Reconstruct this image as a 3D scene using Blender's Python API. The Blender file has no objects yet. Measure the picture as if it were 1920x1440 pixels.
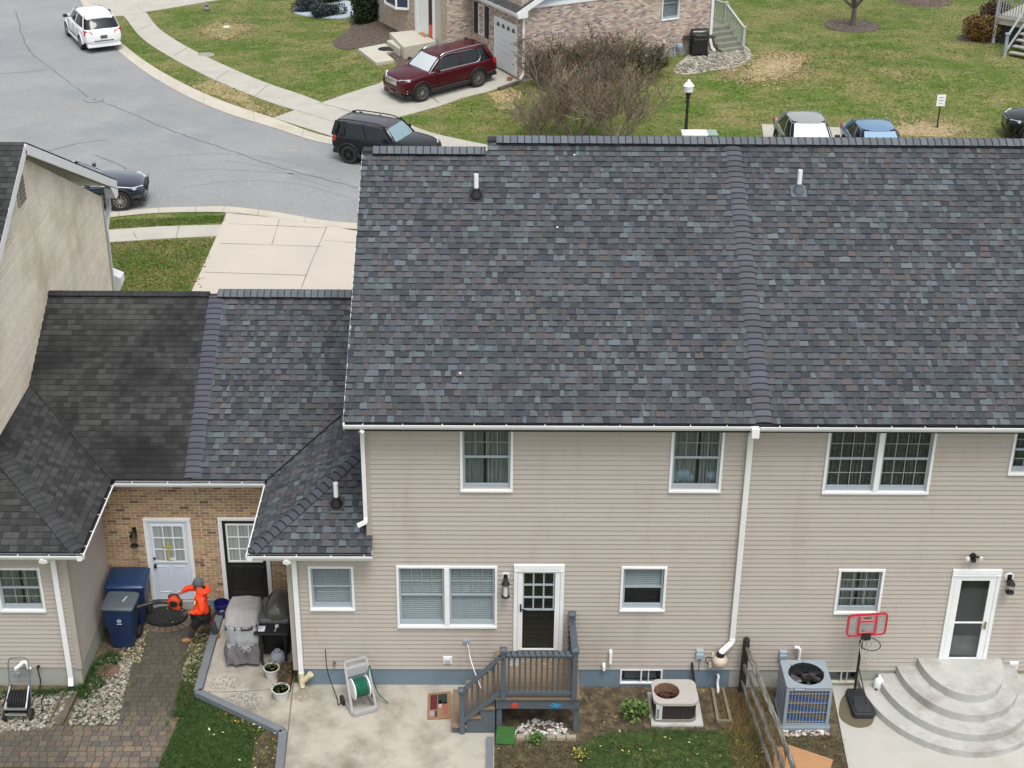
import bpy, bmesh, math, random
import numpy as np
from mathutils import Vector, Matrix, noise

# ---------------------------------------------------------------- camera, world, sun, exposure
scene = bpy.context.scene
COL = scene.collection
FPX, PITCH, YAW, ROLL = 2886.6, 0.479170, 0.0122202, -0.0100379
CAM = Vector((0.0, -24.35, 19.425))
_cy, _sy = math.cos(YAW), math.sin(YAW)
_fwd = Vector((_sy*math.cos(PITCH), _cy*math.cos(PITCH), -math.sin(PITCH)))
_rt = Vector((_cy, -_sy, 0.0)); _dn = _fwd.cross(_rt)
_c, _s = math.cos(ROLL), math.sin(ROLL)
RT = _rt*_c + _dn*_s; DN = _dn*_c - _rt*_s
cam_data = bpy.data.cameras.new('camera'); cam = bpy.data.objects.new('camera', cam_data); COL.objects.link(cam)
cam_data.sensor_width = 36.0; cam_data.lens = FPX/1920*36.0
cam_data.clip_start = 0.5; cam_data.clip_end = 600
_m = Matrix((RT, -DN, -_fwd)).transposed().to_4x4(); _m.translation = CAM
cam.matrix_world = _m
scene.camera = cam
scene.render.resolution_x = 1024; scene.render.resolution_y = 768

world = bpy.data.worlds.new("World"); scene.world = world; world.use_nodes = True
_n = world.node_tree.nodes; _l = world.node_tree.links
_bg = _n['Background']; _sky = _n.new('ShaderNodeTexSky'); _sky.sky_type = 'NISHITA'
_sky.sun_disc = False; _sky.sun_elevation = math.radians(66); _sky.sun_rotation = math.radians(160)
_sky.air_density = 1.0; _sky.dust_density = 3.0; _sky.ozone_density = 1.2
# overcast: the sky's blue is greyed by cloud
_hs = _n.new('ShaderNodeHueSaturation'); _hs.inputs['Saturation'].default_value = 0.30
_l.new(_sky.outputs[0], _hs.inputs['Color']); _l.new(_hs.outputs[0], _bg.inputs[0])
_bg.inputs[1].default_value = 0.15
sun_d = bpy.data.lights.new('sun', 'SUN'); sun_d.energy = 1.2; sun_d.angle = math.radians(22); sun_d.color = (1.0, 0.97, 0.93)
sun = bpy.data.objects.new('sun', sun_d); COL.objects.link(sun)
# sky rotation 150 deg: sun is behind the camera to the right
_az = math.radians(160)
_sd = Vector((math.sin(_az)*math.cos(math.radians(66)), math.cos(_az)*math.cos(math.radians(66)), math.sin(math.radians(66))))
sun.rotation_euler = _sd.to_track_quat('Z', 'Y').to_euler()
scene.view_settings.view_transform = 'Standard'; scene.view_settings.look = 'None'
scene.view_settings.exposure = 0.55; scene.view_settings.gamma = 1.0
scene.render.engine = 'CYCLES'
try:
    scene.cycles.max_bounces = 6; scene.cycles.transparent_max_bounces = 8
except Exception: pass

# ---------------------------------------------------------------- survey helpers: a sight line of the photo's camera cut with a real plane
def _ray(px, py): return RT*((px-960)/FPX) + DN*((py-720)/FPX) + _fwd
def G(px, py, z=0.0):
    d = _ray(px, py); t = (z-CAM.z)/d.z; return CAM + d*t
def W(px, py, Y=0.0):
    d = _ray(px, py); t = (Y-CAM.y)/d.y; return CAM + d*t
def PL(px, py, O, n):
    d = _ray(px, py); t = (Vector(O)-CAM).dot(n)/d.dot(n); return CAM + d*t
def smooth(a, b, x):
    t = min(1.0, max(0.0, (x-a)/(b-a))); return t*t*(3-2*t)
def H(x, y):   # lie of the land: the lots across the street rise a little
    r = min(1.0, max(0.0, (y-37.2)/4.8))
    return 0.45*r*smooth(-9.5, -5.5, x)
def T(px, py):
    z = 0.0
    for _ in range(12):
        p = G(px, py, z); z = 0.5*z + 0.5*H(p.x, p.y)
    p = G(px, py, z); return p

# ---------------------------------------------------------------- materials
MATS = {}
def lin(c):
    return tuple(((v/255.0)/12.92 if v/255.0 <= 0.04045 else ((v/255.0+0.055)/1.055)**2.4) for v in c)
def mat(name, col, rough=0.7, metal=0.0, var=0.0, scale=6.0, col2=None, fine=0.0, fscale=60.0, bump=0.0, bscale=40.0,
        attr=False, stain=None, sscale=1.0, slo=0.5, shi=0.7, coat=0.0, alpha=1.0, stretch=(1,1,1), spec=None):
    if name in MATS: return MATS[name]
    m = bpy.data.materials.new(name); m.use_nodes = True; MATS[name] = m
    nt = m.node_tree; N = nt.nodes; L = nt.links
    b = N['Principled BSDF']; b.inputs['Roughness'].default_value = rough; b.inputs['Metallic'].default_value = metal
    if coat: b.inputs['Coat Weight'].default_value = coat; b.inputs['Coat Roughness'].default_value = 0.06
    if spec is not None: b.inputs['Specular IOR Level'].default_value = spec
    if alpha < 1: b.inputs['Alpha'].default_value = alpha
    tc = N.new('ShaderNodeTexCoord'); mp = N.new('ShaderNodeMapping'); L.new(tc.outputs['Object'], mp.inputs[0])
    mp.inputs['Scale'].default_value = stretch
    cur = None
    if attr:
        a = N.new('ShaderNodeAttribute'); a.attribute_name = 'Col'; cur = a.outputs['Color']
    else:
        r = N.new('ShaderNodeRGB'); r.outputs[0].default_value = (*col, 1); cur = r.outputs[0]
    def noisefac(sc, lo, hi, detail=5, rough_=0.6):
        n = N.new('ShaderNodeTexNoise'); n.inputs['Scale'].default_value = sc; n.inputs['Detail'].default_value = detail
        n.inputs['Roughness'].default_value = rough_
        L.new(mp.outputs[0], n.inputs['Vector'])
        mr = N.new('ShaderNodeMapRange'); L.new(n.outputs['Fac'], mr.inputs[0])
        mr.inputs[1].default_value = lo; mr.inputs[2].default_value = hi
        return mr.outputs[0]
    def mix(a, bcol, fac, mode='MIX'):
        mx = N.new('ShaderNodeMix'); mx.data_type = 'RGBA'; mx.blend_type = mode
        L.new(a, mx.inputs[6])
        if isinstance(bcol, tuple): mx.inputs[7].default_value = (*bcol, 1)
        else: L.new(bcol, mx.inputs[7])
        if isinstance(fac, float): mx.inputs[0].default_value = fac
        else: L.new(fac, mx.inputs[0])
        return mx.outputs[2]
    def gray(fac_out, lo, hi):
        mr = N.new('ShaderNodeMapRange'); L.new(fac_out, mr.inputs[0]); mr.inputs[3].default_value = lo; mr.inputs[4].default_value = hi
        cb = N.new('ShaderNodeCombineColor')
        for i in range(3): L.new(mr.outputs[0], cb.inputs[i])
        return cb.outputs[0]
    if col2 is not None: cur = mix(cur, col2, noisefac(scale, 0.40, 0.62))
    if var: cur = mix(cur, gray(noisefac(scale, 0.3, 0.7), 1-var, 1+var*0.5), 1.0, 'MULTIPLY')
    if fine: cur = mix(cur, gray(noisefac(fscale, 0.3, 0.7, 3), 1-fine, 1+fine), 1.0, 'MULTIPLY')
    if stain is not None: cur = mix(cur, stain, noisefac(sscale, slo, shi, 7, 0.65))
    L.new(cur, b.inputs['Base Color'])
    if bump:
        n = N.new('ShaderNodeTexNoise'); n.inputs['Scale'].default_value = bscale; n.inputs['Detail'].default_value = 4
        L.new(mp.outputs[0], n.inputs['Vector'])
        bp = N.new('ShaderNodeBump'); bp.inputs['Strength'].default_value = bump; bp.inputs['Distance'].default_value = 0.02
        L.new(n.outputs['Fac'], bp.inputs['Height']); L.new(bp.outputs[0], b.inputs['Normal'])
    return m

def glassmat(name='glass', tint=(0.88, 0.91, 0.92), mixv=0.22, dark=False):
    if name in MATS: return MATS[name]
    m = bpy.data.materials.new(name); m.use_nodes = True; MATS[name] = m
    nt = m.node_tree; N = nt.nodes; L = nt.links; N.clear()
    o = N.new('ShaderNodeOutputMaterial'); t = N.new('ShaderNodeBsdfTransparent'); t.inputs[0].default_value = (*tint, 1)
    g = N.new('ShaderNodeBsdfGlossy'); g.inputs['Roughness'].default_value = 0.04
    lw = N.new('ShaderNodeLayerWeight'); lw.inputs[0].default_value = 0.35
    mr = N.new('ShaderNodeMapRange'); mr.inputs[3].default_value = 0.02; mr.inputs[4].default_value = 0.22
    L.new(lw.outputs['Fresnel'], mr.inputs[0])
    mx = N.new('ShaderNodeMixShader'); L.new(mr.outputs[0], mx.inputs[0]); L.new(t.outputs[0], mx.inputs[1]); L.new(g.outputs[0], mx.inputs[2])
    L.new(mx.outputs[0], o.inputs[0]); return m

# ---------------------------------------------------------------- mesh builder
ROOT = {}
class MB:
    def __init__(s): s.v = []; s.f = []; s.c = []; s.mi = []; s.M = None
    def add(s, vs, fs, col=(1,1,1), mi=0):
        o = len(s.v)
        for p in vs:
            p = Vector(p)
            if s.M is not None: p = s.M @ p
            s.v.append((p.x, p.y, p.z))
        for i, f in enumerate(fs):
            s.f.append(tuple(o+k for k in f)); s.c.append(col[i] if isinstance(col, list) else col); s.mi.append(mi)
        return s
    def quad(s, a, b, c, d, col=(1,1,1), mi=0): return s.add([a,b,c,d], [(0,1,2,3)], col, mi)
    def box(s, x0, x1, y0, y1, z0, z1, col=(1,1,1), mi=0):
        vs = [(x,y,z) for z in (z0,z1) for y in (y0,y1) for x in (x0,x1)]
        return s.add(vs, [(0,2,3,1),(4,5,7,6),(0,1,5,4),(2,6,7,3),(0,4,6,2),(1,3,7,5)], col, mi)
    def obox(s, c, sz, R=None, col=(1,1,1), mi=0):
        R = R or Matrix.Identity(3); c = Vector(c); a, b_, d = sz[0]/2, sz[1]/2, sz[2]/2
        vs = [c + R @ Vector((x,y,z)) for z in (-d,d) for y in (-b_,b_) for x in (-a,a)]
        return s.add(vs, [(0,2,3,1),(4,5,7,6),(0,1,5,4),(2,6,7,3),(0,4,6,2),(1,3,7,5)], col, mi)
    def beam(s, p0, p1, w, h, col=(1,1,1), mi=0, up=(0,0,1)):
        p0 = Vector(p0); p1 = Vector(p1); d = p1-p0; L_ = d.length; d.normalize(); up = Vector(up)
        if abs(d.dot(up)) > 0.98: up = Vector((0,1,0))
        x = d; y = up.cross(x).normalized(); z = x.cross(y)
        R = Matrix((x,y,z)).transposed(); return s.obox((p0+p1)/2, (L_, w, h), R, col, mi)
    def prism(s, poly, z0, z1, col=(1,1,1), mi=0):
        n = len(poly); vs = [(p[0],p[1],z0) for p in poly]+[(p[0],p[1],z1) for p in poly]
        fs = [tuple(range(n))[::-1], tuple(range(n, 2*n))]+[(i,(i+1)%n,n+(i+1)%n,n+i) for i in range(n)]
        return s.add(vs, fs, col, mi)
    def hprism(s, poly, z0, z1, col=(1,1,1), mi=0):
        n = len(poly); vs = [(p[0],p[1],z0) for p in poly]+[(p[0],p[1],z1) for p in poly]
        return s.add(vs, [(i,(i+1)%n,n+(i+1)%n,n+i) for i in range(n)], col, mi)
    def tube(s, pts, r, n=8, col=(1,1,1), mi=0, caps=True, flat=None):
        pts = [Vector(p) for p in pts]; rs = r if isinstance(r, (list,tuple)) else [r]*len(pts)
        vs = []; pu = None
        for i, p in enumerate(pts):
            if i == 0: d = pts[1]-p
            elif i == len(pts)-1: d = p-pts[i-1]
            else: d = (pts[i+1]-p).normalized()+(p-pts[i-1]).normalized()
            d = d.normalized() if d.length > 1e-9 else Vector((0,0,1))
            if pu is None: pu = d.orthogonal().normalized()
            u = (pu - d*pu.dot(d)); u = u.normalized() if u.length > 1e-6 else d.orthogonal().normalized(); pu = u; w = d.cross(u)
            for k in range(n):
                a = 2*math.pi*(k+0.5)/n; vs.append(p+(u*math.cos(a)+w*math.sin(a))*rs[i])
        fs = [(i*n+k, i*n+(k+1)%n, (i+1)*n+(k+1)%n, (i+1)*n+k) for i in range(len(pts)-1) for k in range(n)]
        if caps: fs += [tuple(range(n))[::-1], tuple((len(pts)-1)*n+k for k in range(n))]
        return s.add(vs, fs, col, mi)
    def lathe(s, prof, c=(0,0,0), n=24, col=(1,1,1), mi=0, sx=1, sy=1, axis='z', caps=True):
        vs = []
        for r, z in prof:
            for k in range(n):
                a = 2*math.pi*k/n; x, y = r*sx*math.cos(a), r*sy*math.sin(a)
                q = {'z': (x,y,z), 'x': (z,x,y), 'y': (x,z,y)}[axis]
                vs.append((c[0]+q[0], c[1]+q[1], c[2]+q[2]))
        fs = [(i*n+k, i*n+(k+1)%n, (i+1)*n+(k+1)%n, (i+1)*n+k) for i in range(len(prof)-1) for k in range(n)]
        if caps and prof[0][0] > 1e-4: fs.append(tuple(range(n))[::-1])
        if caps and prof[-1][0] > 1e-4: fs.append(tuple((len(prof)-1)*n+k for k in range(n)))
        return s.add(vs, fs, col, mi)
    def clip(s, planes):      # keep the side the normal points to: [(point, normal)]
        me = bpy.data.meshes.new('t'); s._fill(me); bm = bmesh.new(); bm.from_mesh(me)
        for co, no in planes:
            bmesh.ops.bisect_plane(bm, geom=bm.verts[:]+bm.edges[:]+bm.faces[:], dist=1e-5, plane_co=co, plane_no=-Vector(no), clear_outer=True)
        s.bm = bm; bpy.data.meshes.remove(me); return s
    def _fill(s, me):
        me.from_pydata(s.v, [], s.f)
        at = me.color_attributes.new('Col', 'FLOAT_COLOR', 'CORNER')
        cols = np.ones((len(me.loops), 4), dtype=np.float32); k = 0
        for f, c in zip(s.f, s.c):
            n = len(f); cols[k:k+n, :3] = c; k += n
        at.data.foreach_set('color', cols.ravel())
        me.polygons.foreach_set('material_index', s.mi)
    def build(s, name, mats, parent=None, smooth=False, local=False, bevel=0.0, label=None, bsegs=2, fixn=True):
        me = bpy.data.meshes.new(name)
        if hasattr(s, 'bm'): s.bm.to_mesh(me); s.bm.free()
        else: s._fill(me)
        if not isinstance(mats, (list, tuple)): mats = [mats]
        for m in mats: me.materials.append(m)
        o = bpy.data.objects.new(name, me); COL.objects.link(o)
        if parent is not None:
            o.parent = parent; r = ROOT.get(parent.name, Vector((0,0,0))); ROOT[o.name] = r
            if not local and r.length > 0: me.transform(Matrix.Translation(-r))
        else: ROOT[o.name] = Vector((0,0,0))
        if fixn:
            bm = bmesh.new(); bm.from_mesh(me); bmesh.ops.recalc_face_normals(bm, faces=bm.faces[:]); bm.to_mesh(me); bm.free()
        if smooth:
            for p in me.polygons: p.use_smooth = True
            try:
                me.set_sharp_from_angle(angle=math.radians(40))
            except Exception: pass
        if bevel:
            b = o.modifiers.new('bevel', 'BEVEL'); b.width = bevel; b.segments = bsegs; b.limit_method = 'ANGLE'; b.angle_limit = math.radians(35)
        if label: o['label'] = label
        return o

def tag(o, label=None, cat=None, group=None, kind=None):
    if label: o['label'] = label
    if cat: o['category'] = cat
    if group: o['group'] = group
    if kind: o['kind'] = kind
    return o
def thing(name, label, cat, loc=(0,0,0), rz=0.0, group=None):
    o = bpy.data.objects.new(name, None); COL.objects.link(o); o.empty_display_size = 0.2
    o.location = loc; o.rotation_euler = (0,0,rz); ROOT[o.name] = Vector(loc)
    return tag(o, label, cat, group)
def struct(o, label=None, kind='structure'):
    o['kind'] = kind
    if label: o['label'] = label
    return o
def copy_tree(o, parent=None, off=None):
    c = o.copy(); COL.objects.link(c); ROOT[c.name] = ROOT.get(o.name, Vector((0,0,0)))
    if parent is not None: c.parent = parent
    for ch in list(o.children): copy_tree(ch, c)
    return c
def inpoly(x, y, P):
    r = False; n = len(P); j = n-1
    for i in range(n):
        xi, yi, xj, yj = P[i][0], P[i][1], P[j][0], P[j][1]
        if (yi > y) != (yj > y) and x < (xj-xi)*(y-yi)/(yj-yi)+xi: r = not r
        j = i
    return r
def spline(pts, n=8, closed=False):
    out = []; m = len(pts); P = [Vector(p) for p in pts]
    rng = range(m) if closed else range(m-1)
    for i in rng:
        p0 = P[(i-1) % m] if (closed or i > 0) else P[i]; p1 = P[i]; p2 = P[(i+1) % m]
        p3 = P[(i+2) % m] if (closed or i < m-2) else P[i+1]
        for k in range(n):
            t = k/n
            out.append(0.5*((2*p1)+(p2-p0)*t+(2*p0-5*p1+4*p2-p3)*t*t+(3*p1-p0-3*p2+p3)*t**3))
    if not closed: out.append(P[-1])
    return out
def sheet(name, outline, off, m, grid=None, kind='structure', uvz=True, thick=0.0):
    """flat or land-following sheet from a 2-D outline; `off` above the land"""
    bm = bmesh.new(); vs = [bm.verts.new((p[0], p[1], 0)) for p in outline]
    f = bm.faces.new(vs)
    xs = [p[0] for p in outline]; ys = [p[1] for p in outline]
    bmesh.ops.triangulate(bm, faces=[f])
    if max(ys) > 37.2 and max(xs) > -9.6:
        for k in range(int(min(xs))-1, int(max(xs))+2):
            if -10 <= k <= -5: bmesh.ops.bisect_plane(bm, geom=bm.verts[:]+bm.edges[:]+bm.faces[:], plane_co=(k,0,0), plane_no=(1,0,0))
        for yy in (37.2, 38.4, 39.6, 40.8, 42.0):
            bmesh.ops.bisect_plane(bm, geom=bm.verts[:]+bm.edges[:]+bm.faces[:], plane_co=(0,yy,0), plane_no=(0,1,0))
    for v in bm.verts: v.co.z = H(v.co.x, v.co.y)+off
    if thick:
        r = bmesh.ops.extrude_face_region(bm, geom=bm.faces[:])
        for e in r['geom']:
            if isinstance(e, bmesh.types.BMVert): e.co.z -= thick
    bmesh.ops.recalc_face_normals(bm, faces=bm.faces[:])
    me = bpy.data.meshes.new(name); bm.to_mesh(me); bm.free(); me.materials.append(m)
    if not thick:
        for p in me.polygons:
            if p.normal.z < 0: p.flip()
    o = bpy.data.objects.new(name, me); COL.objects.link(o); o['kind'] = kind; ROOT[o.name] = Vector((0,0,0)); return o
rnd = random.Random(7)
def jit(c, a, r=rnd):
    k = 1+r.uniform(-a, a); return tuple(max(0, min(1, v*k*(1+r.uniform(-a, a)*0.25))) for v in c)
# ---------------------------------------------------------------- the palette
M_white = mat('white_trim', (0.80,0.81,0.81), 0.45, var=0.06, scale=3)
M_pvc = mat('white_plastic', (0.86,0.86,0.85), 0.35)
M_sash = mat('grey_vinyl', (0.33,0.38,0.41), 0.5)
M_muntin = mat('cream_muntin', (0.28,0.29,0.26), 0.5)
M_dark = mat('dark_interior', (0.03,0.034,0.037), 0.8)
M_curtain = mat('curtain', (0.30,0.32,0.31), 0.9, var=0.35, scale=5, stretch=(6,6,0.6))
M_curtain2 = mat('lace_curtain', (0.13,0.135,0.14), 0.9, var=0.6, scale=14)
M_blind = mat('blind_slats', (0.52,0.55,0.56), 0.6)
M_siding = mat('siding', (0.445,0.405,0.365), 0.62, attr=True, fine=0.05, fscale=25, stain=(0.34,0.285,0.215), sscale=0.9, slo=0.52, shi=1.05, stretch=(2.2,2.2,0.45))
M_sidingold = mat('weathered_siding', (0.5,0.46,0.38), 0.7, attr=True, fine=0.08, fscale=14, stain=(0.42,0.355,0.235), sscale=0.7, slo=0.46, shi=0.85)
M_corner = mat('corner_board', (0.40,0.36,0.31), 0.6, var=0.05)
M_found = mat('painted_foundation', (0.155,0.215,0.26), 0.85, var=0.10, scale=3, fine=0.08, fscale=60, bump=0.3)
M_found2 = mat('block_foundation', (0.36,0.37,0.33), 0.9, var=0.12, scale=3, fine=0.1, fscale=60, stain=(0.36,0.27,0.13), sscale=1.6, slo=0.5, shi=0.75, bump=0.3)
M_shingle = mat('laminated_shingle', (0.1,0.1,0.1), 0.92, attr=True, fine=0.22, fscale=130, var=0.08, scale=0.6, bump=0.5, bscale=150, spec=0.2)
M_shingleold = mat('old_shingle', (0.04,0.04,0.04), 0.95, attr=True, fine=0.25, fscale=110, stain=(0.020,0.020,0.021), sscale=0.45, slo=0.44, shi=0.66, bump=0.5, bscale=150, spec=0.15)
M_black = mat('black_metal', (0.012,0.012,0.013), 0.45)
M_rubber = mat('black_rubber', (0.016,0.016,0.017), 0.8)
M_debris = mat('gutter_debris', (0.045,0.035,0.032), 0.95, var=0.5, scale=14, fine=0.4)
M_brick = mat('brick', (0.3,0.2,0.15), 0.9, attr=True, fine=0.16, fscale=55, bump=0.4, bscale=90)
M_mortar = mat('mortar', (0.74,0.64,0.42), 0.95, var=0.12, scale=8, fine=0.15)
M_mortar2 = mat('pale_mortar', (0.50,0.46,0.40), 0.95, var=0.08, scale=8, fine=0.1)
M_concrete = mat('concrete', (0.44,0.42,0.365), 0.9, var=0.08, scale=1.2, fine=0.07, fscale=40, stain=(0.36,0.33,0.28), sscale=0.9, slo=0.50, shi=0.85, bump=0.15)
M_patio = mat('patio_concrete', (0.43,0.40,0.335), 0.9, var=0.10, scale=1.5, fine=0.08, fscale=45, stain=(0.20,0.18,0.14), sscale=1.0, slo=0.43, shi=0.68, bump=0.2)
M_drive = mat('driveway_concrete', (0.50,0.455,0.385), 0.9, var=0.05, scale=1.2, fine=0.05, fscale=30, stain=(0.42,0.39,0.33), sscale=0.6, slo=0.5, shi=0.8, bump=0.1)
M_kerb = mat('kerb_concrete', (0.50,0.46,0.38), 0.9, var=0.08, scale=1.0, fine=0.07, fscale=30, stain=(0.40,0.35,0.27), sscale=0.6, slo=0.52, shi=0.75, bump=0.15)
M_steps = mat('step_concrete', (0.46,0.46,0.43), 0.88, var=0.10, scale=2.5, fine=0.12, fscale=70, stain=(0.27,0.255,0.22), sscale=1.6, slo=0.48, shi=0.75, bump=0.15)
M_joint = mat('joint', (0.16,0.14,0.11), 0.95)
M_asphalt = mat('asphalt', (0.270,0.276,0.274), 0.93, var=0.10, scale=0.35, fine=0.24, fscale=24, stain=(0.225,0.24,0.245), sscale=0.18, slo=0.5, shi=0.62, bump=0.3, bscale=60)
M_crack = mat('asphalt_crack', (0.13,0.135,0.14), 0.95)
M_soil = mat('soil', (0.085,0.062,0.042), 0.97, var=0.35, scale=5, fine=0.35, fscale=50, col2=(0.15,0.12,0.07), bump=0.8, bscale=30)
M_mulch = mat('mulch', (0.085,0.062,0.048), 0.97, var=0.3, scale=7, fine=0.4, fscale=30, col2=(0.13,0.10,0.08), bump=0.8, bscale=25)
M_bluegravel = mat('blue_gravel', (0.38,0.44,0.48), 0.95, fine=0.3, fscale=18, bump=0.6, bscale=20)
M_attr = mat('painted_bits', (1,1,1), 0.85, attr=True, fine=0.12, fscale=50)
M_leaf = mat('foliage', (1,1,1), 0.7, attr=True, spec=0.25)
M_bark = mat('bark', (1,1,1), 0.9, attr=True, fine=0.15, fscale=40)
M_deckgrey = mat('grey_stain_wood', (0.085,0.105,0.125), 0.7, var=0.12, scale=6, fine=0.1, fscale=50)
M_tread = mat('brown_composite', (0.22,0.155,0.095), 0.75, var=0.12, scale=5, fine=0.12, fscale=40, stretch=(0.4,4,4))
M_oldwood = mat('weathered_wood', (0.13,0.12,0.095), 0.92, var=0.35, scale=5, fine=0.3, fscale=30, col2=(0.26,0.25,0.22), stretch=(6,0.5,6), bump=0.6, bscale=30)
M_glass = glassmat()

def grassmat(name, a, b, c, dry, dlo, dhi, patch=0.35):
    m = bpy.data.materials.new(name); m.use_nodes = True
    nt = m.node_tree; N = nt.nodes; L = nt.links; bs = N['Principled BSDF']; bs.inputs['Roughness'].default_value = 0.9; bs.inputs['Specular IOR Level'].default_value = 0.15
    tc = N.new('ShaderNodeTexCoord')
    def ns(sc, det=4, rg=0.6, st=(1,1,1), off=0):
        mp = N.new('ShaderNodeMapping'); mp.inputs['Scale'].default_value = st; mp.inputs['Location'].default_value = (off,off,0); L.new(tc.outputs['Object'], mp.inputs[0])
        n = N.new('ShaderNodeTexNoise'); n.inputs['Scale'].default_value = sc; n.inputs['Detail'].default_value = det; n.inputs['Roughness'].default_value = rg
        L.new(mp.outputs[0], n.inputs['Vector']); return n.outputs['Fac']
    def rng(f, lo, hi, a_=0, b_=1):
        r = N.new('ShaderNodeMapRange'); L.new(f, r.inputs[0]); r.inputs[1].default_value = lo; r.inputs[2].default_value = hi; r.inputs[3].default_value = a_; r.inputs[4].default_value = b_; return r.outputs[0]
    def mx(A, B, f, mode='MIX'):
        x = N.new('ShaderNodeMix'); x.data_type = 'RGBA'; x.blend_type = mode
        for s_, v in ((6, A), (7, B)):
            if isinstance(v, tuple): x.inputs[s_].default_value = (*v, 1)
            else: L.new(v, x.inputs[s_])
        if isinstance(f, float): x.inputs[0].default_value = f
        else: L.new(f, x.inputs[0])
        return x.outputs[2]
    cur = mx(a, b, rng(ns(patch, 4, 0.55), 0.40, 0.62))
    cur = mx(cur, c, rng(ns(2.2, 4, 0.65, (1,1.6,1), 5), 0.50, 0.68))
    cur = mx(cur, dry, rng(ns(0.55, 7, 0.72, (1,1.5,1), 11), dlo, dhi))
    g = rng(ns(9, 3, 0.7, (1,1,1), 3), 0.3, 0.7, 0.42, 1.6); cb = N.new('ShaderNodeCombineColor')
    for i in range(3): L.new(g, cb.inputs[i])
    cur = mx(cur, cb.outputs[0], 1.0, 'MULTIPLY')
    g = rng(ns(34, 2, 0.6), 0.3, 0.7, 0.6, 1.45); cb = N.new('ShaderNodeCombineColor')
    for i in range(3): L.new(g, cb.inputs[i])
    cur = mx(cur, cb.outputs[0], 1.0, 'MULTIPLY')
    L.new(cur, bs.inputs['Base Color'])
    bp = N.new('ShaderNodeBump'); bp.inputs['Strength'].default_value = 0.7; bp.inputs['Distance'].default_value = 0.03
    L.new(ns(16, 4, 0.7), bp.inputs['Height']); L.new(bp.outputs[0], bs.inputs['Normal'])
    return m
M_lawn = grassmat('lawn_grass', (0.078,0.126,0.022), (0.165,0.165,0.055), (0.050,0.090,0.015), (0.25,0.205,0.10), 0.48, 0.74)
M_lawn2 = grassmat('near_lawn', (0.045,0.078,0.024), (0.075,0.105,0.034), (0.032,0.060,0.017), (0.11,0.095,0.04), 0.60, 0.85, 0.9)

# ---------------------------------------------------------------- ground
def v2(p): return (p.x, p.y)
Gz = lambda *a: [v2(G(*q)) for q in a]
Tz = lambda *a: [v2(T(*q)) for q in a]
farroad = [v2(G(x, y, -0.1)) for x, y in ((92,-80),(128,-40),(150,0),(178,45),(227,100),(300,153),(400,203),(517,241),(627,272))]
fargrass = Gz((110,-84),(146,-42),(170,0),(196,40),(232,84),(300,133),(400,183),(513,222),(640,262))
farroad += [(-1.6,32.0),(4,30.4),(10,29.4),(40,29.0)]; fargrass += [(-1.4,32.7),(4,31.1),(10,30.0),(40,29.6)]
nearroad = [v2(G(x, y, -0.1)) for x, y in ((-260,470),(-60,430),(90,412),(190,400),(283,391),(367,388),(433,388),(517,398),(640,417))]
neargrass = Gz((-260,488),(-60,444),(90,423),(193,410),(283,401),(367,398.5),(427,399.5),(515,409),(640,429))
nearroad += [(-2,24.9),(4,23.6),(12,22.6),(40,22.0)]; neargrass += [(-2,24.2),(4,22.9),(12,21.9),(40,21.3)]
def dens(P, n=6): return [(p.x, p.y) for p in spline([(a, b, 0) for a, b in P], n)]
farroad, fargrass, nearroad, neargrass = map(dens, (farroad, fargrass, nearroad, neargrass))
base = MB(); base.box(-150, 150, -40, 190, -1.2, -0.16); struct(base.build('subsoil_ground', M_soil), 'bare earth under the lawns and the street')
road = MB(); road.add([(p[0], p[1], -0.1) for p in [(-60,26.6)]+nearroad[0:]+farroad[::-1]+[(-45,95),(-60,95)]], [tuple(range(len(nearroad)+len(farroad)+3))])
ro = road.build('road', M_asphalt, fixn=False)
for p in ro.data.polygons:
    if p.normal.z < 0: p.flip()
struct(ro, 'grey asphalt street curving behind the houses')
def strip(name, A, B, za, zb, m, label, lip=0.0, step=2):
    b = MB(); n = min(len(A), len(B))
    for i in range(n-1):
        a0, a1, b0, b1 = A[i], A[i+1], B[i], B[i+1]
        mid0 = (a0[0]*0.45+b0[0]*0.55, a0[1]*0.45+b0[1]*0.55); mid1 = (a1[0]*0.45+b1[0]*0.55, a1[1]*0.45+b1[1]*0.55)
        b.quad((*a0,za+0.012),(*a1,za+0.012),(*mid1,za+0.025),(*mid0,za+0.025))
        b.quad((*mid0,za+0.025),(*mid1,za+0.025),(*b1,zb),(*b0,zb))
    for i in range(0, n-1, 5):
        a0, b0 = Vector(A[i]), Vector(B[i]); t = (Vector(A[i+1])-a0).normalized()*0.008
        mid = a0*0.45+b0*0.55
        b.quad((*(a0-t),za+0.016),(*(a0+t),za+0.016),(*(mid+t),za+0.029),(*(mid-t),za+0.029), mi=1)
        b.quad((*(mid-t),za+0.029),(*(mid+t),za+0.029),(*(b0+t),zb+0.004),(*(b0-t),zb+0.004), mi=1)
    o = b.build(name, [m, M_joint], fixn=False)
    for p in o.data.polygons:
        if p.normal.z < 0: p.flip()
    return struct(o, label)
strip('kerb', farroad, fargrass, -0.1, 0.02, M_kerb, 'pale rolled concrete kerb on the far side of the street')
strip('kerb', nearroad, neargrass, -0.1, 0.02, M_kerb, 'pale rolled concrete kerb on the near side of the street')
struct(sheet('lawn', fargrass+[(90,29.6),(90,150),(-42,150)], 0.0, M_lawn, thick=0.14), 'mottled green and tan lawn across the street')
struct(sheet('lawn', neargrass[::1]+[(40,-12),(-45,-12),(-45,24)], 0.0, M_lawn, thick=0.14), 'green lawn around the row of houses')

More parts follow.
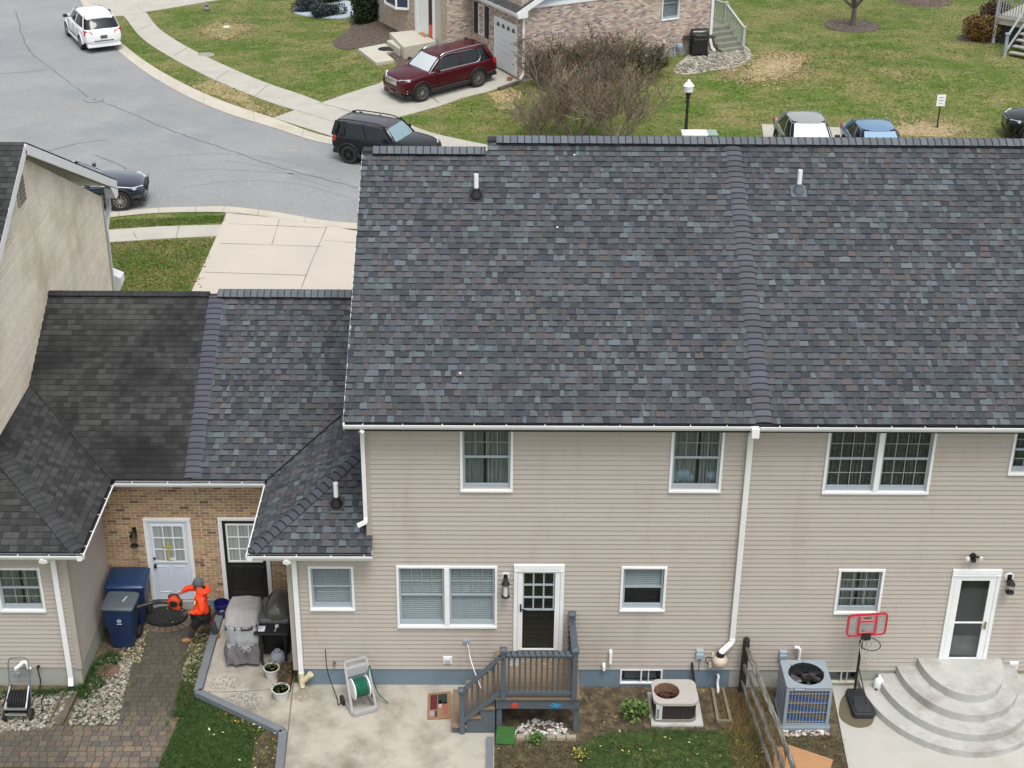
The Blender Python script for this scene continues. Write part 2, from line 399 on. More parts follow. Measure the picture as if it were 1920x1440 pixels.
# pavements, driveways
def slab(name, P, off, m, label, thick=0.05): return struct(sheet(name, P, off, m, thick=thick), label)
swl = Gz((186,2),(205,18),(232,31),(267,73),(333,115),(417,157),(500,190),(556,208))
swr = Gz((235,-12),(256,5),(273,23),(302,57),(367,97),(467,143),(547,173),(602,195))
slab('pavement', dens(swl)+dens(swr)[::-1], 0.022, M_concrete, 'curving concrete pavement across the street beside the white car')
slab('pavement', Gz((168,-2),(196,36),(214,31),(232,30),(273,23),(420,-1),(470,-14),(300,-30),(150,-30)), 0.026, M_concrete, 'concrete driveway apron at the top left beyond the white car')
RRP = rr = dens(Tz((741,222),(807,249),(917,273),(1010,292)), 4)
rl = [(p[0]-0.35, p[1]-1.35) for p in rr]
slab('pavement', rr+rl[::-1], 0.022, M_concrete, 'concrete pavement between the lawn and the black car')
drive = Tz((513,222),(553,207),(601,194),(650,177),(712,157),(728,146),(745,138),(835,122),(925,127),(975,154),(955,160),(913,173),(870,183),(823,200),(780,212),(741,222),(700,231),(690,270),(640,262))
slab('driveway', drive, 0.03, M_concrete, 'concrete driveway under the dark red car')
slab('driveway', Gz((425,400),(515,409),(640,429),(760,450))+[(-3.0,11.0),(-9.2,11.0)]+Gz((357,552),(386,490)), 0.022, M_drive, 'pale pinkish concrete driveway between the near kerb and the roof')
slab('pavement', Gz((60,440),(198,432),(300,425),(420,421.5))+Gz((405,443),(300,448),(198,455),(60,465)), 0.014, M_concrete, 'short concrete pavement left of the pale driveway')
# joints and cracks
j = MB()
def crack(pts, w, z, b, T_=False, wob=0.05, n=8):
    P = [T(*q) if T_ else G(q[0], q[1], z) for q in pts]; P = spline(P, n)
    r = random.Random(int(pts[0][0])); L_ = []
    for i, p in enumerate(P):
        q = p.copy(); q.x += r.uniform(-wob, wob); q.y += r.uniform(-wob, wob)*1.3; L_.append(q)
    for i in range(len(L_)-1):
        d = (L_[i+1]-L_[i]); t = Vector((-d.y, d.x, 0)).normalized()*w*(0.4+0.6*r.random())/2
        zz = (lambda q: (H(q.x,q.y)+0.036) if T_ else z)
        b.quad(*[(q.x, q.y, zz(q)) for q in (L_[i]-t, L_[i]+t, L_[i+1]+t, L_[i+1]-t)])
for pts in [((30,20),(42,68),(60,100),(100,132),(165,182)),((185,188),(250,214),(330,248),(420,278),(520,312),(640,344),(700,360)),((0,138),(50,135),(90,130)),
            ((90,283),(150,268),(200,262)),((175,290),(215,305),(240,318)),((278,325),(276,338),(270,346)),((185,60),(165,45),(150,30))]:
    crack(pts, 0.06, -0.094, j, wob=0.035)
jo = j.build('road_cracks', M_crack, fixn=False); struct(jo, 'thin winding cracks in the asphalt', 'stuff')
for p in jo.data.polygons:
    if p.normal.z < 0: p.flip()
tm = MB()
for pts in [((330,318),(430,318),(540,325),(640,336)),((300,293),(400,288),(520,298),(650,330)),((340,352),(450,338),(560,345),(660,372)),((420,300),(520,318),(620,352))]:
    crack(pts, 0.12, -0.095, tm, wob=0.01)
to = tm.build('tyre_marks', mat('tyre_mark', (0.235,0.248,0.255), 0.95, fine=0.15, fscale=20), fixn=False); struct(to, 'faint curved tyre marks on the asphalt', 'stuff')
for p in to.data.polygons:
    if p.normal.z < 0: p.flip()
j = MB()
for a, b_ in [((250,435),(257,447)),((336,421),(330,446)),((524,411),(510,457)),((613,424),(580,500)),((580,500),(560,553)),((428,419),(613,427)),((413,456),(605,462)),((383,510),(575,516)),((605,450),(668,455))]:
    crack((a, b_), 0.022, 0.03, j, wob=0.004, n=3)
for a, b_ in [((420,457),(640,468)),((392,497),(650,520)),((512,410),(508,548))][:0]: pass
for a, b_ in [((257,58),(286,44)),((325,105),(352,88)),((405,148),(430,131)),((478,180),(503,158)),((556,208),(602,195)),((258,12),(273,24))]:
    crack((a, b_), 0.025, 0.031, j, wob=0.004, n=2)
crack(((517,232),(575,250),(640,272)), 0.02, 0.034, j, True, 0.005)
crack(((601,195),(665,213),(724,232)), 0.03, 0.034, j, True, 0.005)
crack(((556,208),(620,228),(668,243)), 0.025, 0.034, j, True, 0.005)
crack(((808,181),(822,194)), 0.06, 0.034, j, True, 0.003)
jo = j.build('paving_joints', M_joint, fixn=False); struct(jo, 'dark joints between the concrete slabs', 'stuff')
for p in jo.data.polygons:
    if p.normal.z < 0: p.flip()

V3 = Vector
def rag(P, a=.12, n=4, s=2.2):
    o = []
    for x, y in dens(P+[P[0]], n):
        o.append((x+a*noise.noise(V3((x*s,y*s,1))), y+a*2*noise.noise(V3((x*s,y*s,9)))))
    return o[:-1]
# beds across the street
slab('mulch_bed', dens(Tz((655,38),(657,53),(636,68),(625,78),(628,88),(645,93),(672,91),(700,88),(730,85),(733,62),(769,56),(760,20),(700,15))), 0.03, M_mulch, 'dark brown mulch bed beside the front porch', 0.04)
slab('mulch_bed', dens(Tz((724,99),(741,112),(746,127),(765,128),(800,110),(822,90),(760,92),(742,96))), 0.03, M_mulch, 'mulch bed between the porch steps and the dark red car', 0.04)
slab('gravel_bed', dens(Gz((549,19),(556,27),(597,35),(655,43),(668,24),(640,5),(580,0))), 0.055, M_bluegravel, 'pale blue gravel bed edged in dark plastic at the top', 0.06)
slab('mulch_ring', [(17.33+1.35*math.cos(a), 50.2+1.25*math.sin(a)) for a in [k*math.pi/10 for k in range(20)]], 0.03, M_mulch, 'thin mulch ring round the bare tree', 0.04)
mm = MB(); mm.lathe([(1.55,0.0),(1.2,0.14),(0.7,0.26),(0.25,0.34),(0.0,0.36)], (22.1,55.6,0.45), 22); struct(mm.build('mulch_mound', M_mulch, smooth=True), 'dark mulch mound at the foot of a trunk near the top edge')
tan = mat('straw_patch', (0.36,0.27,0.15), 0.97, fine=0.3, fscale=14, var=0.25, scale=3, bump=0.5, bscale=20)
slab('bare_patch', rag(Tz((1368,137),(1400,128),(1425,108),(1460,103),(1502,110),(1488,137),(1440,150),(1395,146)), .35), 0.014, tan, 'tan patch of dead grass right of the stone bed', 0.02)
slab('gravel_bed', dens(Tz((1262,128),(1268,138),(1300,139),(1340,132),(1380,126),(1405,112),(1408,100),(1396,86),(1368,78),(1330,88),(1290,104))), 0.03, mat('stone_bed', (0.38,0.35,0.29), 0.95, fine=0.35, fscale=10, var=0.3, scale=5, bump=0.8, bscale=14), 'bed of pale stones under the black barbecue', 0.03)
slab('parking_bay', [(10.1,29.5)]+Gz((1428,234),(1570,240),(1626,243.5))+[(17.3,29.5)], 0.03, M_concrete, 'strip of concrete parking bay behind the roof ridge', 0.04)
slab('bare_patch', rag(Gz((1640,243),(1680,233),(1740,228),(1800,238),(1790,252),(1660,256)), .35), 0.012, tan, 'thin dry grass at the foot of the sign', 0.02)
tan2 = grassmat('thin_grass', (0.20,0.19,0.08), (0.30,0.24,0.12), (0.12,0.15,0.05), (0.34,0.26,0.14), 0.42, 0.6, 0.8)
slab('bare_patch', rag(Gz((378,52),(405,44),(445,43),(465,50),(455,62),(420,72),(385,66)), .35), 0.010, tan2, 'worn tan ring round the lawn drain', 0.012)
slab('bare_patch', rag(Gz((360,162),(405,152),(450,168),(490,200),(520,215),(505,217),(450,196),(390,178)), .35), 0.012, tan2, 'worn tan strip of grass behind the far kerb', 0.014)
slab('bare_patch', rag(Tz((918,172),(960,170),(975,178),(960,200),(935,205),(920,190)), .35), 0.012, tan2, 'bare leafy ground beside the far driveway', 0.014)

# ---------------------------------------------------------------- back yard ground
SOILP = Gz((1090,1285),(1560,1285),(1580,1460),(925,1460),(925,1378),(1090,1378))
slab('soil_bed', [(0.0,0.05),(6.75,0.05),(6.6,-3.2),(0.0,-3.2)], 0.010, M_soil, 'bare weedy soil behind the centre house', 0.02)
slab('patio', [(-3.975,0.05),(0.02,0.05),(0.0,-3.4),(-3.80,-3.4)], 0.045, M_patio, 'stained concrete patio behind the centre house', 0.08)
LP_ = [(-5.60,2.62),(-3.97,2.62),(-3.97,-3.4),(-4.02,-3.4)]+[v2(G(532,1400,.05)), v2(G(531,1376,.05)), v2(G(380,1299,.05)), v2(G(407,1200,.05))]
slab('patio', [(-5.72,2.62),(-3.99,2.62),(-3.99,0.05),v2(G(539,1374,.05)), v2(G(531,1374,.05)), v2(G(376,1297,.05)), v2(G(404,1200,.05))], 0.045, M_patio, 'stained concrete slab under the covered barbecue', 0.08)
edg = MB(); M_edge = mat('grey_edging', (0.16,0.175,0.19), 0.85, var=0.12, scale=4, fine=0.12)
ep = [G(418,1135,.09), G(399,1200,.09), G(371,1299,.09), G(531,1373,.09), G(523,1455,.09)]
for a, b_ in zip(ep, ep[1:]): edg.beam(a, b_, 0.15, 0.12)
struct(edg.build('patio_edging', M_edge), 'grey painted timber edging round the left patio slab')
edg = MB(); edg.beam(G(919,1385,.05), G(917,1460,.05), 0.13, 0.10); struct(edg.build('patio_edging', M_edge), 'grey edging at the right side of the patio')
slab('patio', [(6.72,0.02),(13,0.02),(13,-3.4),(6.5,-3.4)], 0.045, mat('pale_patio', (0.45,0.44,0.40), 0.9, var=0.06, scale=2, fine=0.08, fscale=50, stain=(0.40,0.37,0.30), sscale=1.2, slo=0.55, shi=0.85, bump=0.15), 'pale concrete patio at the round steps', 0.08)
wet = MB(); wp = [(p.x, p.y, 0.049) for p in spline([G(*q, .049) for q in ((1580,1306),(1573,1330),(1578,1350),(1605,1364),(1632,1360),(1642,1342),(1655,1338),(1640,1322),(1625,1305),(1600,1298))], 5, True)]
wet.add(wp, [tuple(range(len(wp)))]); wo = wet.build('damp_patch', mat('damp_concrete', (0.13,0.11,0.075), 0.55, fine=0.1, fscale=60), fixn=False); struct(wo, 'brown damp stain under the basketball stand base', 'stuff')
for p in wo.data.polygons:
    if p.normal.z < 0: p.flip()
jj = MB(); jj.quad((-3.99,0,0.047),(-3.965,0,0.047),(-3.80,-3.4,0.047),(-3.825,-3.4,0.047))
crack(((550,1290),(455,1296),(384,1297)), 0.02, 0.05, jj, wob=0.004)
struct(jj.build('paving_joints', M_joint, fixn=False), 'joint between the two patio slabs', 'stuff')
# stained blotches on the patio, flat on the slab
st = MB(); rs = random.Random(5)
def blotch(cx, cy, rx, ry, n, z, b, col=(1,1,1), sz=(0.01,0.05)):
    for _ in range(n):
        a = rs.uniform(0, 6.28); q = math.sqrt(rs.random()); x = cx+rx*q*math.cos(a); y = cy+ry*q*math.sin(a); r0 = rs.uniform(*sz)
        m_ = rs.randint(5, 8); ph = rs.random()*6
        b.add([(x+r0*rs.uniform(.5,1.3)*math.cos(ph+6.283*k/m_), y+r0*rs.uniform(.5,1.3)*math.sin(ph+6.283*k/m_), z+rs.uniform(0,.003)) for k in range(m_)], [tuple(range(m_))], jit(col, .2))
c_ = G(455,1315,.05); blotch(c_.x, c_.y, .38, .30, 330, 0.049, st, (0.24,0.22,0.19), (0.006,0.022))
c_ = G(420,1280,.05); blotch(c_.x, c_.y, .35, .22, 200, 0.049, st, (0.26,0.24,0.20), (0.006,0.02))
c_ = G(480,1270,.05); blotch(c_.x, c_.y, .40, .25, 130, 0.049, st, (0.30,0.28,0.23), (0.006,0.02))
c_ = G(567,1302,.05); blotch(c_.x, c_.y, .16, .22, 150, 0.049, st, (0.28,0.25,0.18), (0.006,0.03))
struct(st.build('patio_stains', M_attr, fixn=False), 'dark mould stains on the patio slabs', 'stuff')

# paver path: one by one, darker with moss near the door
pav = MB(); rp = random.Random(11)
P1 = Gz((-60,1362),(214,1362),(222,1352),(244,1290),(262,1222),(276,1172),(362,1172),(352,1210),(342,1265),(330,1310),(316,1360),(292,1436),(-60,1446))
cw, chh = 0.155, 0.145
y = -3.4; row = 0
while y < 2.2:
    x = -11.0 + (row % 3)*cw*0.4
    while x < -5.0:
        w_ = cw*rp.choice((1.0,1.0,1.35)); cx_, cy_ = x+w_/2, y+chh/2
        if inpoly(cx_, cy_, P1):
            k = noise.noise(Vector((cx_*0.9, cy_*0.9, 3.0)))*0.5+0.5
            dk = smooth(-1.7, -0.4, cy_)*0.85; dk = max(dk, smooth(-7.4, -8.3, cx_)*0.55)
            base_c = rp.choice(((0.165,0.128,0.096),(0.19,0.145,0.105),(0.13,0.108,0.09),(0.115,0.10,0.088),(0.155,0.13,0.098)))
            mossy = (0.068,0.062,0.045); t = min(1, dk*0.9+k*0.25*dk)
            c0 = tuple(base_c[i]*(1-t)+mossy[i]*t for i in range(3))
            g_ = 0.006; h_ = 0.02+rp.uniform(0, .006)
            pav.box(x+g_, x+w_-g_, y+g_, y+chh-g_, -0.01, h_, jit(c0, .13, rp))
        x += w_
    y += chh; row += 1
pv = pav.build('path', mat('pavers', (1,1,1), 0.92, attr=True, fine=0.28, fscale=35, bump=0.4, stain=(0.06,0.055,0.04), sscale=3.0, slo=0.55, shi=0.8), bevel=0.006, bsegs=1); struct(pv, 'brown concrete paver path darkened by moss towards the doors')
slab('soil_bed', P1, 0.012, mat('path_joints', (0.05,0.046,0.03), 0.97, fine=0.3), 'dark sand between the pavers', 0.02)
# soil strips beside the path
slab('soil_bed', [(-9.9,0.02),(-8.1,0.02),(-8.1,2.6),(-5.55,2.6)]+Gz((398,1180),(371,1299),(345,1330),(300,1440),(-60,1446),(-60,1300)), 0.006, M_soil, 'soil bed with stones between the left house and the patio', 0.02)
# ---------------------------------------------------------------- house kit
LAP = 0.1016
def siding(name, parent, O, u, width, z0, z1, m, holes=(), base=(0.442,0.398,0.350), clip=None, seed=1, amp=0.02, lap=LAP, groove=1.0, gf=0.86):
    """vinyl laps: every course leans out to a butt edge with a real groove above it. u = horizontal direction, the outside is u x z."""
    u = Vector(u).normalized(); n = u.cross(Vector((0,0,1))); O = Vector(O); b = MB(); r = random.Random(seed)
    k = 0; z = z0; nxt = r.uniform(0.5, 3.6)
    def P(uu, zz, out): return O + u*uu + Vector((0,0,zz)) + n*out
    cuts = []
    while z < z1-0.01:
        if k % 2 == 0: cuts = sorted([(r.uniform(0.2,3.7)+3.7*i) for i in range(int(width/3.7)+1)])
        zt = min(z+lap, z1)
        seg = [(0.0, width)]
        for (h0, h1, hz0, hz1) in holes:
            if z+lap*0.5 > hz0 and z+lap*0.5 < hz1:
                ns = []
                for a, c in seg:
                    if h1 <= a or h0 >= c: ns.append((a, c))
                    else:
                        if h0 > a: ns.append((a, h0))
                        if h1 < c: ns.append((h1, c))
                seg = ns
        pts = []
        for a, c in seg:
            xs = [a]+[q for q in cuts if a+0.1 < q < c-0.1]+[c]
            for i in range(len(xs)-1): pts.append((xs[i], xs[i+1], i > 0))
        for a, c, isj in pts:
            cc = jit(base, amp, r)
            g = 0.004 if isj else 0.0
            za, zb_, zc = z, z+(zt-z)*gf, zt
            b.quad(P(a+g,za,0.017), P(c,za,0.017), P(c,zb_,0.004), P(a+g,zb_,0.004), cc)
            b.quad(P(a+g,zb_,0.004), P(c,zb_,0.004), P(c,zc,-0.014), P(a+g,zc,-0.014), tuple(v*groove for v in cc))  # groove face coloured darker to paint in the shade under the lap
            b.quad(P(a+g,za,-0.014), P(c,za,-0.014), P(c,za,0.017), P(a+g,za,0.017), cc)
            if isj: b.quad(P(a,za,0.012), P(a+g,za,0.012), P(a+g,zb_,0.0), P(a,zb_,0.0), tuple(v*0.72 for v in cc))
        z += lap; k += 1
    if clip: b.clip(clip)
    return b.build(name, m, parent, fixn=False)

PAL = [((0.058,0.063,0.073),5),((0.074,0.079,0.088),6),((0.100,0.102,0.111),10),((0.088,0.102,0.110),6),((0.122,0.146,0.156),4),((0.102,0.093,0.092),3),((0.068,0.077,0.084),4)]
PALL = [c for c, w_ in PAL for _ in range(w_)]
def shingles(name, parent, O, u, s, U, S, m, seed=3, expo=0.143, clip=None, old=False, u0=0.0, s0=0.0, label=None):
    """laminated shingles: courses up the slope, each a leaning strip with a butt edge and raised tabs. O = eave corner, u along eave, s up slope."""
    u = Vector(u).normalized(); s = Vector(s).normalized(); n = u.cross(s); n = n if n.z > 0 else -n; O = Vector(O)
    b = MB(); r = random.Random(seed)
    def P(a, c, h): return O+u*a+s*c+n*h
    rows = int((S-s0)/expo)+1
    for k in range(rows):
        c0 = s0+k*expo; c1 = min(c0+expo, S)
        if c1-c0 < 0.02: break
        wob = 0.0
        a = u0 - r.uniform(0, 0.25)
        hb = 0.010; tab = r.random() < 0.5
        rowk = 1+r.uniform(-0.05, 0.05)
        while a < U:
            if old: w_ = 0.152; a2 = a+w_; col = (lambda q: tuple(v*q for v in (0.056,0.057,0.056)))(1+r.uniform(-.36,.36)); hh = 0.009
            else:
                w_ = r.choice((0.08,0.11,0.14,0.17,0.22)) if tab else r.choice((0.07,0.10,0.12,0.17))
                a2 = a+w_; col = r.choice(PALL); hh = 0.015 if tab else 0.009
                if not tab: col = tuple(v*0.86 for v in col)
                col = tuple(v*rowk for v in jit(col, 0.10, r))
            A = max(a, u0); B = min(a2, U)
            if B-A > 0.004:
                dd = r.uniform(-0.003, 0.003)
                g = 0.004 if old else 0.0
                sk = 0.0 if old else (r.uniform(0.004, 0.014) if tab else 0.0)
                b.quad(P(A+g, c0+dd, hh), P(B-g, c0+dd, hh), P(B-sk, c1, 0.001), P(A+sk, c1, 0.001), col)
                b.quad(P(A+g, c0+dd, 0.0), P(B-g, c0+dd, 0.0), P(B-g, c0+dd, hh), P(A+g, c0+dd, hh), tuple(v*0.45 for v in col))  # butt face darkened, shade of the course edge put into the colour
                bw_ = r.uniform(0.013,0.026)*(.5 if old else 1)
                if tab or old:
                    # dark band: the printed pigment and the shade under each course, put into colour
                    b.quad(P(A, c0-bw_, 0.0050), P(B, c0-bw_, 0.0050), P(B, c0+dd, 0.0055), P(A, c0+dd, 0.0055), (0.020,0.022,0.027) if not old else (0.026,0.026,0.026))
            a = a2; tab = not tab
    if clip: b.clip(clip)
    return b.build(name, m, parent, fixn=False, label=label)

def ridge_caps(name, parent, p0, p1, side, width, expo, m, seed=1, arch=0.03, lift=0.012, col=(0.075,0.077,0.092), step=0.012, label=None, nrm=(0,0,1), droop=None, band=.33):
    """overlapping cap shingles from p0 to p1; `side` = unit vector across"""
    p0 = Vector(p0); p1 = Vector(p1); side = Vector(side).normalized(); d = (p1-p0); L_ = d.length; d.normalize()
    n = Vector(nrm).normalized(); b = MB(); r = random.Random(seed); k = 0; x = 0.0
    droop = arch if droop is None else droop
    while x < L_:
        e = min(expo, L_-x); c = jit(col, 0.12, r); w_ = width*(1+r.uniform(-.02,.02)); off = r.uniform(-.006,.006)
        prof = [(-0.5, -droop), (-0.27, -droop*0.25), (0, 0.0), (0.27, -droop*0.25), (0.5, -droop)]
        lo, hi = [], []
        for t, h in prof:
            lo.append(p0+d*x+side*(t*w_+off)+n*(h+lift+step)); hi.append(p0+d*(x+e+0.01)+side*(t*w_+off)+n*(h+lift))
        for i in range(4):
            b.quad(lo[i], lo[i+1], hi[i+1], hi[i], c)
            b.quad(lo[i]-n*step, lo[i+1]-n*step, lo[i+1], lo[i], tuple(v*0.35 for v in c))  # cap edges coloured darker to paint in their shade
        b.quad(lo[0]-n*(lift+step), lo[0], hi[0], hi[0]-n*lift, tuple(v*0.5 for v in c)); b.quad(lo[4], lo[4]-n*(lift+step), hi[4]-n*lift, hi[4], tuple(v*0.5 for v in c))
        # dark band painting in the shade where the next cap overlaps
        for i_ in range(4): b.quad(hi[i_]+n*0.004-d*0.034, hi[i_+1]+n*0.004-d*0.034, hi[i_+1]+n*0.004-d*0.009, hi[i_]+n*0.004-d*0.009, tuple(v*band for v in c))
        x += expo; k += 1
    return b.build(name, m, parent, fixn=False, label=label)

def gutter(parent, p0, p1, out, name='gutter', hang=0.62, seed=1):
    """K gutter from p0 to p1 (top of the lip, wall side at -out)"""
    p0 = Vector(p0); p1 = Vector(p1); d = (p1-p0); L_ = d.length; d.normalize(); o = Vector(out).normalized(); z = Vector((0,0,1)); b = MB()
    def prof(pt): return [pt-o*0.125+z*0.0, pt-o*0.125-z*0.10, pt-o*0.045-z*0.10, pt-o*0.008-z*0.045, pt+o*0.0+z*0.0, pt-o*0.022+z*0.0, pt-o*0.022-z*0.03]
    A, B = prof(p0), prof(p1)
    for i in range(len(A)-1): b.quad(A[i], B[i], B[i+1], A[i+1])
    b.add(A, [tuple(range(len(A)))]); b.add(B, [tuple(range(len(B)))])
    g = b.build(name, M_white, parent, fixn=False)
    dd = MB(); dd.quad(p0-o*0.12-z*0.035, p1-o*0.12-z*0.035, p1-o*0.022-z*0.045, p0-o*0.022-z*0.045)
    dd.build('gutter_debris', M_debris, g, fixn=False)
    h = MB(); r = random.Random(seed); x = 0.35
    while x < L_-0.1:
        c = p0+d*x-o*0.06+z*0.004; R = Matrix((d, o, z)).transposed(); MB().obox(c, (0.016, 0.125, 0.006), R).build('gutter_hanger', M_white, g); x += hang*r.uniform(0.9, 1.15)
    return g

def window(parent, x0, x1, z0, z1, Y=0.0, units=1, grid=(3,2), grid_lower=False, cover='blind', trim=0.048, axis='x', half_blind=False, O=None, u=None, name='window', sashcol=None, seed=1, label=None):
    """double-hung window set in the wall; frame > sash, muntin, glass, blind"""
    u = Vector(u) if u else Vector((1,0,0)); n = u.cross(Vector((0,0,1))); O = Vector(O) if O else Vector((0,Y,0))
    R = Matrix((u, -n, Vector((0,0,1)))).transposed()      # local: x along u, y INTO the wall, z up
    def B(mb, a0, a1, y0, y1, c0, c1, col=(1,1,1)):
        mb.obox(O+R @ Vector(((a0+a1)/2,(y0+y1)/2,(c0+c1)/2)), (abs(a1-a0),abs(y1-y0),abs(c1-c0)), R, col)
    f = MB(); t = trim
    B(f, x0, x1, -0.045, 0.10, z1-t, z1); B(f, x0-0.0, x1+0.0, -0.055, 0.10, z0, z0+t)
    B(f, x0, x0+t, -0.045, 0.10, z0+t, z1-t); B(f, x1-t, x1, -0.045, 0.10, z0+t, z1-t)
    W_ = (x1-x0-2*t-(units-1)*0.10)/units
    for k in range(1, units): a = x0+t+k*W_+(k-1)*0.10; B(f, a, a+0.10, -0.05, 0.10, z0+t, z1-t)
    fr = f.build(name, M_white, parent, bevel=0.004, bsegs=1, label=label)
    sm, mu, gl, bl, bk, cu = MB(), MB(), MB(), MB(), MB(), MB()
    for k in range(units):
        a = x0+t+k*(W_+0.10); c = a+W_; zb = z0+t; zt = z1-t; zm = (zb+zt)/2+0.02; s = 0.042
        # lower sash sits inside, upper outside; deep bottom rail
        B(sm, a, c, 0.02, 0.05, zm-0.02, zm+0.025)
        B(sm, a, c, 0.02, 0.06, zb, zb+0.105); B(sm, a, c, 0.015, 0.045, zt-0.03, zt)
        for q in (a, c-s): B(sm, q, q+s, 0.022, 0.052, zb+0.105, zm-0.02); B(sm, q, q+s*0.8, 0.017, 0.047, zm+0.025, zt-0.03)
        B(gl, a+s*0.8, c-s*0.8, 0.040, 0.044, zm+0.025, zt-0.03); B(gl, a+s, c-s, 0.046, 0.050, zb+0.105, zm-0.02)
        def muntins(m0, m1, nx, nz):
            for i in range(1, nx): q = a+s+(c-a-2*s)*i/nx; B(mu, q-0.008, q+0.008, 0.026, 0.034, m0, m1)
            for i in range(1, nz): q = m0+(m1-m0)*i/nz; B(mu, a+s, c-s, 0.0265, 0.0345, q-0.008, q+0.008)
        muntins(zm+0.025, zt-0.03, *grid)
        if grid_lower: muntins(zb+0.105, zm-0.02, *grid)
        B(bk, a-0.0, c+0.0, 0.20, 0.21, zb, zt); B(bk, a-0.01, a, 0.10, 0.2, zb, zt); B(bk, c, c+0.01, 0.10, 0.2, zb, zt); B(bk, a, c, 0.10, 0.2, zt, zt+.01); B(bk, a, c, 0.10, 0.2, zb-.01, zb)
        if cover == 'blind':
            q = zt-0.02; lo = zm-0.05 if half_blind else zb+0.10
            while q > lo:
                cx = O+R @ Vector(((a+c)/2, 0.085, q)); Rr = R @ Matrix.Rotation(math.radians(38), 3, 'X'); bl.obox(cx, (c-a-0.02, 0.034, 0.002), Rr); q -= 0.045
        elif cover in ('curtain', 'lace'):
            nn = 26; vs = []; r = random.Random(seed+k)
            gap = 0.5+r.uniform(-.05,.05)
            for side_ in (0, 1):
                xa, xb = (a, a+(c-a)*(gap-0.03)) if side_ == 0 else (a+(c-a)*(gap+0.04), c)
                for i in range(nn):
                    f0, f1 = i/nn, (i+1)/nn
                    y_0 = 0.12+0.022*math.sin(f0*38+side_*2)+0.01*math.sin(f0*91); y_1 = 0.12+0.022*math.sin(f1*38+side_*2)+0.01*math.sin(f1*91)
                    q0, q1 = xa+(xb-xa)*f0, xa+(xb-xa)*f1
                    cu.quad(*[O+R @ Vector(w_) for w_ in ((q0,y_0,zb),(q1,y_1,zb),(q1,y_1,zt),(q0,y_0,zt))])
    sm.build('sash', sashcol or M_sash, fr, bevel=0.003, bsegs=1); mu.build('muntin', M_muntin, fr); gl.build('pane', M_glass, fr); bk.build('backing', M_dark, fr)
    if bl.v: bl.build('blind', M_blind, fr)
    if cu.v: cu.build('curtain', M_curtain if cover == 'curtain' else M_curtain2, fr, smooth=True, fixn=False)
    return fr

def bricks(name, parent, O, u, poly, m, pal, expo_z=0.0677, L_=0.203, gap=0.014, seed=2, holes=(), dep=0.008, mort=None, label=None):
    """brick by brick facing on a wall plane; poly in (u,z)"""
    u = Vector(u).normalized(); n = u.cross(Vector((0,0,1))); O = Vector(O); r = random.Random(seed); b = MB()
    us = [p[0] for p in poly]; zs = [p[1] for p in poly]; R = Matrix((u, -n, Vector((0,0,1)))).transposed()
    z = min(zs); k = 0
    while z < max(zs):
        x = min(us)-(L_/2 if k % 2 else 0)
        while x < max(us):
            a, c = max(x+gap/2, min(us)), min(x+L_-gap/2, max(us)); zc = z+expo_z/2
            for h in holes:
                if h[2] < zc < h[3] and h[0] < c and h[1] > a:
                    if a < h[0]-.02: c = h[0]
                    elif c > h[1]+.02: a = h[1]
                    else: c = a
            if c-a > 0.02 and inpoly((a+c)/2, zc, poly):
                hh = r.uniform(0.6, 1.0)*dep
                b.obox(O+u*((a+c)/2)+Vector((0,0,zc))+n*(hh/2), (c-a, hh+0.004, expo_z-gap), R, jit(r.choice(pal), 0.16, r))
            x += L_
        z += expo_z; k += 1
    return b.build(name, m, parent, fixn=True, label=label)

def downspout(parent, pts, w=0.075, d=0.055, m=None, name='downspout', label=None):
    b = MB(); P = [Vector(p) for p in pts]
    for i in range(len(P)-1):
        a, c = P[i], P[i+1]; dd = (c-a).normalized()
        b.beam(a-dd*0.012, c+dd*0.012, w, d, up=(0,1,0) if abs(dd.y) < 0.9 else (0,0,1))
    return b.build(name, m or M_white, parent, bevel=0.006, label=label)
def lathe_obj(name, prof, c, m, parent=None, n=24, **k):
    return MB().lathe(prof, c, n, **k).build(name, m, parent, smooth=True)
SL = 0.5287; CS = math.cos(math.atan(SL)); SN = math.sin(math.atan(SL))
# ================================================================ the row of houses behind which the camera hovers
ZE = 6.20; YE = -0.40          # main eave
def mz(y): return ZE+SL*(y-YE)
# ---------- centre house
ctr = thing('townhouse', 'centre townhouse with the grey deck and nine-pane back door, new mottled shingles', 'house', (1.2, 0, 0))
XL, XR = -2.37, 4.66
co = MB(); co.box(XL+0.03, XR, 0.26, 11.0, 0.0, 5.95); co.box(-3.87, XL+0.03, 0.26, 6.4, 0, 3.2); 
wl = co.build('wall_core', mat('wall_core', (0.3,0.28,0.25), 0.9), ctr)
def wx(px, py): return W(px, py, 0).x
def wz(px, py): return W(px, py, 0).z
def rect(tl, br, bl=None, tr=None):
    x0 = (wx(*tl)+wx(*bl))/2 if bl else wx(*tl); x1 = (wx(*br)+wx(*tr))/2 if tr else wx(*br)
    return x0, x1, wz(*br), wz(*tl)
u1 = (W(862.5,860).x, W(962,860).x, wz(912,921), 5.93)
u2 = (W(1256.5,860).x, W(1355.5,860).x, wz(1300,922), 5.93)
w_ext = rect((577,1060),(666,1143.5),(582,1143),(662.7,1060))
w_dbl = rect((742,1059.5),(932,1176),(746,1175),(932.5,1060))
w_r = rect((1165,1061),(1246.5,1145),(1161,1145),(1250.5,1061))
door_c = rect((963,1057),(1055.5,1218),(962.5,1218),(1057.5,1057))
b_w = rect((1163,1255),(1241,1282))
FT = 0.44
holes = [(r_[0]-XL+0.03, r_[1]-XL-0.03, r_[2]+0.03, r_[3]-0.03) for r_ in (u1,u2,w_dbl,w_r,door_c)]
siding('wall', ctr, (XL,0,0), (1,0,0), XR-XL, FT, 5.98, M_siding, holes, seed=4)
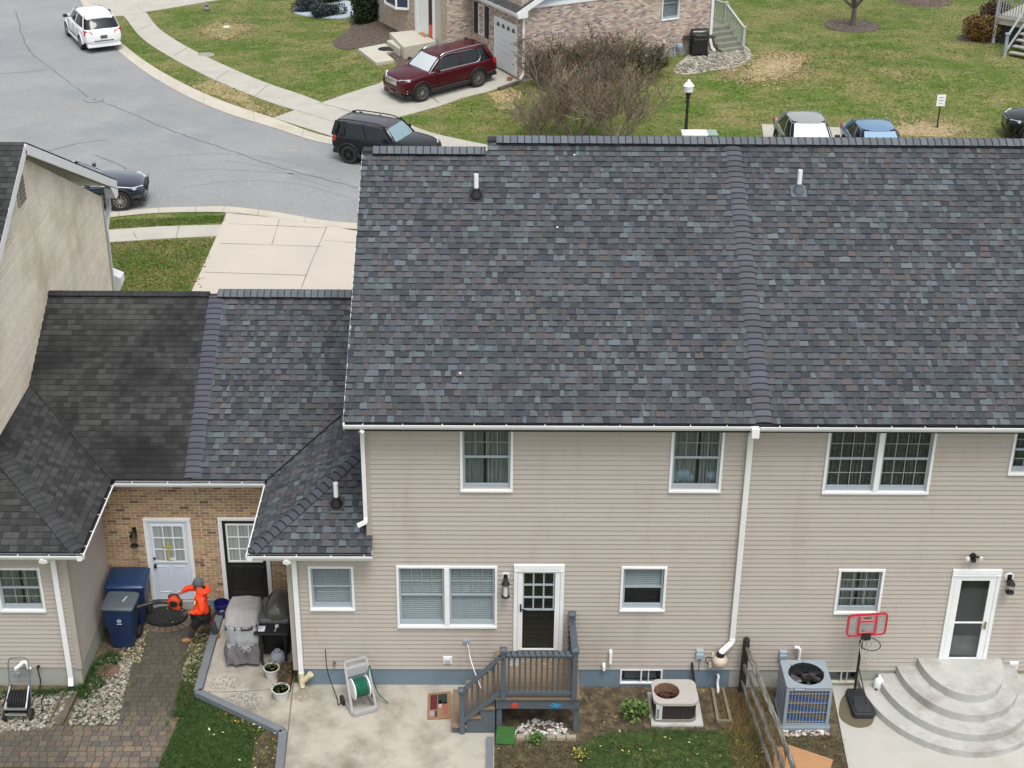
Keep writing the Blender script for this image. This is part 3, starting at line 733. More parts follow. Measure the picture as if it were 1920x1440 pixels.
siding('wall', ctr, (-3.90,0,0), (1,0,0), 1.53, FT, 3.22, M_siding, [(w_ext[0]+3.90+0.03, w_ext[1]+3.90-0.03, w_ext[2]+.03, w_ext[3]-.03)], seed=5)
siding('wall', ctr, (-3.90,2.6,0), (0,-1,0), 2.6, FT, 3.22, M_siding, seed=6)
siding('wall', ctr, (XL,11,0), (0,-1,0), 11.0, 3.2, 5.98, M_siding, seed=7, clip=[((0,0,0),(0,0,1))])
fd = MB(); fd.box(-3.88, b_w[0]+.02, -0.0, 0.26, -0.2, FT); fd.box(b_w[1]-.02, XR, 0.0, 0.26, -0.2, FT); fd.box(b_w[0]+.02, b_w[1]-.02, 0.0, 0.26, -0.2, b_w[2]+.02); fd.box(-3.88,-3.60,0.26,2.6,-0.2,FT)
fd.build('foundation', M_found, ctr)
cb = MB(); cb.box(-3.945, -3.83, -0.03, 0.0, FT-.02, 3.22); cb.box(-3.945, -3.915, 0.0, 0.10, FT-.02, 3.22); cb.build('corner_board', M_corner, ctr); cb = MB(); cb.box(XL-0.03, XL+0.075, -0.028, 0.0, 3.3, 5.98); cb.box(XL-.03, XL, 0, .1, 3.3, 5.98)
cb.build('corner_board', M_corner, ctr)
window(ctr, *u1, grid=(4,2), cover='curtain', seed=1)
wn = window(ctr, *u2, grid=(4,2), cover='curtain', seed=2)
pil = MB()
for cx_, cz_, s_ in ((u2[0]+.27, u2[2]+.30, .16),(u2[1]-.15, u2[2]+.29, .13),(u2[0]+.14, u2[2]+.22, .10),(u2[0]+.40, u2[2]+.24, .10)):
    pil.lathe([(0.0,-s_),(s_*.7,-s_*.7),(s_,0),(s_*.75,s_*.5),(0.0,s_*.75)], (cx_, 0.13, cz_), 12, sy=0.25)
pil.build('pillow', mat('blue_linen', (0.30,0.38,0.46), 0.9, var=0.3, scale=12), wn, smooth=True)
window(ctr, *w_ext, grid=(3,1), cover='blind')
window(ctr, *w_dbl, units=2, grid=(4,2), cover='blind')
window(ctr, *w_r, grid=(1,1), cover='blind', half_blind=True)
# basement window
def basement(parent, r_, m):
    b = MB(); x0,x1,z0,z1 = r_; t = 0.035
    b.box(x0,x1,-0.02,0.05,z0,z0+t); b.box(x0,x1,-0.018,0.05,z1-0.02,z1+0.02); b.box(x0,x0+t,-0.016,0.05,z0+t,z1-0.02); b.box(x1-t,x1,-0.016,0.05,z0+t,z1-0.02)
    b.box((x0+x1)/2-.015,(x0+x1)/2+.015,-0.012,0.05,z0+t,z1-.02); b.box(x0+(x1-x0)*.66,x0+(x1-x0)*.66+.02,-0.005,0.05,z0+t,z1-.02)
    f = b.build('basement_window', m, parent, bevel=.003, bsegs=1)
    MB().box(x0+t,x1-t,0.03,0.035,z0+t,z1).build('pane', M_glass, f); MB().box(x0,x1,0.16,0.17,z0,z1).build('backing', M_dark, f)
    cu = MB(); cu.box(x0+.1,x1-.12,0.08,0.09,z0+t+.05,z1-.08); cu.build('sash', mat('grey_pane_frame', (0.14,0.15,0.16), .6), f)
    return f
basement(ctr, b_w, M_white)
# back door: white storm door over a black nine-light door
def storm_door(parent, r_, kind='nine'):
    x0,x1,z0,z1 = r_; b = MB(); t = 0.075
    b.box(x0,x0+t,-0.05,0.06,z0,z1-.11); b.box(x1-t,x1,-0.05,0.06,z0,z1-.11); b.box(x0,x1,-0.055,0.06,z1-0.11,z1); b.box(x0+.02,x1-.02,-0.07,-0.05,z1-.135,z1-.118)
    fr = b.build('door_frame', M_white, parent, bevel=.004, bsegs=1)
    a0, a1, c0, c1 = x0+t+.004, x1-t-.004, z0+.015, z1-.13
    s = MB()
    if kind == 'nine': L_, Rr, B_, Tp = 0.095, 0.095, 0.03, 0.05
    else: L_, Rr, B_, Tp = 0.12, 0.12, 0.14, 0.12
    s.box(a0,a0+L_,-0.045,-0.01,c0,c1); s.box(a1-Rr,a1,-0.045,-0.01,c0,c1); s.box(a0+L_,a1-Rr,-0.044,-0.01,c1-Tp,c1); s.box(a0+L_,a1-Rr,-0.044,-0.01,c0,c0+B_)
    if kind != 'nine': zm = c0+(c1-c0)*0.47; s.box(a0+L_,a1-Rr,-0.04,-0.012,zm-.016,zm+.016)
    sd = s.build('storm_door', M_white, fr, bevel=.004, bsegs=1)
    MB().box(a0+L_,a1-Rr,-0.028,-0.024,c0+B_,c1-Tp).build('pane', M_glass, fr)
    if kind == 'nine':
        d = MB(); d.box(a0+.02,a1-.02,0.03,0.07,c0,c1); zm = c0+(c1-c0)*0.50
        dd = d.build('door', mat('black_door', (0.014,0.015,0.013), 0.45), fr)
        g = MB(); xa, xb, za, zb = a0+L_+.01, a1-Rr-.02, zm, c1-Tp-.02
        for i in range(4): q = xa+(xb-xa)*i/3; g.box(q-.014,q+.014,0.0,0.03,za,zb)
        for i in range(4): q = za+(zb-za)*i/3; g.box(xa-.02,xb+.02,-0.002,0.028,q-.014,q+.014)
        g.build('muntin', M_white, fr)
        bb = MB()
        for k in range(7): bb.box(a0+L_+.02,a1-Rr-.02,0.022,0.03,c0+.12+k*.13,c0+.13+k*.13)
        bb.build('panel_line', mat('black_door_line', (0.03,0.032,0.03), 0.5), fr)
        h = MB(); h.box(a0+.045,a0+.075,-0.07,-0.045,c0+.93,c0+1.10); h.beam((a0+.06,-.08,c0+1.0),(a0+.17,-.08,c0+.97),.018,.018); h.build('door_handle', M_black, fr)
    else:
        MB().box(a0,a1,0.16,0.17,c0,c1).build('backing', M_dark, fr)
        fl = MB(); fl.box(a0+.1,a1-.1,0.10,0.15,c0+.1,c0+.55); fl.build('hall_floor', mat('hall', (0.16,0.17,0.155), 0.5, var=.4, scale=4), fr)
        h = MB(); h.box(a1-.085,a1-.05,-0.07,-0.045,c0+.85,c0+1.02); h.beam((a1-.07,-.085,c0+.93),(a1-.17,-.085,c0+.95),.016,.016); h.build('door_handle', mat('brass', (.35,.3,.2), .35, metal=.8), fr)
        MB().box(a0-.02,a1+.02,-0.08,0.05,z0-.015,z0+.03).build('threshold', mat('sill_wood', (.4,.35,.27), .7), fr)
    return fr
storm_door(ctr, door_c, 'nine')
# roof
RA = (Vector((0, CS, SN)))
def roofbox(b, x0, x1, y0, y1, drop=0.04, th=0.16):
    b.add([(x0,y0,mz(y0)-drop),(x1,y0,mz(y0)-drop),(x1,y1,mz(y1)-drop),(x0,y1,mz(y1)-drop),(x0,y0,mz(y0)-drop-th),(x1,y0,mz(y0)-drop-th),(x1,y1,mz(y1)-drop-th),(x0,y1,mz(y1)-drop-th)],
          [(0,1,2,3),(4,7,6,5),(0,4,5,1),(1,5,6,2),(2,6,7,3),(3,7,4,0)])
YR1, YR2 = 5.42, 5.70
rb = MB(); roofbox(rb, -2.68, 4.79, YE+.02, YR1); roofbox(rb, -0.18, 4.79, YR1, YR2)
# street slope
rb.add([(-2.68,YR1,mz(YR1)-.04),(-0.18,YR1,mz(YR1)-.04),(-0.18,11.4,6.2),(-2.68,11.4,6.2),(-2.68,YR1,mz(YR1)-.2),(-0.18,YR1,mz(YR1)-.2),(-0.18,11.4,6.04),(-2.68,11.4,6.04)], [(0,1,2,3),(4,7,6,5),(0,4,5,1),(1,5,6,2),(2,6,7,3),(3,7,4,0)])
rb.add([(-0.18,YR2,mz(YR2)-.04),(4.79,YR2,mz(YR2)-.04),(4.79,11.9,6.2),(-0.18,11.9,6.2),(-0.18,YR2,mz(YR2)-.2),(4.79,YR2,mz(YR2)-.2),(4.79,11.9,6.04),(-0.18,11.9,6.04)], [(0,1,2,3),(4,7,6,5),(0,4,5,1),(1,5,6,2),(2,6,7,3),(3,7,4,0)])
M_under = mat('roof_felt', (0.03,0.03,0.033), 0.95)
rf = rb.build('roof', M_under, ctr)
S1 = (YR1-YE)/CS; S2 = (YR2-YE)/CS
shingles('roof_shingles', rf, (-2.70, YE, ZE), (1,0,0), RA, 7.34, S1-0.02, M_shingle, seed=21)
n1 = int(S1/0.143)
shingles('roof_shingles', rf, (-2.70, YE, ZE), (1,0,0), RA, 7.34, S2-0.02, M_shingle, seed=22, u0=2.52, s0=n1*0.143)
gb = MB()     # west gable wall above and the rake boards
gb.add([(XL,0,5.9),(XL,11,5.9),(XL,YR1,mz(YR1)-.25)], [(0,1,2)]); gb.build('gable_wall', M_siding, ctr, fixn=False)
rk = MB(); a = Vector((-2.69, YE, ZE-.03)); c = Vector((-2.69, YR1, mz(YR1)-.03)); rk.beam(a-Vector((0,0,.08)), c-Vector((0,0,.08)), 0.03, 0.17); rk.beam(Vector((-2.69,11.4,6.12)), c-Vector((0,0,.08)), 0.03, 0.17)
rk.build('rake_board', M_white, ctr)
# ridge vents and caps
def ridgevent(parent, x0, x1, yr, zr, seed, rf_):
    b = MB(); b.box(x0, x1, yr-0.15, yr+0.15, zr-0.05, zr+0.018); b.build('ridge_vent', M_black, rf_, bevel=.005, bsegs=1)
    p = MB()
    ridge_caps('ridge_cap', rf_, (x0, yr-0.02, zr+0.065), (x1, yr-0.02, zr+0.065), (0,1,0), 0.36, 0.146, M_shingle, seed, arch=0.085, lift=0.0, col=(0.135,0.148,0.165), step=0.008)
ridgevent(ctr, -2.48, -0.22, YR1, mz(YR1), 3, rf); ridgevent(ctr, 0.0, 4.80, YR2, mz(YR2), 4, rf)
e = MB(); e.box(-2.69,-2.48,YR1-.12,YR1+.12,mz(YR1)-.06,mz(YR1)+.012); e.box(-0.18,0.0,YR2-.12,YR2+.12,mz(YR2)-.06,mz(YR2)+.012); e.build('ridge_end', M_under, rf)
NR = Vector((0,-SN,CS))
ridge_caps('party_wall_cap', rf, (4.79, YE+.02, ZE+.012), (4.79, YR2-.12, mz(YR2-.12)+.012), (1,0,0), 0.33, 0.143, M_shingle, 8, arch=0.03, lift=0.016, nrm=NR, col=(0.098,0.102,0.120), step=0.012)
# eave: fascia, soffit, gutter
ev = MB(); ev.box(-2.68, 4.66, -0.335, -0.31, 5.99, 6.19); ev.build('fascia', M_white, ctr)
ev = MB(); ev.box(-2.66, 4.66, -0.31, 0.0, 5.985, 6.0); ev.build('soffit', M_white, ctr)
gutter(ctr, (-2.70,-0.455,6.165), (4.69,-0.455,6.165), (0,-1,0), seed=2)
# plumbing vents
def vent(parent, px, py, y0, z0, m_boot, h=0.34, sl=SL, label=None, r=0.045, lean=0.0, dirv=None):
    d = _ray(px, py); t = (z0+sl*(CAM.y-y0)-CAM.z)/(d.z-sl*d.y); p = CAM+d*t
    b = MB(); b.lathe([(0.12,0.0),(0.115,0.06),(0.075,0.12),(0.07,0.19),(0.05,0.20)], (p.x,p.y,p.z-.02), 18); b.obox(p+Vector((0,0,.014)), (0.30,0.30,0.012), Matrix.Rotation(math.atan(sl), 3, 'X'))
    v = b.build('vent_boot', m_boot, parent, smooth=True)
    lathe_obj('vent_pipe', [(0.0,h*0.5),(r,h*0.5),(r,h+.12),(r*.8,h+.12),(r*.78,h)], (p.x,p.y,p.z), M_pvc, v); return v
vent(rf, 893, 368, YE, ZE, M_black)
# little white flecks of litter on the roof
for q in ((1077,294),(1045,430),(863,704)):
    d = _ray(*q); t = (ZE+SL*(CAM.y-YE)-CAM.z)/(d.z-SL*d.y); p = CAM+d*t
    fl = MB(); fl.add([(p.x-.02,p.y,p.z+.03),(p.x+.018,p.y+.006,p.z+.035),(p.x+.012,p.y+.03,p.z+.05),(p.x-.012,p.y+.025,p.z+.046)], [(0,1,2,3)])
    tag(fl.build('leaf', M_pvc), 'small white fleck of litter on the centre roof, ' + {1077:'near the ridge',1045:'in the upper half of the shingles',863:'low down near the left rake'}[q[0]], 'litter')
# lower hip roof of the centre house
ZL = 3.40; YL = -0.36; XW = -4.56; YB = 2.24
def lz(y): return ZL+SL*(y-YL)
lr = MB()
lr.add([(XW,YL,ZL-.03),(-2.29,YL,ZL-.03),(-2.29,0.0,lz(0)-.03),(-2.37,0.0,lz(0)-.03),(-2.37,YL+2.19,lz(YL+2.19)-.03)], [(0,1,2,3,4)])
lr.add([(XW,YL,ZL-.03),(-2.37,YL+2.19,lz(YL+2.19)-.03),(-2.37,YB+2.19,lz(YL+2.19)-.03),(XW,YB,ZL-.03)], [(0,1,2,3)])
# link roof, new half
def kz(y): return 3.42+SL*(y-YB)
YK = 6.45; XS = -6.08
lr.add([(XS,YB,kz(YB)-.03),(XW,YB,kz(YB)-.03),(-2.37,YB+2.19,kz(YB+2.19)-.03),(-2.37,YK,kz(YK)-.03),(XS,YK,kz(YK)-.03)], [(0,1,2,3,4)])
lr.add([(XS,YK,kz(YK)-.03),(-2.37,YK,kz(YK)-.03),(-2.37,11.2,3.2),(XS,11.2,3.2)], [(0,1,2,3)])
lrf = lr.build('roof', M_under, ctr, fixn=False)
Wd = Vector
d45 = Vector((1,1,0)).normalized()
hip_n = Vector((1,-1,0)).normalized()      # points to the south-east side of the hip line
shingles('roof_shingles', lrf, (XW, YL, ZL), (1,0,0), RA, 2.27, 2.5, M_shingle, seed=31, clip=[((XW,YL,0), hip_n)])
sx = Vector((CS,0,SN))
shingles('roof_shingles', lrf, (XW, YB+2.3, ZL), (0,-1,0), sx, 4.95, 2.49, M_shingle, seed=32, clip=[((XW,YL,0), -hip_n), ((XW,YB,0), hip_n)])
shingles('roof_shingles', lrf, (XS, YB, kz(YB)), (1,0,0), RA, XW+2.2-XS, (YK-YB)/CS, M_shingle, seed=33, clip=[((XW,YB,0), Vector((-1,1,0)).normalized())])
ridge_caps('hip_cap', lrf, (XW+.04, YL+.04, ZL+.03), (-2.37, YL+2.19, lz(YL+2.19)+.01), (1,-1,0), 0.27, 0.16, M_shingle, 5, arch=0.05, lift=0.012, col=(0.078,0.083,0.097), step=0.016)
ridge_caps('party_wall_cap', lrf, (-6.08, YB+.02, kz(YB)+.012), (-6.08, YK-.1, kz(YK-.1)+.012), (1,0,0), 0.33, 0.143, M_shingle, 9, arch=0.02, lift=0.016, nrm=NR, col=(0.092,0.094,0.118), step=0.010)
ridgevent(ctr, -6.05, -2.60, YK, kz(YK), 6, lrf)
vl = MB(); vl.beam((XW,YB,kz(YB)+.012), (-2.37,YB+2.19,kz(YB+2.19)+.012), 0.03, 0.012); vl.build('valley_flashing', M_black, lrf)
ev = MB(); ev.box(XW+.05,-2.29,-0.31,-0.285,3.19,3.38); ev.box(XW+.05,XW+.075,-0.285,YB,3.19,3.38); ev.build('fascia', M_white, ctr)
ev = MB(); ev.box(XW+.075,-2.3,-0.285,0.0,3.20,3.215); ev.box(XW+.075,-3.9,0.0,YB+.3,3.20,3.215); ev.box(-6.08,-3.9,YB+.02,2.65,3.22,3.235); ev.build('soffit', M_white, ctr)
gutter(ctr, (XW-.07,-0.43,3.355), (-2.27,-0.43,3.355), (0,-1,0), seed=3)
gutter(ctr, (XW-.07,-0.43,3.355), (XW-.07,YB-.09,3.355), (-1,0,0), seed=4, hang=.55)
gutter(ctr, (-6.08,YB-.09,3.365), (XW-.07,YB-.09,3.365), (0,-1,0), seed=5)
vent(lrf, 631, 946, YL, ZL, M_black, h=0.36)
# brick back wall of the link, centre half, with the black door
BY = 2.65
BPAL = [(0.42,0.27,0.17)]*6+[(0.48,0.33,0.20)]*5+[(0.34,0.21,0.14)]*3+[(0.16,0.11,0.085)]*1+[(0.38,0.22,0.17)]*2+[(0.42,0.35,0.21)]*2
bd = (-5.73, -4.70, 0.22, 2.27); wd = (-7.27, -6.29, 0.22, 2.24)
mo = MB(); mo.box(-6.08,-3.9,BY,BY+.2,0.0,3.3); mo.build('wall', M_mortar, ctr)
bricks('brickwork', ctr, (-6.08,BY,0), (1,0,0), [(0,0.16),(2.18,0.16),(2.18,3.3),(0,3.3)], M_brick, BPAL, holes=[(bd[0]+6.08,bd[1]+6.08,bd[2],bd[3])], seed=3)
fb = MB(); fb.box(-6.08,-3.9,BY-.03,BY,0,0.20); fb.build('foundation', M_found, ctr)
def entry_door(parent, r_, md, my, gridn=(3,3), knobm=None, side=-1):
    x0,x1,z0,z1 = r_; t = .085; f = MB()
    f.box(x0,x0+t,my-.05,my+.02,z0,z1-t*.7); f.box(x1-t,x1,my-.05,my+.02,z0,z1-t*.7); f.box(x0,x1,my-.055,my+.02,z1-t*.7,z1)
    fr = f.build('door_frame', M_white, parent, bevel=.004, bsegs=1)
    d = MB(); d.box(x0+t,x1-t,my-.025,my+.03,z0,z1-t*.7); w_ = x1-x0-2*t; a, b_ = x0+t, x1-t; zt = z1-t*.7
    gx0, gx1, gz0, gz1 = a+.12*w_, b_-.12*w_, z0+(zt-z0)*.50, zt-.12
    for q0, q1 in ((a+.13*w_, a+.44*w_),(a+.56*w_, a+.87*w_)):
        zz0, zz1 = z0+.18, z0+(zt-z0)*.43
        for bx in ((q0,q1,zz0,zz0+.018),(q0,q1,zz1-.018,zz1),(q0,q0+.018,zz0+.018,zz1-.018),(q1-.018,q1,zz0+.018,zz1-.018)): d.box(bx[0],bx[1],my-.034,my-.02,bx[2],bx[3])
    dd = d.build('door', md, fr, bevel=.003, bsegs=1)
    g = MB(); g.box(gx0-.035,gx1+.035,my-.045,my-.028,gz0-.035,gz0); g.box(gx0-.035,gx1+.035,my-.045,my-.028,gz1,gz1+.035); g.box(gx0-.035,gx0,my-.044,my-.028,gz0,gz1); g.box(gx1,gx1+.035,my-.044,my-.028,gz0,gz1)
    for i in range(1,gridn[0]): q = gx0+(gx1-gx0)*i/gridn[0]; g.box(q-.011,q+.011,my-.040,my-.028,gz0,gz1)
    for i in range(1,gridn[1]): q = gz0+(gz1-gz0)*i/gridn[1]; g.box(gx0,gx1,my-.041,my-.028,q-.011,q+.011)
    g.build('muntin', M_white, fr)
    c_ = MB(); nn = 40
    for i in range(nn):
        q0, q1 = gx0+(gx1-gx0)*i/nn, gx0+(gx1-gx0)*(i+1)/nn
        c_.quad((q0,my-.027-.0012*math.sin(i*1.3),gz0),(q1,my-.027-.0012*math.sin(i*1.3+1.3),gz0),(q1,my-.027-.0012*math.sin(i*1.3+1.3),gz1),(q0,my-.027-.0012*math.sin(i*1.3),gz1), jit((0.30,0.33,0.33), .22))
    c_.build('curtain', M_attr, fr, fixn=False)
    k = MB(); kx = a+.07 if side < 0 else b_-.07
    k.lathe([(0.0,-.07),(.028,-.06),(.03,-.045),(.018,-.03),(.03,-.028)], (kx,my,z0+1.05), 14, axis='y'); k.build('deadbolt', knobm or mat('dark_bronze', (.06,.05,.045), .35, metal=.7), fr); k = MB(); k.box(kx-.025,kx+.025,my-.05,my-.025,z0+.80,z0+.90); k.lathe([(0.0,-.085),(.03,-.075),(.034,-.055),(.02,-.04)], (kx,my,z0+.85), 14, axis='y')
    k.build('door_handle', knobm or mat('dark_bronze', (.06,.05,.045), .35, metal=.7), fr); return fr, (gx0,gx1,gz0,gz1)
entry_door(ctr, bd, mat('black_door', (0.014,0.015,0.013), 0.45), BY, side=1)
# downspouts
def dsp(px0, py0, px1, py1, Y=-.06): a = W(px0,py0,Y); c = W(px1,py1,Y); x = (a.x+c.x)/2; return x, a.z, c.z
ds = thing('downspout', '', '')  ; bpy.data.objects.remove(ds)
x_, za, zb = dsp(683,806,688,957)
downspout(ctr, [(XL+.0,-.40,6.02),(XL-.03,-.30,5.97),(XL-.03,-.07,5.88),(XL-.03,-.07,4.02),(XL-.03,-.10,3.92),(XL-.17,-.13,3.86)], .075, .06)
x_, za, zb = dsp(549,1050,567,1262)
downspout(ctr, [(x_-.12,-.40,3.24),(x_-.06,-.38,3.20),(x_,-.10,3.12),(x_,-.07,3.05),(x_,-.07,0.36)], .095, .065)
wy = MB(); wy.tube([(x_,-.08,.40),(x_,-.08,.14),(x_+.01,-.11,.06)], .058, 14); wy.tube([(x_+.02,-.08,.18),(x_+.17,-.10,.36)], .055, 14); wy.tube([(x_+.155,-.099,.342),(x_+.19,-.104,.385)], .066, 14)
wy.build('drain_wye', mat('cream_pipe', (0.62,0.54,0.34), .5, var=.1), ctr, smooth=True)
# the centre house's fixtures
def lantern(parent, x, z, Y, m=M_black, h=.34, glow=True, plate=True):
    if plate:
        p = MB(); p.box(x-.065,x+.065,Y-.02,Y,z-.02,z+.11); pl = p.build('mounting_plate', M_white, parent, bevel=.01)
    b = MB(); b.box(x-.04,x+.04,Y-.05,Y-.02,z-.10,z+.08); b.tube([(x,Y-.05,z+.02),(x,Y-.12,z+.05),(x,Y-.16,z+.0)], .016, 8)
    b.lathe([(0.0,.06),(.03,.05),(.075,-.03),(.085,-.05),(.06,-.06)], (x,Y-.16,z-.0), 16); b.lathe([(.07,-h+.03),(.085,-h+.02),(.08,-h),(.0,-h-.03)], (x,Y-.16,z), 16)
    for k in range(4): a = k*math.pi/2+.78; b.tube([(x+.07*math.cos(a),Y-.16+.07*math.sin(a),z-.05),(x+.075*math.cos(a),Y-.16+.075*math.sin(a),z-h+.03)], .006, 5)
    o = b.build('wall_lantern', m, parent, smooth=True)
    if glow: lathe_obj('lantern_glass', [(.0,-.06),(.055,-.06),(.058,-h+.04),(0,-h+.03)], (x,Y-.16,z), mat('frosted_glass', (.62,.63,.60), .25), o, 14)
    return o
q = W(948,1085,-.05); lantern(ctr, q.x, q.z, 0.0)
def wallbox(parent, px, py, w_, h_, d_, m, name, Y=0.0):
    p = W(px, py, Y-d_/2); b = MB(); b.box(p.x-w_/2,p.x+w_/2,Y-d_,Y,p.z-h_/2,p.z+h_/2); return b.build(name, m, parent, bevel=.008), p
def louver(parent, px, py):
    o, p = wallbox(parent, px, py, .18, .18, .035, M_white, 'dryer_vent'); b = MB()
    b.box(p.x-.055,p.x+.055,-.05,-.035,p.z-.055,p.z+.055); b.box(p.x-.06,p.x+.06,-.065,-.05,p.z-.005,p.z+.045); b.build('vent_flap', mat('vent_grey', (.55,.57,.58), .5), o)
louver(ctr, 839.5, 1237.5)
o, p = wallbox(ctr, 874, 1203, .12, .075, .05, mat('outlet_grey', (.25,.30,.33), .5), 'outlet_box')
cd_ = MB(); cd_.tube(spline([(p.x+.02,-.06,p.z-.02),(p.x+.05,-.08,p.z-.12),(p.x+.06,-.09,p.z-.22),(p.x+.10,-.20,p.z-.34),(p.x+.19,-.5,p.z-.42),(p.x+.30,-1.0,p.z-.36)], 5), .009, 6); cd_.build('power_cord', M_pvc, ctr, smooth=True)
pv = MB()
for (pxa, pya, hh) in ((1145,1222,.26),(1132,1247,.10)):
    p = W(pxa,pya,-.05); pv.tube([(p.x,-.02,p.z+.02),(p.x,-.075,p.z),(p.x,-.08,p.z-hh*.5),(p.x,-.08,p.z-hh)], .033, 12)
pv.build('vent_pipe', M_pvc, ctr, smooth=True)
def disconnect(parent, px, py):
    o, p = wallbox(parent, px, py, .145, .20, .09, mat('box_bluegrey', (.33,.42,.47), .5), 'disconnect_box'); b = MB(); b.box(p.x-.07,p.x+.07,-.105,-.09,p.z-.02,p.z+.03); b.build('box_lid', mat('box_bluegrey2', (.40,.50,.54), .45), o)
    c_ = MB(); c_.tube([(p.x+.01,-.03,p.z-.1),(p.x+.01,-.025,p.z-.42)], .008, 6); c_.build('conduit', mat('grey_conduit', (.12,.14,.15), .6), o)
disconnect(ctr, 1312, 1226)
p = W(1298,1246,-.06); q = W(1304,1291,-.12)
MB().tube([(p.x-.0,-.01,p.z),(p.x,-.06,p.z-.01),(p.x+.01,-.07,p.z-.1),(q.x,-.12,.0)], .024, 10).build('line_set', M_rubber, ctr, smooth=True)
p = W(1347,1266,-.06); MB().tube(spline([(p.x-.01,-.03,p.z),(p.x,-.08,p.z-.02),(p.x-.01,-.10,p.z-.15),(p.x,-.16,.08),(p.x,-.22,.02)],4), .026, 10).build('drain_pipe', M_pvc, ctr, smooth=True)
# the tall white duct with the fan canister at the party line
xa = W(1407,830,-.08).x; q = W(1352,1224,-.12); qf = W(1350,1238,-.16); z1_ = W(1373,1200,-.08).z; x1_ = W(1373,1200,-.08).x
XD = (xa+x1_)/2
dt = MB(); dt.box(4.56,4.70,-.53,-.40,5.97,6.16); dt.build('gutter_outlet', M_white, ctr, bevel=.01)
downspout(ctr, [(4.63,-.40,6.02),(XD+.02,-.30,5.98),(XD,-.10,5.90),(XD,-.07,5.8),(XD,-.07,z1_)], .105, .075, m=mat('offwhite_duct', (.72,.74,.71), .5, var=.06))
b = MB(); b.tube(spline([(XD,-.07,z1_+.03),(XD-.01,-.08,z1_-.06),(qf.x+.10,-.12,z1_-.17),(qf.x+.03,-.15,z1_-.22),(qf.x+.01,-.16,qf.z+.18)],4), .062, 14); fan = b.build('vent_elbow', M_pvc, ctr, smooth=True)
lathe_obj('fan_collar', [(.0,.19),(.075,.19),(.08,.12),(.08,.10)], (qf.x,-.16,qf.z), M_rubber, fan, 18)
lathe_obj('fan_canister', [(.06,.12),(.085,.10),(.145,.05),(.155,.0),(.145,-.05),(.07,-.10),(.065,-.13),(.0,-.13)], (qf.x,-.16,qf.z), mat('cream_plastic', (.56,.47,.37), .5), fan, 24)
b = MB(); b.tube(spline([(qf.x-.12,-.14,qf.z+.02),(qf.x-.24,-.10,qf.z+.03),(qf.x-.27,-.08,qf.z-.07),(qf.x-.22,-.08,qf.z-.15),(qf.x-.14,-.1,qf.z-.12)],5), .009, 6); b.build('cable', M_rubber, fan, smooth=True)
b = MB(); b.box(qf.x-.20,qf.x-.14,-.13,-.05,qf.z-.21,qf.z-.11); b.build('junction_box', mat('cream_box', (.6,.56,.44), .5), fan); b = MB(); b.box(qf.x-.16,qf.x-.12,-.16,-.12,qf.z+.08,qf.z+.16); b.build('switch_box', mat('cream_box', (.6,.56,.44), .5), fan)
# hose bib, cord trim
p = W(627,1243,-.05); hb = MB(); hb.tube([(p.x,0,p.z),(p.x,-.09,p.z),(p.x,-.10,p.z-.05)], .014, 8); hb.lathe([(.0,-.03),(.035,-.03),(.035,-.015),(.0,-.015)], (p.x,-.06,p.z+.03), 10); hb.build('hose_bib', mat('brass_tap', (.2,.17,.12), .5, metal=.5), ctr)

# ---------- right house
rgt = thing('townhouse', 'right-hand townhouse with curved concrete steps and white glass door, new mottled shingles', 'house', (8.5, 0, 0))
XE = 14.0
co = MB(); co.box(XR, XE, 0.26, 11.5, 0.0, 5.95); co.build('wall_core', MATS['wall_core'], rgt)
r1 = (W(1546,870).x, W(1748,870).x, wz(1640,924.8), 5.93)
r2 = (W(1893,860).x, W(1893,860).x+.95, wz(1900,889.5), 5.93)
r3 = rect((1571.5,1066),(1648,1150),(1562.5,1150),(1659.5,1066))
dr = rect((1786,1066),(1846,1243),(1757.5,1241),(1879,1066))
holes = [(r_[0]-XR+0.03, r_[1]-XR-0.03, r_[2]+0.03, r_[3]-0.03) for r_ in (r1,r2,r3,dr)]
siding('wall', rgt, (XR,-0.002,0), (1,0,0), XE-XR, FT, 5.98, M_siding, holes, seed=14)
b_r = (W(1546,1268).x, W(1608,1268).x, wz(1570,1280), FT-.02)
fd = MB(); fd.box(XR, b_r[0]+.02, 0.0, 0.26, -0.2, FT); fd.box(b_r[1]-.02, XE, 0.0, 0.26, -0.2, FT); fd.box(b_r[0], b_r[1], 0.002, 0.26, -0.2, b_r[2]+.02); fd.build('foundation', M_found2, rgt)
basement(rgt, b_r, mat('cream_frame', (.62,.60,.48), .6))
window(rgt, *r1, units=2, grid=(4,2), grid_lower=True, cover='lace', seed=5)
window(rgt, *r2, grid=(4,2), grid_lower=True, cover='lace', seed=6)
window(rgt, *r3, grid=(3,2), grid_lower=True, cover='curtain', seed=7)
storm_door(rgt, dr, 'glass')
rb = MB(); roofbox(rb, 4.79, XE+.2, YE+.02, YR2)
rb.add([(4.79,YR2,mz(YR2)-.04),(XE+.2,YR2,mz(YR2)-.04),(XE+.2,11.9,6.2),(4.79,11.9,6.2),(4.79,YR2,mz(YR2)-.2),(XE+.2,YR2,mz(YR2)-.2),(XE+.2,11.9,6.04),(4.79,11.9,6.04)], [(0,1,2,3),(4,7,6,5),(0,4,5,1),(1,5,6,2),(2,6,7,3),(3,7,4,0)])
rfr = rb.build('roof', M_under, rgt)
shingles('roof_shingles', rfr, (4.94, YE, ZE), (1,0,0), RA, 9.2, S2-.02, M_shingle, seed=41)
ridgevent(rgt, 4.82, XE, YR2, mz(YR2), 44, rfr)
vent(rfr, 1497, 360, YE, ZE, mat('lead_boot', (.10,.12,.14), .6))
ev = MB(); ev.box(4.66, XE, -0.335, -0.31, 5.99, 6.19); ev.build('fascia', M_white, rgt)
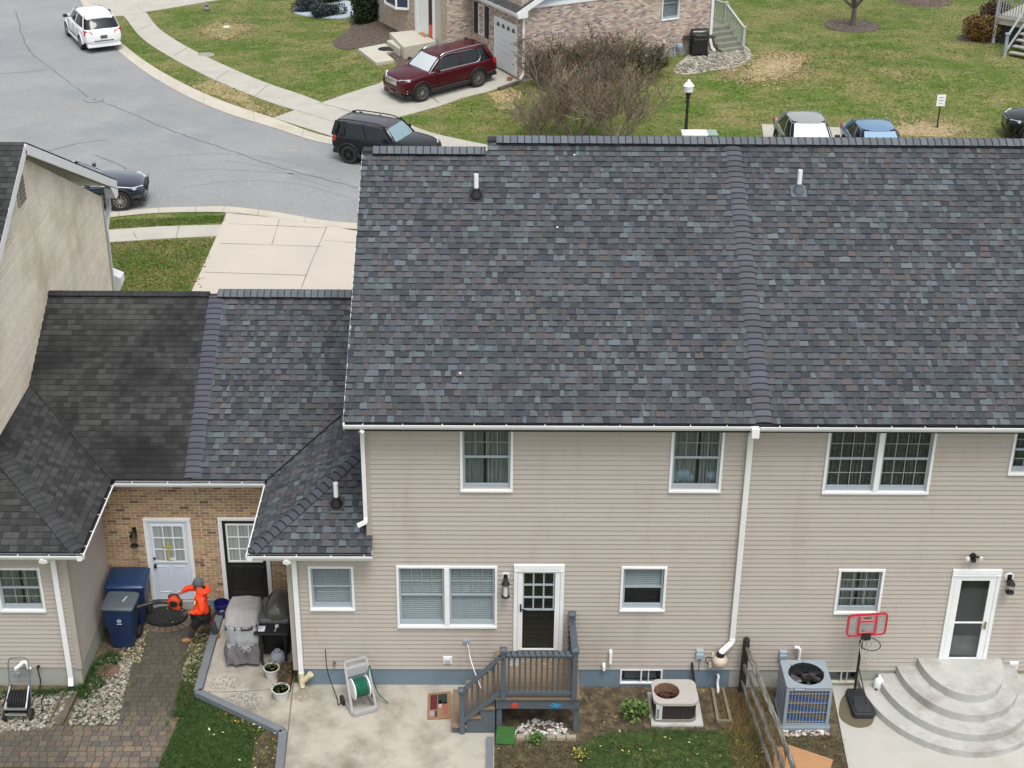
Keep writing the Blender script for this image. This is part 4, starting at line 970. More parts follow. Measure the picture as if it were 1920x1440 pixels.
ev = MB(); ev.box(4.66, XE, -0.31, 0.0, 5.985, 6.0); ev.build('soffit', M_white, rgt)
gutter(rgt, (4.72,-0.455,6.155), (XE,-0.455,6.155), (0,-1,0), seed=6)
disconnect(rgt, 1468, 1228)
p = W(1498,1213,-.05); MB().tube([(p.x-.10,-.10,p.z+.03),(p.x-.02,-.09,p.z+.02),(p.x+.015,-.08,p.z-.04),(p.x+.015,-.07,p.z-.45)], .032, 12).build('vent_pipe', M_pvc, rgt, smooth=True)
louver(rgt, 1900, 1247)
q = W(1893,1085,-.05); lathe_obj('mounting_plate', [(.0,-.03),(.085,-.03),(.095,.0)], (q.x,0,q.z+.02), M_white, rgt, 20, axis='y'); lantern(rgt, q.x, q.z, -.01, h=.24, glow=False, plate=False)
q = W(1825,1043,-.05); b = MB(); b.lathe([(.0,-.06),(.055,-.05),(.06,0)], (q.x,0,q.z), 14, axis='y'); b.beam((q.x,-.06,q.z),(q.x-.10,-.12,q.z+.01),.03,.03); b.beam((q.x,-.06,q.z),(q.x+.10,-.12,q.z+.02),.03,.03); b.box(q.x-.04,q.x+.04,-.13,-.05,q.z-.09,q.z-.03)
fl = b.build('flood_light', M_black, rgt, smooth=True); b = MB(); b.obox((q.x-.13,-.13,q.z-.01),(.07,.05,.07),Matrix.Rotation(.5,3,'Z')); b.obox((q.x+.13,-.13,q.z+.0),(.06,.05,.06),Matrix.Rotation(-.6,3,'Z')); b.build('lamp_head', mat('lamp_white', (.7,.7,.65), .4), fl)
# ---------- left house (mirror of the centre one), old dark roof
lft = thing('townhouse', 'left-hand townhouse with the old blackened roof, tall weathered gable and white back door', 'house', (-9.0, 0, 0))
GX = -9.75; XLc = -8.12; XWl = -7.70
co = MB(); co.box(-13, GX-.03, 0.26, 11.4, 0, 5.9); co.box(GX-.03, XLc-.03, 0.26, 6.4, 0, 3.2); co.build('wall_core', MATS['wall_core'], lft)
zt_ = (W(2,1146).x, W(88,1146).x, W(40,1146).z, W(40,1063).z)
siding('wall', lft, (-13,0,0), (1,0,0), XLc+13, FT+.02, 3.22, M_siding, [(zt_[0]+13+.03, zt_[1]+13-.03, zt_[2]+.03, zt_[3]-.03)], seed=51)
siding('wall', lft, (XLc,0,0), (0,1,0), BY, FT+.02, 3.22, M_siding, seed=52)
# the tall gable wall, stained, facing the link roof
gy0, gy1, gyr, gzr = -.1, 11.75, 5.5, 9.12
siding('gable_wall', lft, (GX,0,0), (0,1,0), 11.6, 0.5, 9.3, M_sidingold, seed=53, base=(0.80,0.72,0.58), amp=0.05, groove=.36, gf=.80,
       clip=[((GX,5.5,9.12), Vector((0,-.5287,-1))), ((GX,5.5,9.12), Vector((0,.5287,-1)))])
siding('wall', lft, (-13,0.001,0), (1,0,0), 13+GX, 3.2, 5.95, M_siding, seed=54)
cb = MB(); cb.box(GX-.02,GX+.028,11.53,11.62,0.3,5.95); cb.build('corner_board', M_corner, lft)
cb = MB(); cb.box(XLc-.085,XLc+.03,-.03,0,FT,3.22); cb.box(XLc,XLc+.03,0,.085,FT,3.22); cb.build('corner_board', M_corner, lft)
fd = MB(); fd.box(-13,XLc,0,.26,-.2,FT+.02); fd.box(XLc-.2,XLc,.26,BY,-.2,FT+.02); fd.box(-8.12,-6.08,BY-.03,BY+.1,-.2,.20); fd.build('foundation', M_found2, lft)
window(lft, *zt_, grid=(3,2), grid_lower=True, cover='curtain', seed=9)
mo = MB(); mo.box(-8.1,-6.08,BY,BY+.2,0.0,3.3); mo.build('wall', M_mortar, lft)
bricks('brickwork', lft, (-8.12,BY,0), (1,0,0), [(0.0,0.16),(2.04,0.16),(2.04,3.3),(0.0,3.3)], M_brick, BPAL, holes=[(wd[0]+8.12,wd[1]+8.12,wd[2],wd[3])], seed=6)
wfr, gg = entry_door(lft, wd, mat('white_door', (0.62,0.68,0.76), .5, var=.06, scale=4), BY, side=-1)
cr = MB(); ym = (0.42,0.40,0.10); cr.obox(((gg[0]+gg[1])/2-.02,BY-.050,gg[2]+.25),(.045,.008,.46),Matrix.Rotation(.06,3,'Y'),ym); cr.obox(((gg[0]+gg[1])/2-.02,BY-.052,gg[2]+.36),(.22,.008,.04),None,ym); cr.box(gg[0]+.28,gg[0]+.40,BY-.047,BY-.042,gg[2]+.02,gg[2]+.09,(.7,.7,.66)); cr.build('door_decoration', M_attr, wfr)
stp = MB(); stp.box(wd[0]-.05,wd[1]+.05,BY-.07,BY-.031,0,.19); struct(stp.build('door_sill', M_found2), 'low concrete sill under the white back door')
q = W(252,1000,BY-.05); lantern(lft, q.x, q.z+.05, BY, h=.30, glow=False, plate=False)
# roofs
lr = MB()
def hy(x): return ZL+SL*(XWl-x)
lr.add([(XWl,YL,ZL-.03),(XWl,YB,ZL-.03),(GX,YB+2.05,hy(GX)-.03),(GX,YL+2.05,hy(GX)-.03)], [(0,1,2,3)])
lr.add([(XWl,YL,ZL-.03),(GX,YL+2.05,hy(GX)-.03),(GX-.01,0.3,lz(.3)-.03),(-13,.3,lz(.3)-.03),(-13,YL,ZL-.03)], [(0,1,2,3,4)])
lr.add([(XWl,YB,kz(YB)-.03),(XS,YB,kz(YB)-.03),(XS,YK,kz(YK)-.03),(GX,YK,kz(YK)-.03),(GX,YB+2.05,kz(YB+2.05)-.03)], [(0,1,2,3,4)])
lr.add([(XS,YK,kz(YK)-.03),(GX,YK,kz(YK)-.03),(GX,11.2,3.2),(XS,11.2,3.2)], [(0,1,2,3)])
lrf2 = lr.build('roof', M_under, lft, fixn=False)
hn = Vector((-1,-1,0)).normalized()        # hip runs from the corner to the north-west; this side is south-west
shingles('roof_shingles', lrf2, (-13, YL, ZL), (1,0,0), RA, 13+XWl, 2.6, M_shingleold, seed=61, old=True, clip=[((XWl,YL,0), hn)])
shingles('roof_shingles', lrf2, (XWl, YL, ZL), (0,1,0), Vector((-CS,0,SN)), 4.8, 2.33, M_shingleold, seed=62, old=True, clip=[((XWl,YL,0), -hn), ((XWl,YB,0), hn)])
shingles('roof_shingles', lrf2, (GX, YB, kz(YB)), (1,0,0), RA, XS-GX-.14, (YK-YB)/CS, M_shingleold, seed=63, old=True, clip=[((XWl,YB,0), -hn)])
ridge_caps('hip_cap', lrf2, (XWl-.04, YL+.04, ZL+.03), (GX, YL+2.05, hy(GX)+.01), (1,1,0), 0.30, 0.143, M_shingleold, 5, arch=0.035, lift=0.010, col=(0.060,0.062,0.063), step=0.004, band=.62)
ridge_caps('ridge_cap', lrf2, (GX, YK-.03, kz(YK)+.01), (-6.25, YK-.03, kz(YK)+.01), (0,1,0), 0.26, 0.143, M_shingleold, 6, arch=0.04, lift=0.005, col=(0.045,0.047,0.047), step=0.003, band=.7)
vl = MB(); vl.beam((XWl,YB,kz(YB)+.010), (GX,YB+2.05,kz(YB+2.05)+.010), 0.025, 0.010); vl.build('valley_flashing', M_under, lrf2)
ev = MB(); ev.box(-13,XWl-.05,-0.31,-0.285,3.19,3.38); ev.box(XWl-.075,XWl-.05,-0.285,YB,3.19,3.38); ev.build('fascia', M_white, lft)
ev = MB(); ev.box(-13,XWl-.075,-0.285,0.0,3.20,3.215); ev.box(XLc,XWl-.075,0.0,YB+.3,3.20,3.215); ev.box(XLc,-6.08,YB+.02,BY,3.22,3.235); ev.build('soffit', M_corner, lft)
gutter(lft, (-13,-0.43,3.345), (XWl+.07,-0.43,3.345), (0,-1,0), seed=13)
gutter(lft, (XWl+.07,-0.43,3.345), (XWl+.07,YB-.09,3.345), (1,0,0), seed=14, hang=.55)
gutter(lft, (XWl+.07,YB-.09,3.36), (-6.08,YB-.09,3.36), (0,-1,0), seed=15)
vb = W(2,940,.0)
b = MB(); b.box(-9.75,-9.56,.10,.28,3.78,3.92); b.box(-9.60,-9.45,.05,.12,3.72,3.80); vo = b.build('roof_bracket', M_pvc, lft, bevel=.01)
MB().tube([(-9.66,.2,3.9),(-9.66,.2,4.25)], .045, 12).build('vent_pipe', M_pvc, vo, smooth=True)
# big gable roof
def gz_(y): return 9.36-(SL*(5.5-y) if y < 5.5 else 0.48*(y-5.5))
rb = MB()
for ya, yb in ((-.4,5.5),(5.5,12.25)):
    rb.add([(-13.5,ya,gz_(ya)-.03),(GX+.22,ya,gz_(ya)-.03),(GX+.22,yb,gz_(yb)-.03),(-13.5,yb,gz_(yb)-.03),(-13.5,ya,gz_(ya)-.16),(GX+.22,ya,gz_(ya)-.16),(GX+.22,yb,gz_(yb)-.16),(-13.5,yb,gz_(yb)-.16)],
       [(0,1,2,3),(4,7,6,5),(0,4,5,1),(1,5,6,2),(2,6,7,3),(3,7,4,0)])
grf = rb.build('roof', M_white, lft)
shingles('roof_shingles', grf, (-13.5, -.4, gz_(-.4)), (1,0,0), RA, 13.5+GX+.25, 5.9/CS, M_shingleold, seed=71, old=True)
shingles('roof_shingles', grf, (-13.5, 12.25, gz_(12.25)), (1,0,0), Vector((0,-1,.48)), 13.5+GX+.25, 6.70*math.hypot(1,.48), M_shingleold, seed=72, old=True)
rk = MB()
rk.beam((GX+.235,-.4,gz_(-.4)-.14),(GX+.235,5.5,gz_(5.5)-.14),.03,.20); rk.beam((GX+.235,5.5,gz_(5.5)-.14),(GX+.235,12.25,gz_(12.25)-.14),.03,.20)
rk.box(GX-.0,GX+.22,12.0,12.27,gz_(12.25)-.40,gz_(12.25)-.14); rk.add([(GX+.25,11.55,gz_(11.55)-.23),(GX+.25,12.27,gz_(12.27)-.23),(GX+.25,12.27,gz_(12.25)-.42),(GX+.25,12.0,gz_(12.25)-.42)], [(0,1,2,3)])
rk.build('rake_board', M_white, lft)
sf = MB(); sf.beam((GX+.11,-.4,gz_(-.4)-.20),(GX+.11,5.5,gz_(5.5)-.20),.22,.02); sf.beam((GX+.11,5.5,gz_(5.5)-.20),(GX+.11,12.1,gz_(12.1)-.20),.22,.02); sf.build('rake_soffit', M_corner, lft)
downspout(lft, [(GX-.02,12.22,gz_(12.25)-.25),(GX+.02,12.1,5.45),(GX-.02,11.72,4.95),(GX-.02,11.72,.2)], .11,.08, mat('aluminium_pipe', (.62,.65,.68), .35, metal=.3))
# little gable vent near the rake
vq = PL(36,356,(GX,0,0),Vector((1,0,0))); gv = MB(); gv.obox((GX+.03,vq.y,vq.z),(.04,.5,.6),None,(1,1,1)); gv.build('gable_vent', M_corner, lft, bevel=.01)
gv = MB()
for k in range(6): gv.box(GX+.05,GX+.065,vq.y-.19,vq.y+.19,vq.z-.25+k*.09,vq.z-.20+k*.09)
gv.build('vent_louver', mat('vent_shade', (.2,.17,.13), .8), lft)
# front porch gable tip peeping past the corner
pg = MB(); pt = U_ = PL(228,520,(0,12.6,0),Vector((0,1,0)))
pg.add([(-10.25,12.6,3.50),(-9.78,12.6,3.28),(-9.78,12.6,3.08),(-9.92,12.6,2.78),(-10.25,13.0,3.50),(-9.78,13.0,3.28),(-9.78,13.0,3.08),(-9.92,13.0,2.78)], [(0,3,2,1),(4,5,6,7),(0,1,5,4),(1,2,6,5),(2,3,7,6),(0,4,7,3)]); pg.build('porch_eave', M_white, lft)
# downspout at the back
a = W(98,1052,-.07); c = W(136,1283,-.07); xq = (a.x+c.x)/2
downspout(lft, [(xq-.12,-.40,3.24),(xq-.05,-.37,3.20),(xq,-.10,3.12),(xq,-.07,3.04),(xq,-.07,0.26),(xq+.01,-.16,.13)], .10,.065)
# white condensate trap, hose tap
p = W(43,1250,-.12); MB().tube(spline([(p.x-.13,-.10,p.z-.16),(p.x-.13,-.16,p.z-.02),(p.x-.03,-.14,p.z+.06),(p.x+.0,-.12,p.z+.10),(p.x+.08,-.10,p.z+.08),(p.x+.09,-.09,p.z-.06),(p.x+.13,-.06,p.z-.06)],3), .038, 12).build('vent_pipe', M_pvc, lft, smooth=True)
p = W(72,1250,-.05); hb = MB(); hb.tube([(p.x,0,p.z),(p.x,-.09,p.z),(p.x,-.10,p.z-.05)], .014, 8); hb.lathe([(.0,-.03),(.035,-.03),(.035,-.015),(.0,-.015)], (p.x,-.06,p.z+.03), 10)
hb.tube(spline([(p.x,-.10,p.z-.05),(p.x+.02,-.12,p.z-.3),(p.x,-.18,.06)],4), .012, 6); hb.build('hose_bib', M_black, lft)

# ================================================================ the brick house across the street
TH = math.radians(28.8); uu = Vector((math.cos(TH), math.sin(TH), 0)); vv = Vector((-math.sin(TH), math.cos(TH), 0)); ZF = 0.45
fO = T(977,154); fO.z = 0
far = thing('brick_house', 'pale brick house across the street with a white garage door and black shutters', 'house', (fO.x, fO.y, 0))
nS = Vector((uu.y, -uu.x, 0))      # outward of the side wall (towards the camera)
nG = -uu                            # outward of the garage wall
def side(px, py): p = PL(px, py, fO, nS); return (p-fO).dot(uu), p.z
def gar(px, py): p = PL(px, py, fO, nG); return (p-fO).dot(vv), p.z
FP = [(0.46,0.33,0.27)]*4+[(0.53,0.42,0.345)]*5+[(0.40,0.28,0.235)]*3+[(0.30,0.265,0.265)]*2+[(0.58,0.50,0.42)]*5+[(0.20,0.175,0.185)]
Lside = side(1331,100)[0]; Lg = gar(885,60)[0]; HW = 4.2
w0 = side(1240,30); w1_ = side(1272,37.8)
sw = (w0[0], w1_[0], side(1256,37)[1], side(1256,37)[1]+1.45)
g0 = gar(930,124); g1 = gar(968,148); gd = (min(g0[0],g1[0])+.02, max(g0[0],g1[0])-.0, ZF+.02, ZF+2.15)
q0 = gar(895,60); q1 = gar(908,68); shw = (gar(909,60)[0], gar(898,50)[0], gar(900,64)[1], gar(900,64)[1]+1.35)
b = MB()
def wallq(a, c, z0, z1, thick=.2):
    L_ = (c-a).length; d_ = (c-a).normalized(); h = holes.get(len(b.f) if False else (round(a.x,2),round(c.x,2)))
    rects = [(0,L_,z0,z1)] if not h else [(0,h[0],z0,z1),(h[1],L_,z0,z1),(h[0],h[1],z0,h[2]),(h[0],h[1],h[3],z1)]
    for r0_, r1_, q0_, q1_ in rects: b.add([a+d_*r0_+Vector((0,0,q0_)), a+d_*r1_+Vector((0,0,q0_)), a+d_*r1_+Vector((0,0,q1_)), a+d_*r0_+Vector((0,0,q1_))], [(0,1,2,3)])
vP = 1.25   # the entry part stands forward
cA = fO; cB = fO+vv*Lg; cC = cB-uu*vP; cD = cC+vv*9.0; cE = fO+uu*Lside
holes = {(round(cE.x,2),round(cA.x,2)):(Lside-sw[1]+.03,Lside-sw[0]-.03,sw[2]+.03,sw[3]-.03), (round(cA.x,2),round(cB.x,2)):(min(shw[0],shw[1])+.03,max(shw[0],shw[1])-.03,shw[2]+.03,shw[3]-.03)}
for a, c in ((cE,cA),(cA,cB),(cB,cC),(cC,cD)): wallq(a, c, 0.2, HW)
b.build('wall', M_mortar2, far, fixn=False)
bricks('brickwork', far, cA, uu, [(0,ZF),(Lside,ZF),(Lside,HW),(0,HW)], M_brick, FP, holes=[(sw[0],sw[1],sw[2],sw[3])], seed=81, label=None)
bricks('brickwork', far, cB, -vv, [(0,ZF),(Lg,ZF),(Lg,HW),(0,HW)], M_brick, FP, holes=[(Lg-gd[1]-.1,Lg-gd[0]+.1,ZF,gd[3]+.05)], seed=82)
bricks('brickwork', far, cC, uu, [(0,ZF),(vP,ZF),(vP,HW),(0,HW)], M_brick, FP, seed=83)
bricks('brickwork', far, cC+vv*9.0, -vv, [(2.0,ZF),(9,ZF),(9,HW),(2.0,HW)], M_brick, [(0.52,0.43,0.32)]*4+[(0.45,0.36,0.27)]*3, seed=84, holes=[(9-1.75,9-.62,1.0,HW)])
fd = MB(); fd.beam(cA+uu*(Lside*.55)+Vector((0,0,ZF+.05))-vv*.02, cE+Vector((0,0,ZF+.05))-vv*.02, .1,.35); fd.build('foundation', M_found2, far)
# side window
window(far, sw[0], sw[1], sw[2], sw[3], grid=(3,2), cover='blind', O=tuple(fO), u=tuple(uu))
# garage door
Rg = Matrix((-vv, uu, Vector((0,0,1)))).transposed()
def gb_(mb, v0, v1, d0, d1, z0, z1, col=(1,1,1)):   # v along garage wall, d = depth into the house
    mb.obox(fO+vv*((v0+v1)/2)+uu*((d0+d1)/2)+Vector((0,0,(z0+z1)/2)), (abs(v1-v0),abs(d1-d0),z1-z0), Rg, col)
f_ = MB(); gb_(f_, gd[0]-.1, gd[0], -.05,.05, gd[2], gd[3]+.1); gb_(f_, gd[1], gd[1]+.1, -.05,.05, gd[2], gd[3]+.1); gb_(f_, gd[0], gd[1], -.05,.05, gd[3], gd[3]+.1)
gfr = f_.build('garage_frame', M_white, far)
f_ = MB(); nh = 8
for k in range(nh):
    z_a = gd[2]+(gd[3]-gd[2])*k/nh; z_b = gd[2]+(gd[3]-gd[2])*(k+1)/nh; gb_(f_, gd[0], gd[1], -.02,.03, z_a+.006, z_b-.006)
gb_(f_, gd[0], gd[1], 0.0,.04, gd[2], gd[3]); f_.build('garage_door', mat('garage_white', (.74,.76,.78), .5), gfr)
f_ = MB(); nw = 4
for k in range(nw):
    v_a = gd[0]+(gd[1]-gd[0])*(k+.18)/nw; v_b = gd[0]+(gd[1]-gd[0])*(k+.82)/nw; zc = gd[3]-.22
    n_ = 10; vs = [fO+vv*((v_a+v_b)/2+(v_b-v_a)/2*math.cos(math.pi*i/n_))-uu*.026+Vector((0,0,zc-.07+.2*math.sin(math.pi*i/n_))) for i in range(n_+1)]
    f_.add(vs, [tuple(range(n_+1))])
f_.build('pane', mat('dark_pane', (.04,.045,.05), .15), gfr, fixn=False)
# shuttered window
wv0, wv1 = min(shw[0],shw[1]), max(shw[0],shw[1])
window(far, -wv1, -wv0, shw[2], shw[3], grid=(3,2), cover='curtain', O=tuple(fO), u=tuple(-vv), seed=4)
for s_, v_ in ((1, wv1+.06), (-1, wv0-.38)):
    f_ = MB(); gb_(f_, v_, v_+.32, -.05,-.01, shw[2]-.02, shw[3]+.02); gb_(f_, v_+.04, v_+.28, -.06,-.045, shw[2]+.05, shw[3]-.05); f_.build('shutter', mat('black_shutter', (.02,.018,.02), .5), far)
# entry door in the projecting part, white pillar trims, bay window
def ent(px, py): p = PL(px, py, cC, nG); return (p-cC).dot(vv), p.z
e0 = ent(815,70)[0]; e1 = ent(783,50)[0]
f_ = MB()
def eb(mb, v0, v1, d0, d1, z0, z1): mb.obox(cC+vv*((v0+v1)/2)+uu*((d0+d1)/2)+Vector((0,0,(z0+z1)/2)), (abs(v1-v0),abs(d1-d0),z1-z0), Rg)
eb(f_, e0-.05, e0+.10, -.06,.03, .95, HW); eb(f_, e1-.10, e1+.15, -.07,.03, .95, HW); fr_ = f_.build('door_frame', M_white, far)
f_ = MB(); eb(f_, e0+.10, e0+.55, -.02,.02, .97, 3.0); f_.build('door', mat('dark_red_door', (.05,.015,.02), .4), fr_)
f_ = MB(); eb(f_, e0+.55, e1-.10, -.045,.0, .97, 3.0); f_.build('storm_door', M_white, fr_)
bw = ent(750,12)[0]
bmw = MB(); bz0, bz1 = ent(765,18)[1], HW
P_ = [cC+vv*(bw-.95), cC+vv*(bw-.55)-uu*.45, cC+vv*(bw+.65)-uu*.45, cC+vv*(bw+1.05)]
for i in range(3):
    a_, c_2 = P_[i], P_[i+1]
    for z_ in (bz0, bz1-.1): bmw.beam(a_+Vector((0,0,z_+.05)), c_2+Vector((0,0,z_+.05)), .12,.10)
for p_ in P_: bmw.beam(p_+Vector((0,0,bz0)), p_+Vector((0,0,bz1)), .09,.09)
bmw.add([p_+Vector((0,0,bz0)) for p_ in P_], [(0,1,2,3)]); bo = bmw.build('bay_window', M_white, far)
f_ = MB()
for i in range(3): f_.add([P_[i]+Vector((0,0,bz0+.1)), P_[i+1]+Vector((0,0,bz0+.1)), P_[i+1]+Vector((0,0,bz1)), P_[i]+Vector((0,0,bz1))], [(0,1,2,3)])
f_.build('pane', mat('bay_pane', (.035,.05,.09), .12), bo, fixn=False)
# roof of the garage end: eave above the garage door, gable over the side wall
rz = 3.05
gut = PL(973,26,fO+nG*.35,nG); rz = gut.z
ov = nG*.38+nS*.30
r0 = fO+ov+Vector((0,0,rz)); sl2 = 0.50
ridge_d = 3.9
b = MB()
A_ = fO+nG*.38+nS*.30+Vector((0,0,rz)); B_ = fO+nG*.38+vv*(Lg+.4)+Vector((0,0,rz)); C_ = B_+uu*(ridge_d+.38)+Vector((0,0,sl2*(ridge_d+.38))); D_ = A_+uu*(ridge_d+.38)+Vector((0,0,sl2*(ridge_d+.38)))
E_ = fO+uu*(2*ridge_d+.38)+nS*.30+Vector((0,0,rz)); F_ = fO+uu*(2*ridge_d+.38)+vv*(Lg+.4)+Vector((0,0,rz))
for q in ((A_,B_,C_,D_),(D_,C_,F_,E_)):
    q = [p_-Vector((0,0,.03)) for p_ in q]; lo = [p_-Vector((0,0,.15)) for p_ in q]
    b.add(q+lo, [(0,1,2,3),(7,6,5,4),(0,4,5,1),(1,5,6,2),(2,6,7,3),(3,7,4,0)])
farroof = b.build('roof', M_white, far)
sdir = (uu+Vector((0,0,sl2))).normalized()
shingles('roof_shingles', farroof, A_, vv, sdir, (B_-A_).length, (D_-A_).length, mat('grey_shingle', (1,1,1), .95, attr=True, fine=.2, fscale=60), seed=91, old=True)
gbl = MB(); gbl.add([fO+Vector((0,0,HW-1.0)), fO+uu*2*ridge_d+Vector((0,0,HW-1.0)), fO+uu*2*ridge_d+Vector((0,0,rz-.1)), fO+uu*ridge_d+Vector((0,0,rz+sl2*ridge_d-.1)), fO+Vector((0,0,rz-.1))], [(0,1,2,3,4)])
for v_ in gbl.v[:]: pass
gbl.v = [(x_+nS.x*.012, y_+nS.y*.012, z_) for x_, y_, z_ in gbl.v]
gbl.v = [(x_, y_, max(z_, rz+.15)) for x_, y_, z_ in gbl.v]
gbl.build('gable', mat('pale_vinyl', (.5,.56,.6), .6), far, fixn=False)
b = MB(); b.beam(A_+Vector((0,0,-.08)), A_+(E_-A_)*0+Vector((0,0,-.08))+uu*(ridge_d+.38)+Vector((0,0,sl2*(ridge_d+.38))), .035,.22)
b.beam(fO+nS*.02+Vector((0,0,rz+.12))+uu*.1, fO+nS*.02+Vector((0,0,rz+.12))+uu*2*ridge_d, .05,.12)
b.beam(A_+Vector((0,0,-.10))+uu*.02, A_+Vector((0,0,-.10))+uu*.5, .05,.26)
b.build('rake_board', M_white, far)
gutter(far, A_+nG*.09, B_+nG*.09, nG)
downspout(far, [fO+nS*.07+nG*-.06+Vector((0,0,rz-.15)), fO+nS*.07+nG*-.06+Vector((0,0,ZF+.25)), fO+nS*.12+nG*.12+Vector((0,0,ZF+.06))], .11,.07)
downspout(far, [cE+nS*.07-uu*.08+Vector((0,0,HW)), cE+nS*.07-uu*.08+Vector((0,0,ZF+.55)), cE+nS*.15-uu*.02+Vector((0,0,ZF+.2)), cE+nS*.35+uu*.02+Vector((0,0,ZF+.08))], .12,.08)
wb = MB(); wb.lathe([(.0,.0),(.13,.02),(.16,.12),(.14,.24),(.0,.28)], tuple(side and (fO+uu*side(1269,98)[0]+nS*.18+Vector((0,0,ZF+.35)))), 14); wb.beam(fO+uu*(side(1262,98)[0])+nS*.1+Vector((0,0,ZF)), fO+uu*(side(1262,98)[0])+nS*.1+Vector((0,0,ZF+.6)), .05,.05)
wb.build('gas_meter', mat('meter_grey', (.30,.36,.40), .5), far)
p = fO+uu*side(1243,89)[0]+nS*.05; MB().box(p.x-.07,p.x+.07,p.y-.03,p.y+.02,ZF+.62,ZF+.86).build('junction_box', mat('orange_box', (.75,.6,.52), .6), far)
# porch, steps and walk (concrete, poured in place)
def prism_t(name, quad, z0, z1, m, label=None, cat=None):
    b = MB(); b.prism([v2(G(px, py, z1)) for px, py in quad], z0, z1); o = b.build(name, m, bevel=.015, bsegs=1)
    return struct(o, label)
M_porch = mat('porch_concrete', (.50,.47,.39), .9, var=.08, scale=2, fine=.08, fscale=30)
prism_t('porch', ((730,61),(783,55.7),(818,76.8),(757,88.2)), .35, 1.02, M_porch, 'square concrete front porch of the brick house')
prism_t('porch_step', ((725,75.6),(738,74),(758,87),(749,91)), .35, .84, M_porch, 'single step beside the square porch')
prism_t('front_walk', ((671,91),(722,81),(742,92),(723,98.5),(739,112),(705,117)), .35, .60, M_porch, 'short raised walk leading to the porch')
prism_t('walk_step', ((706,122.5),(741,118),(744,121),(709,126.5)), .25, .44, M_porch, 'lower step at the end of the raised walk')
# ================================================================ vehicles
def paint(name, col, metal=0.3, rough=0.32, coat=0.8): return mat(name, col, rough*.8, metal=metal*.5, coat=coat*.3, fine=0.02, spec=.3)
M_cglass = mat('car_glass', (0.010,0.013,0.015), 0.05, spec=0.45)
M_wind = mat('windscreen', (0.06,0.08,0.09), 0.08, spec=1.0, coat=1.0)
M_trim = mat('black_cladding', (0.02,0.02,0.021), 0.6)
M_tyre = mat('tyre_rubber', (0.018,0.018,0.018), 0.85)
M_chrome = mat('chrome', (0.65,0.66,0.68), 0.18, metal=1.0)
M_red = mat('tail_red', (0.45,0.01,0.015), 0.2, coat=0.8)
M_lamp = mat('head_lamp', (0.62,0.66,0.70), 0.12, coat=1.0)
M_rimS = mat('silver_rim', (0.5,0.5,0.5), 0.3, metal=0.8)
M_rimB = mat('black_rim', (0.05,0.05,0.052), 0.35, metal=0.5)
def loft(b, rings, mi=0, col=(1,1,1), close=True, caps=True):
    n = len(rings[0]); o = len(b.v); vs = [p for r_ in rings for p in r_]
    fs = []
    for i in range(len(rings)-1):
        for k in range(n if close else n-1): fs.append((i*n+k, i*n+(k+1)%n, (i+1)*n+(k+1)%n, (i+1)*n+k))
    if caps: fs += [tuple(range(n)), tuple((len(rings)-1)*n+k for k in range(n))[::-1]]
    b.add(vs, fs, col, mi)
V_3 = Vector
def flat_(b, pts, sg):      # press a tube into a thin strip lying on the side glass
    n = len(b.v)//len(pts); o = []
    for i, p_ in enumerate(pts):
        for k in range(n): x, y, z = b.v[i*n+k]; o.append((x, p_[1]+(y-p_[1])*.22+sg*.006, z))
    b.v = o
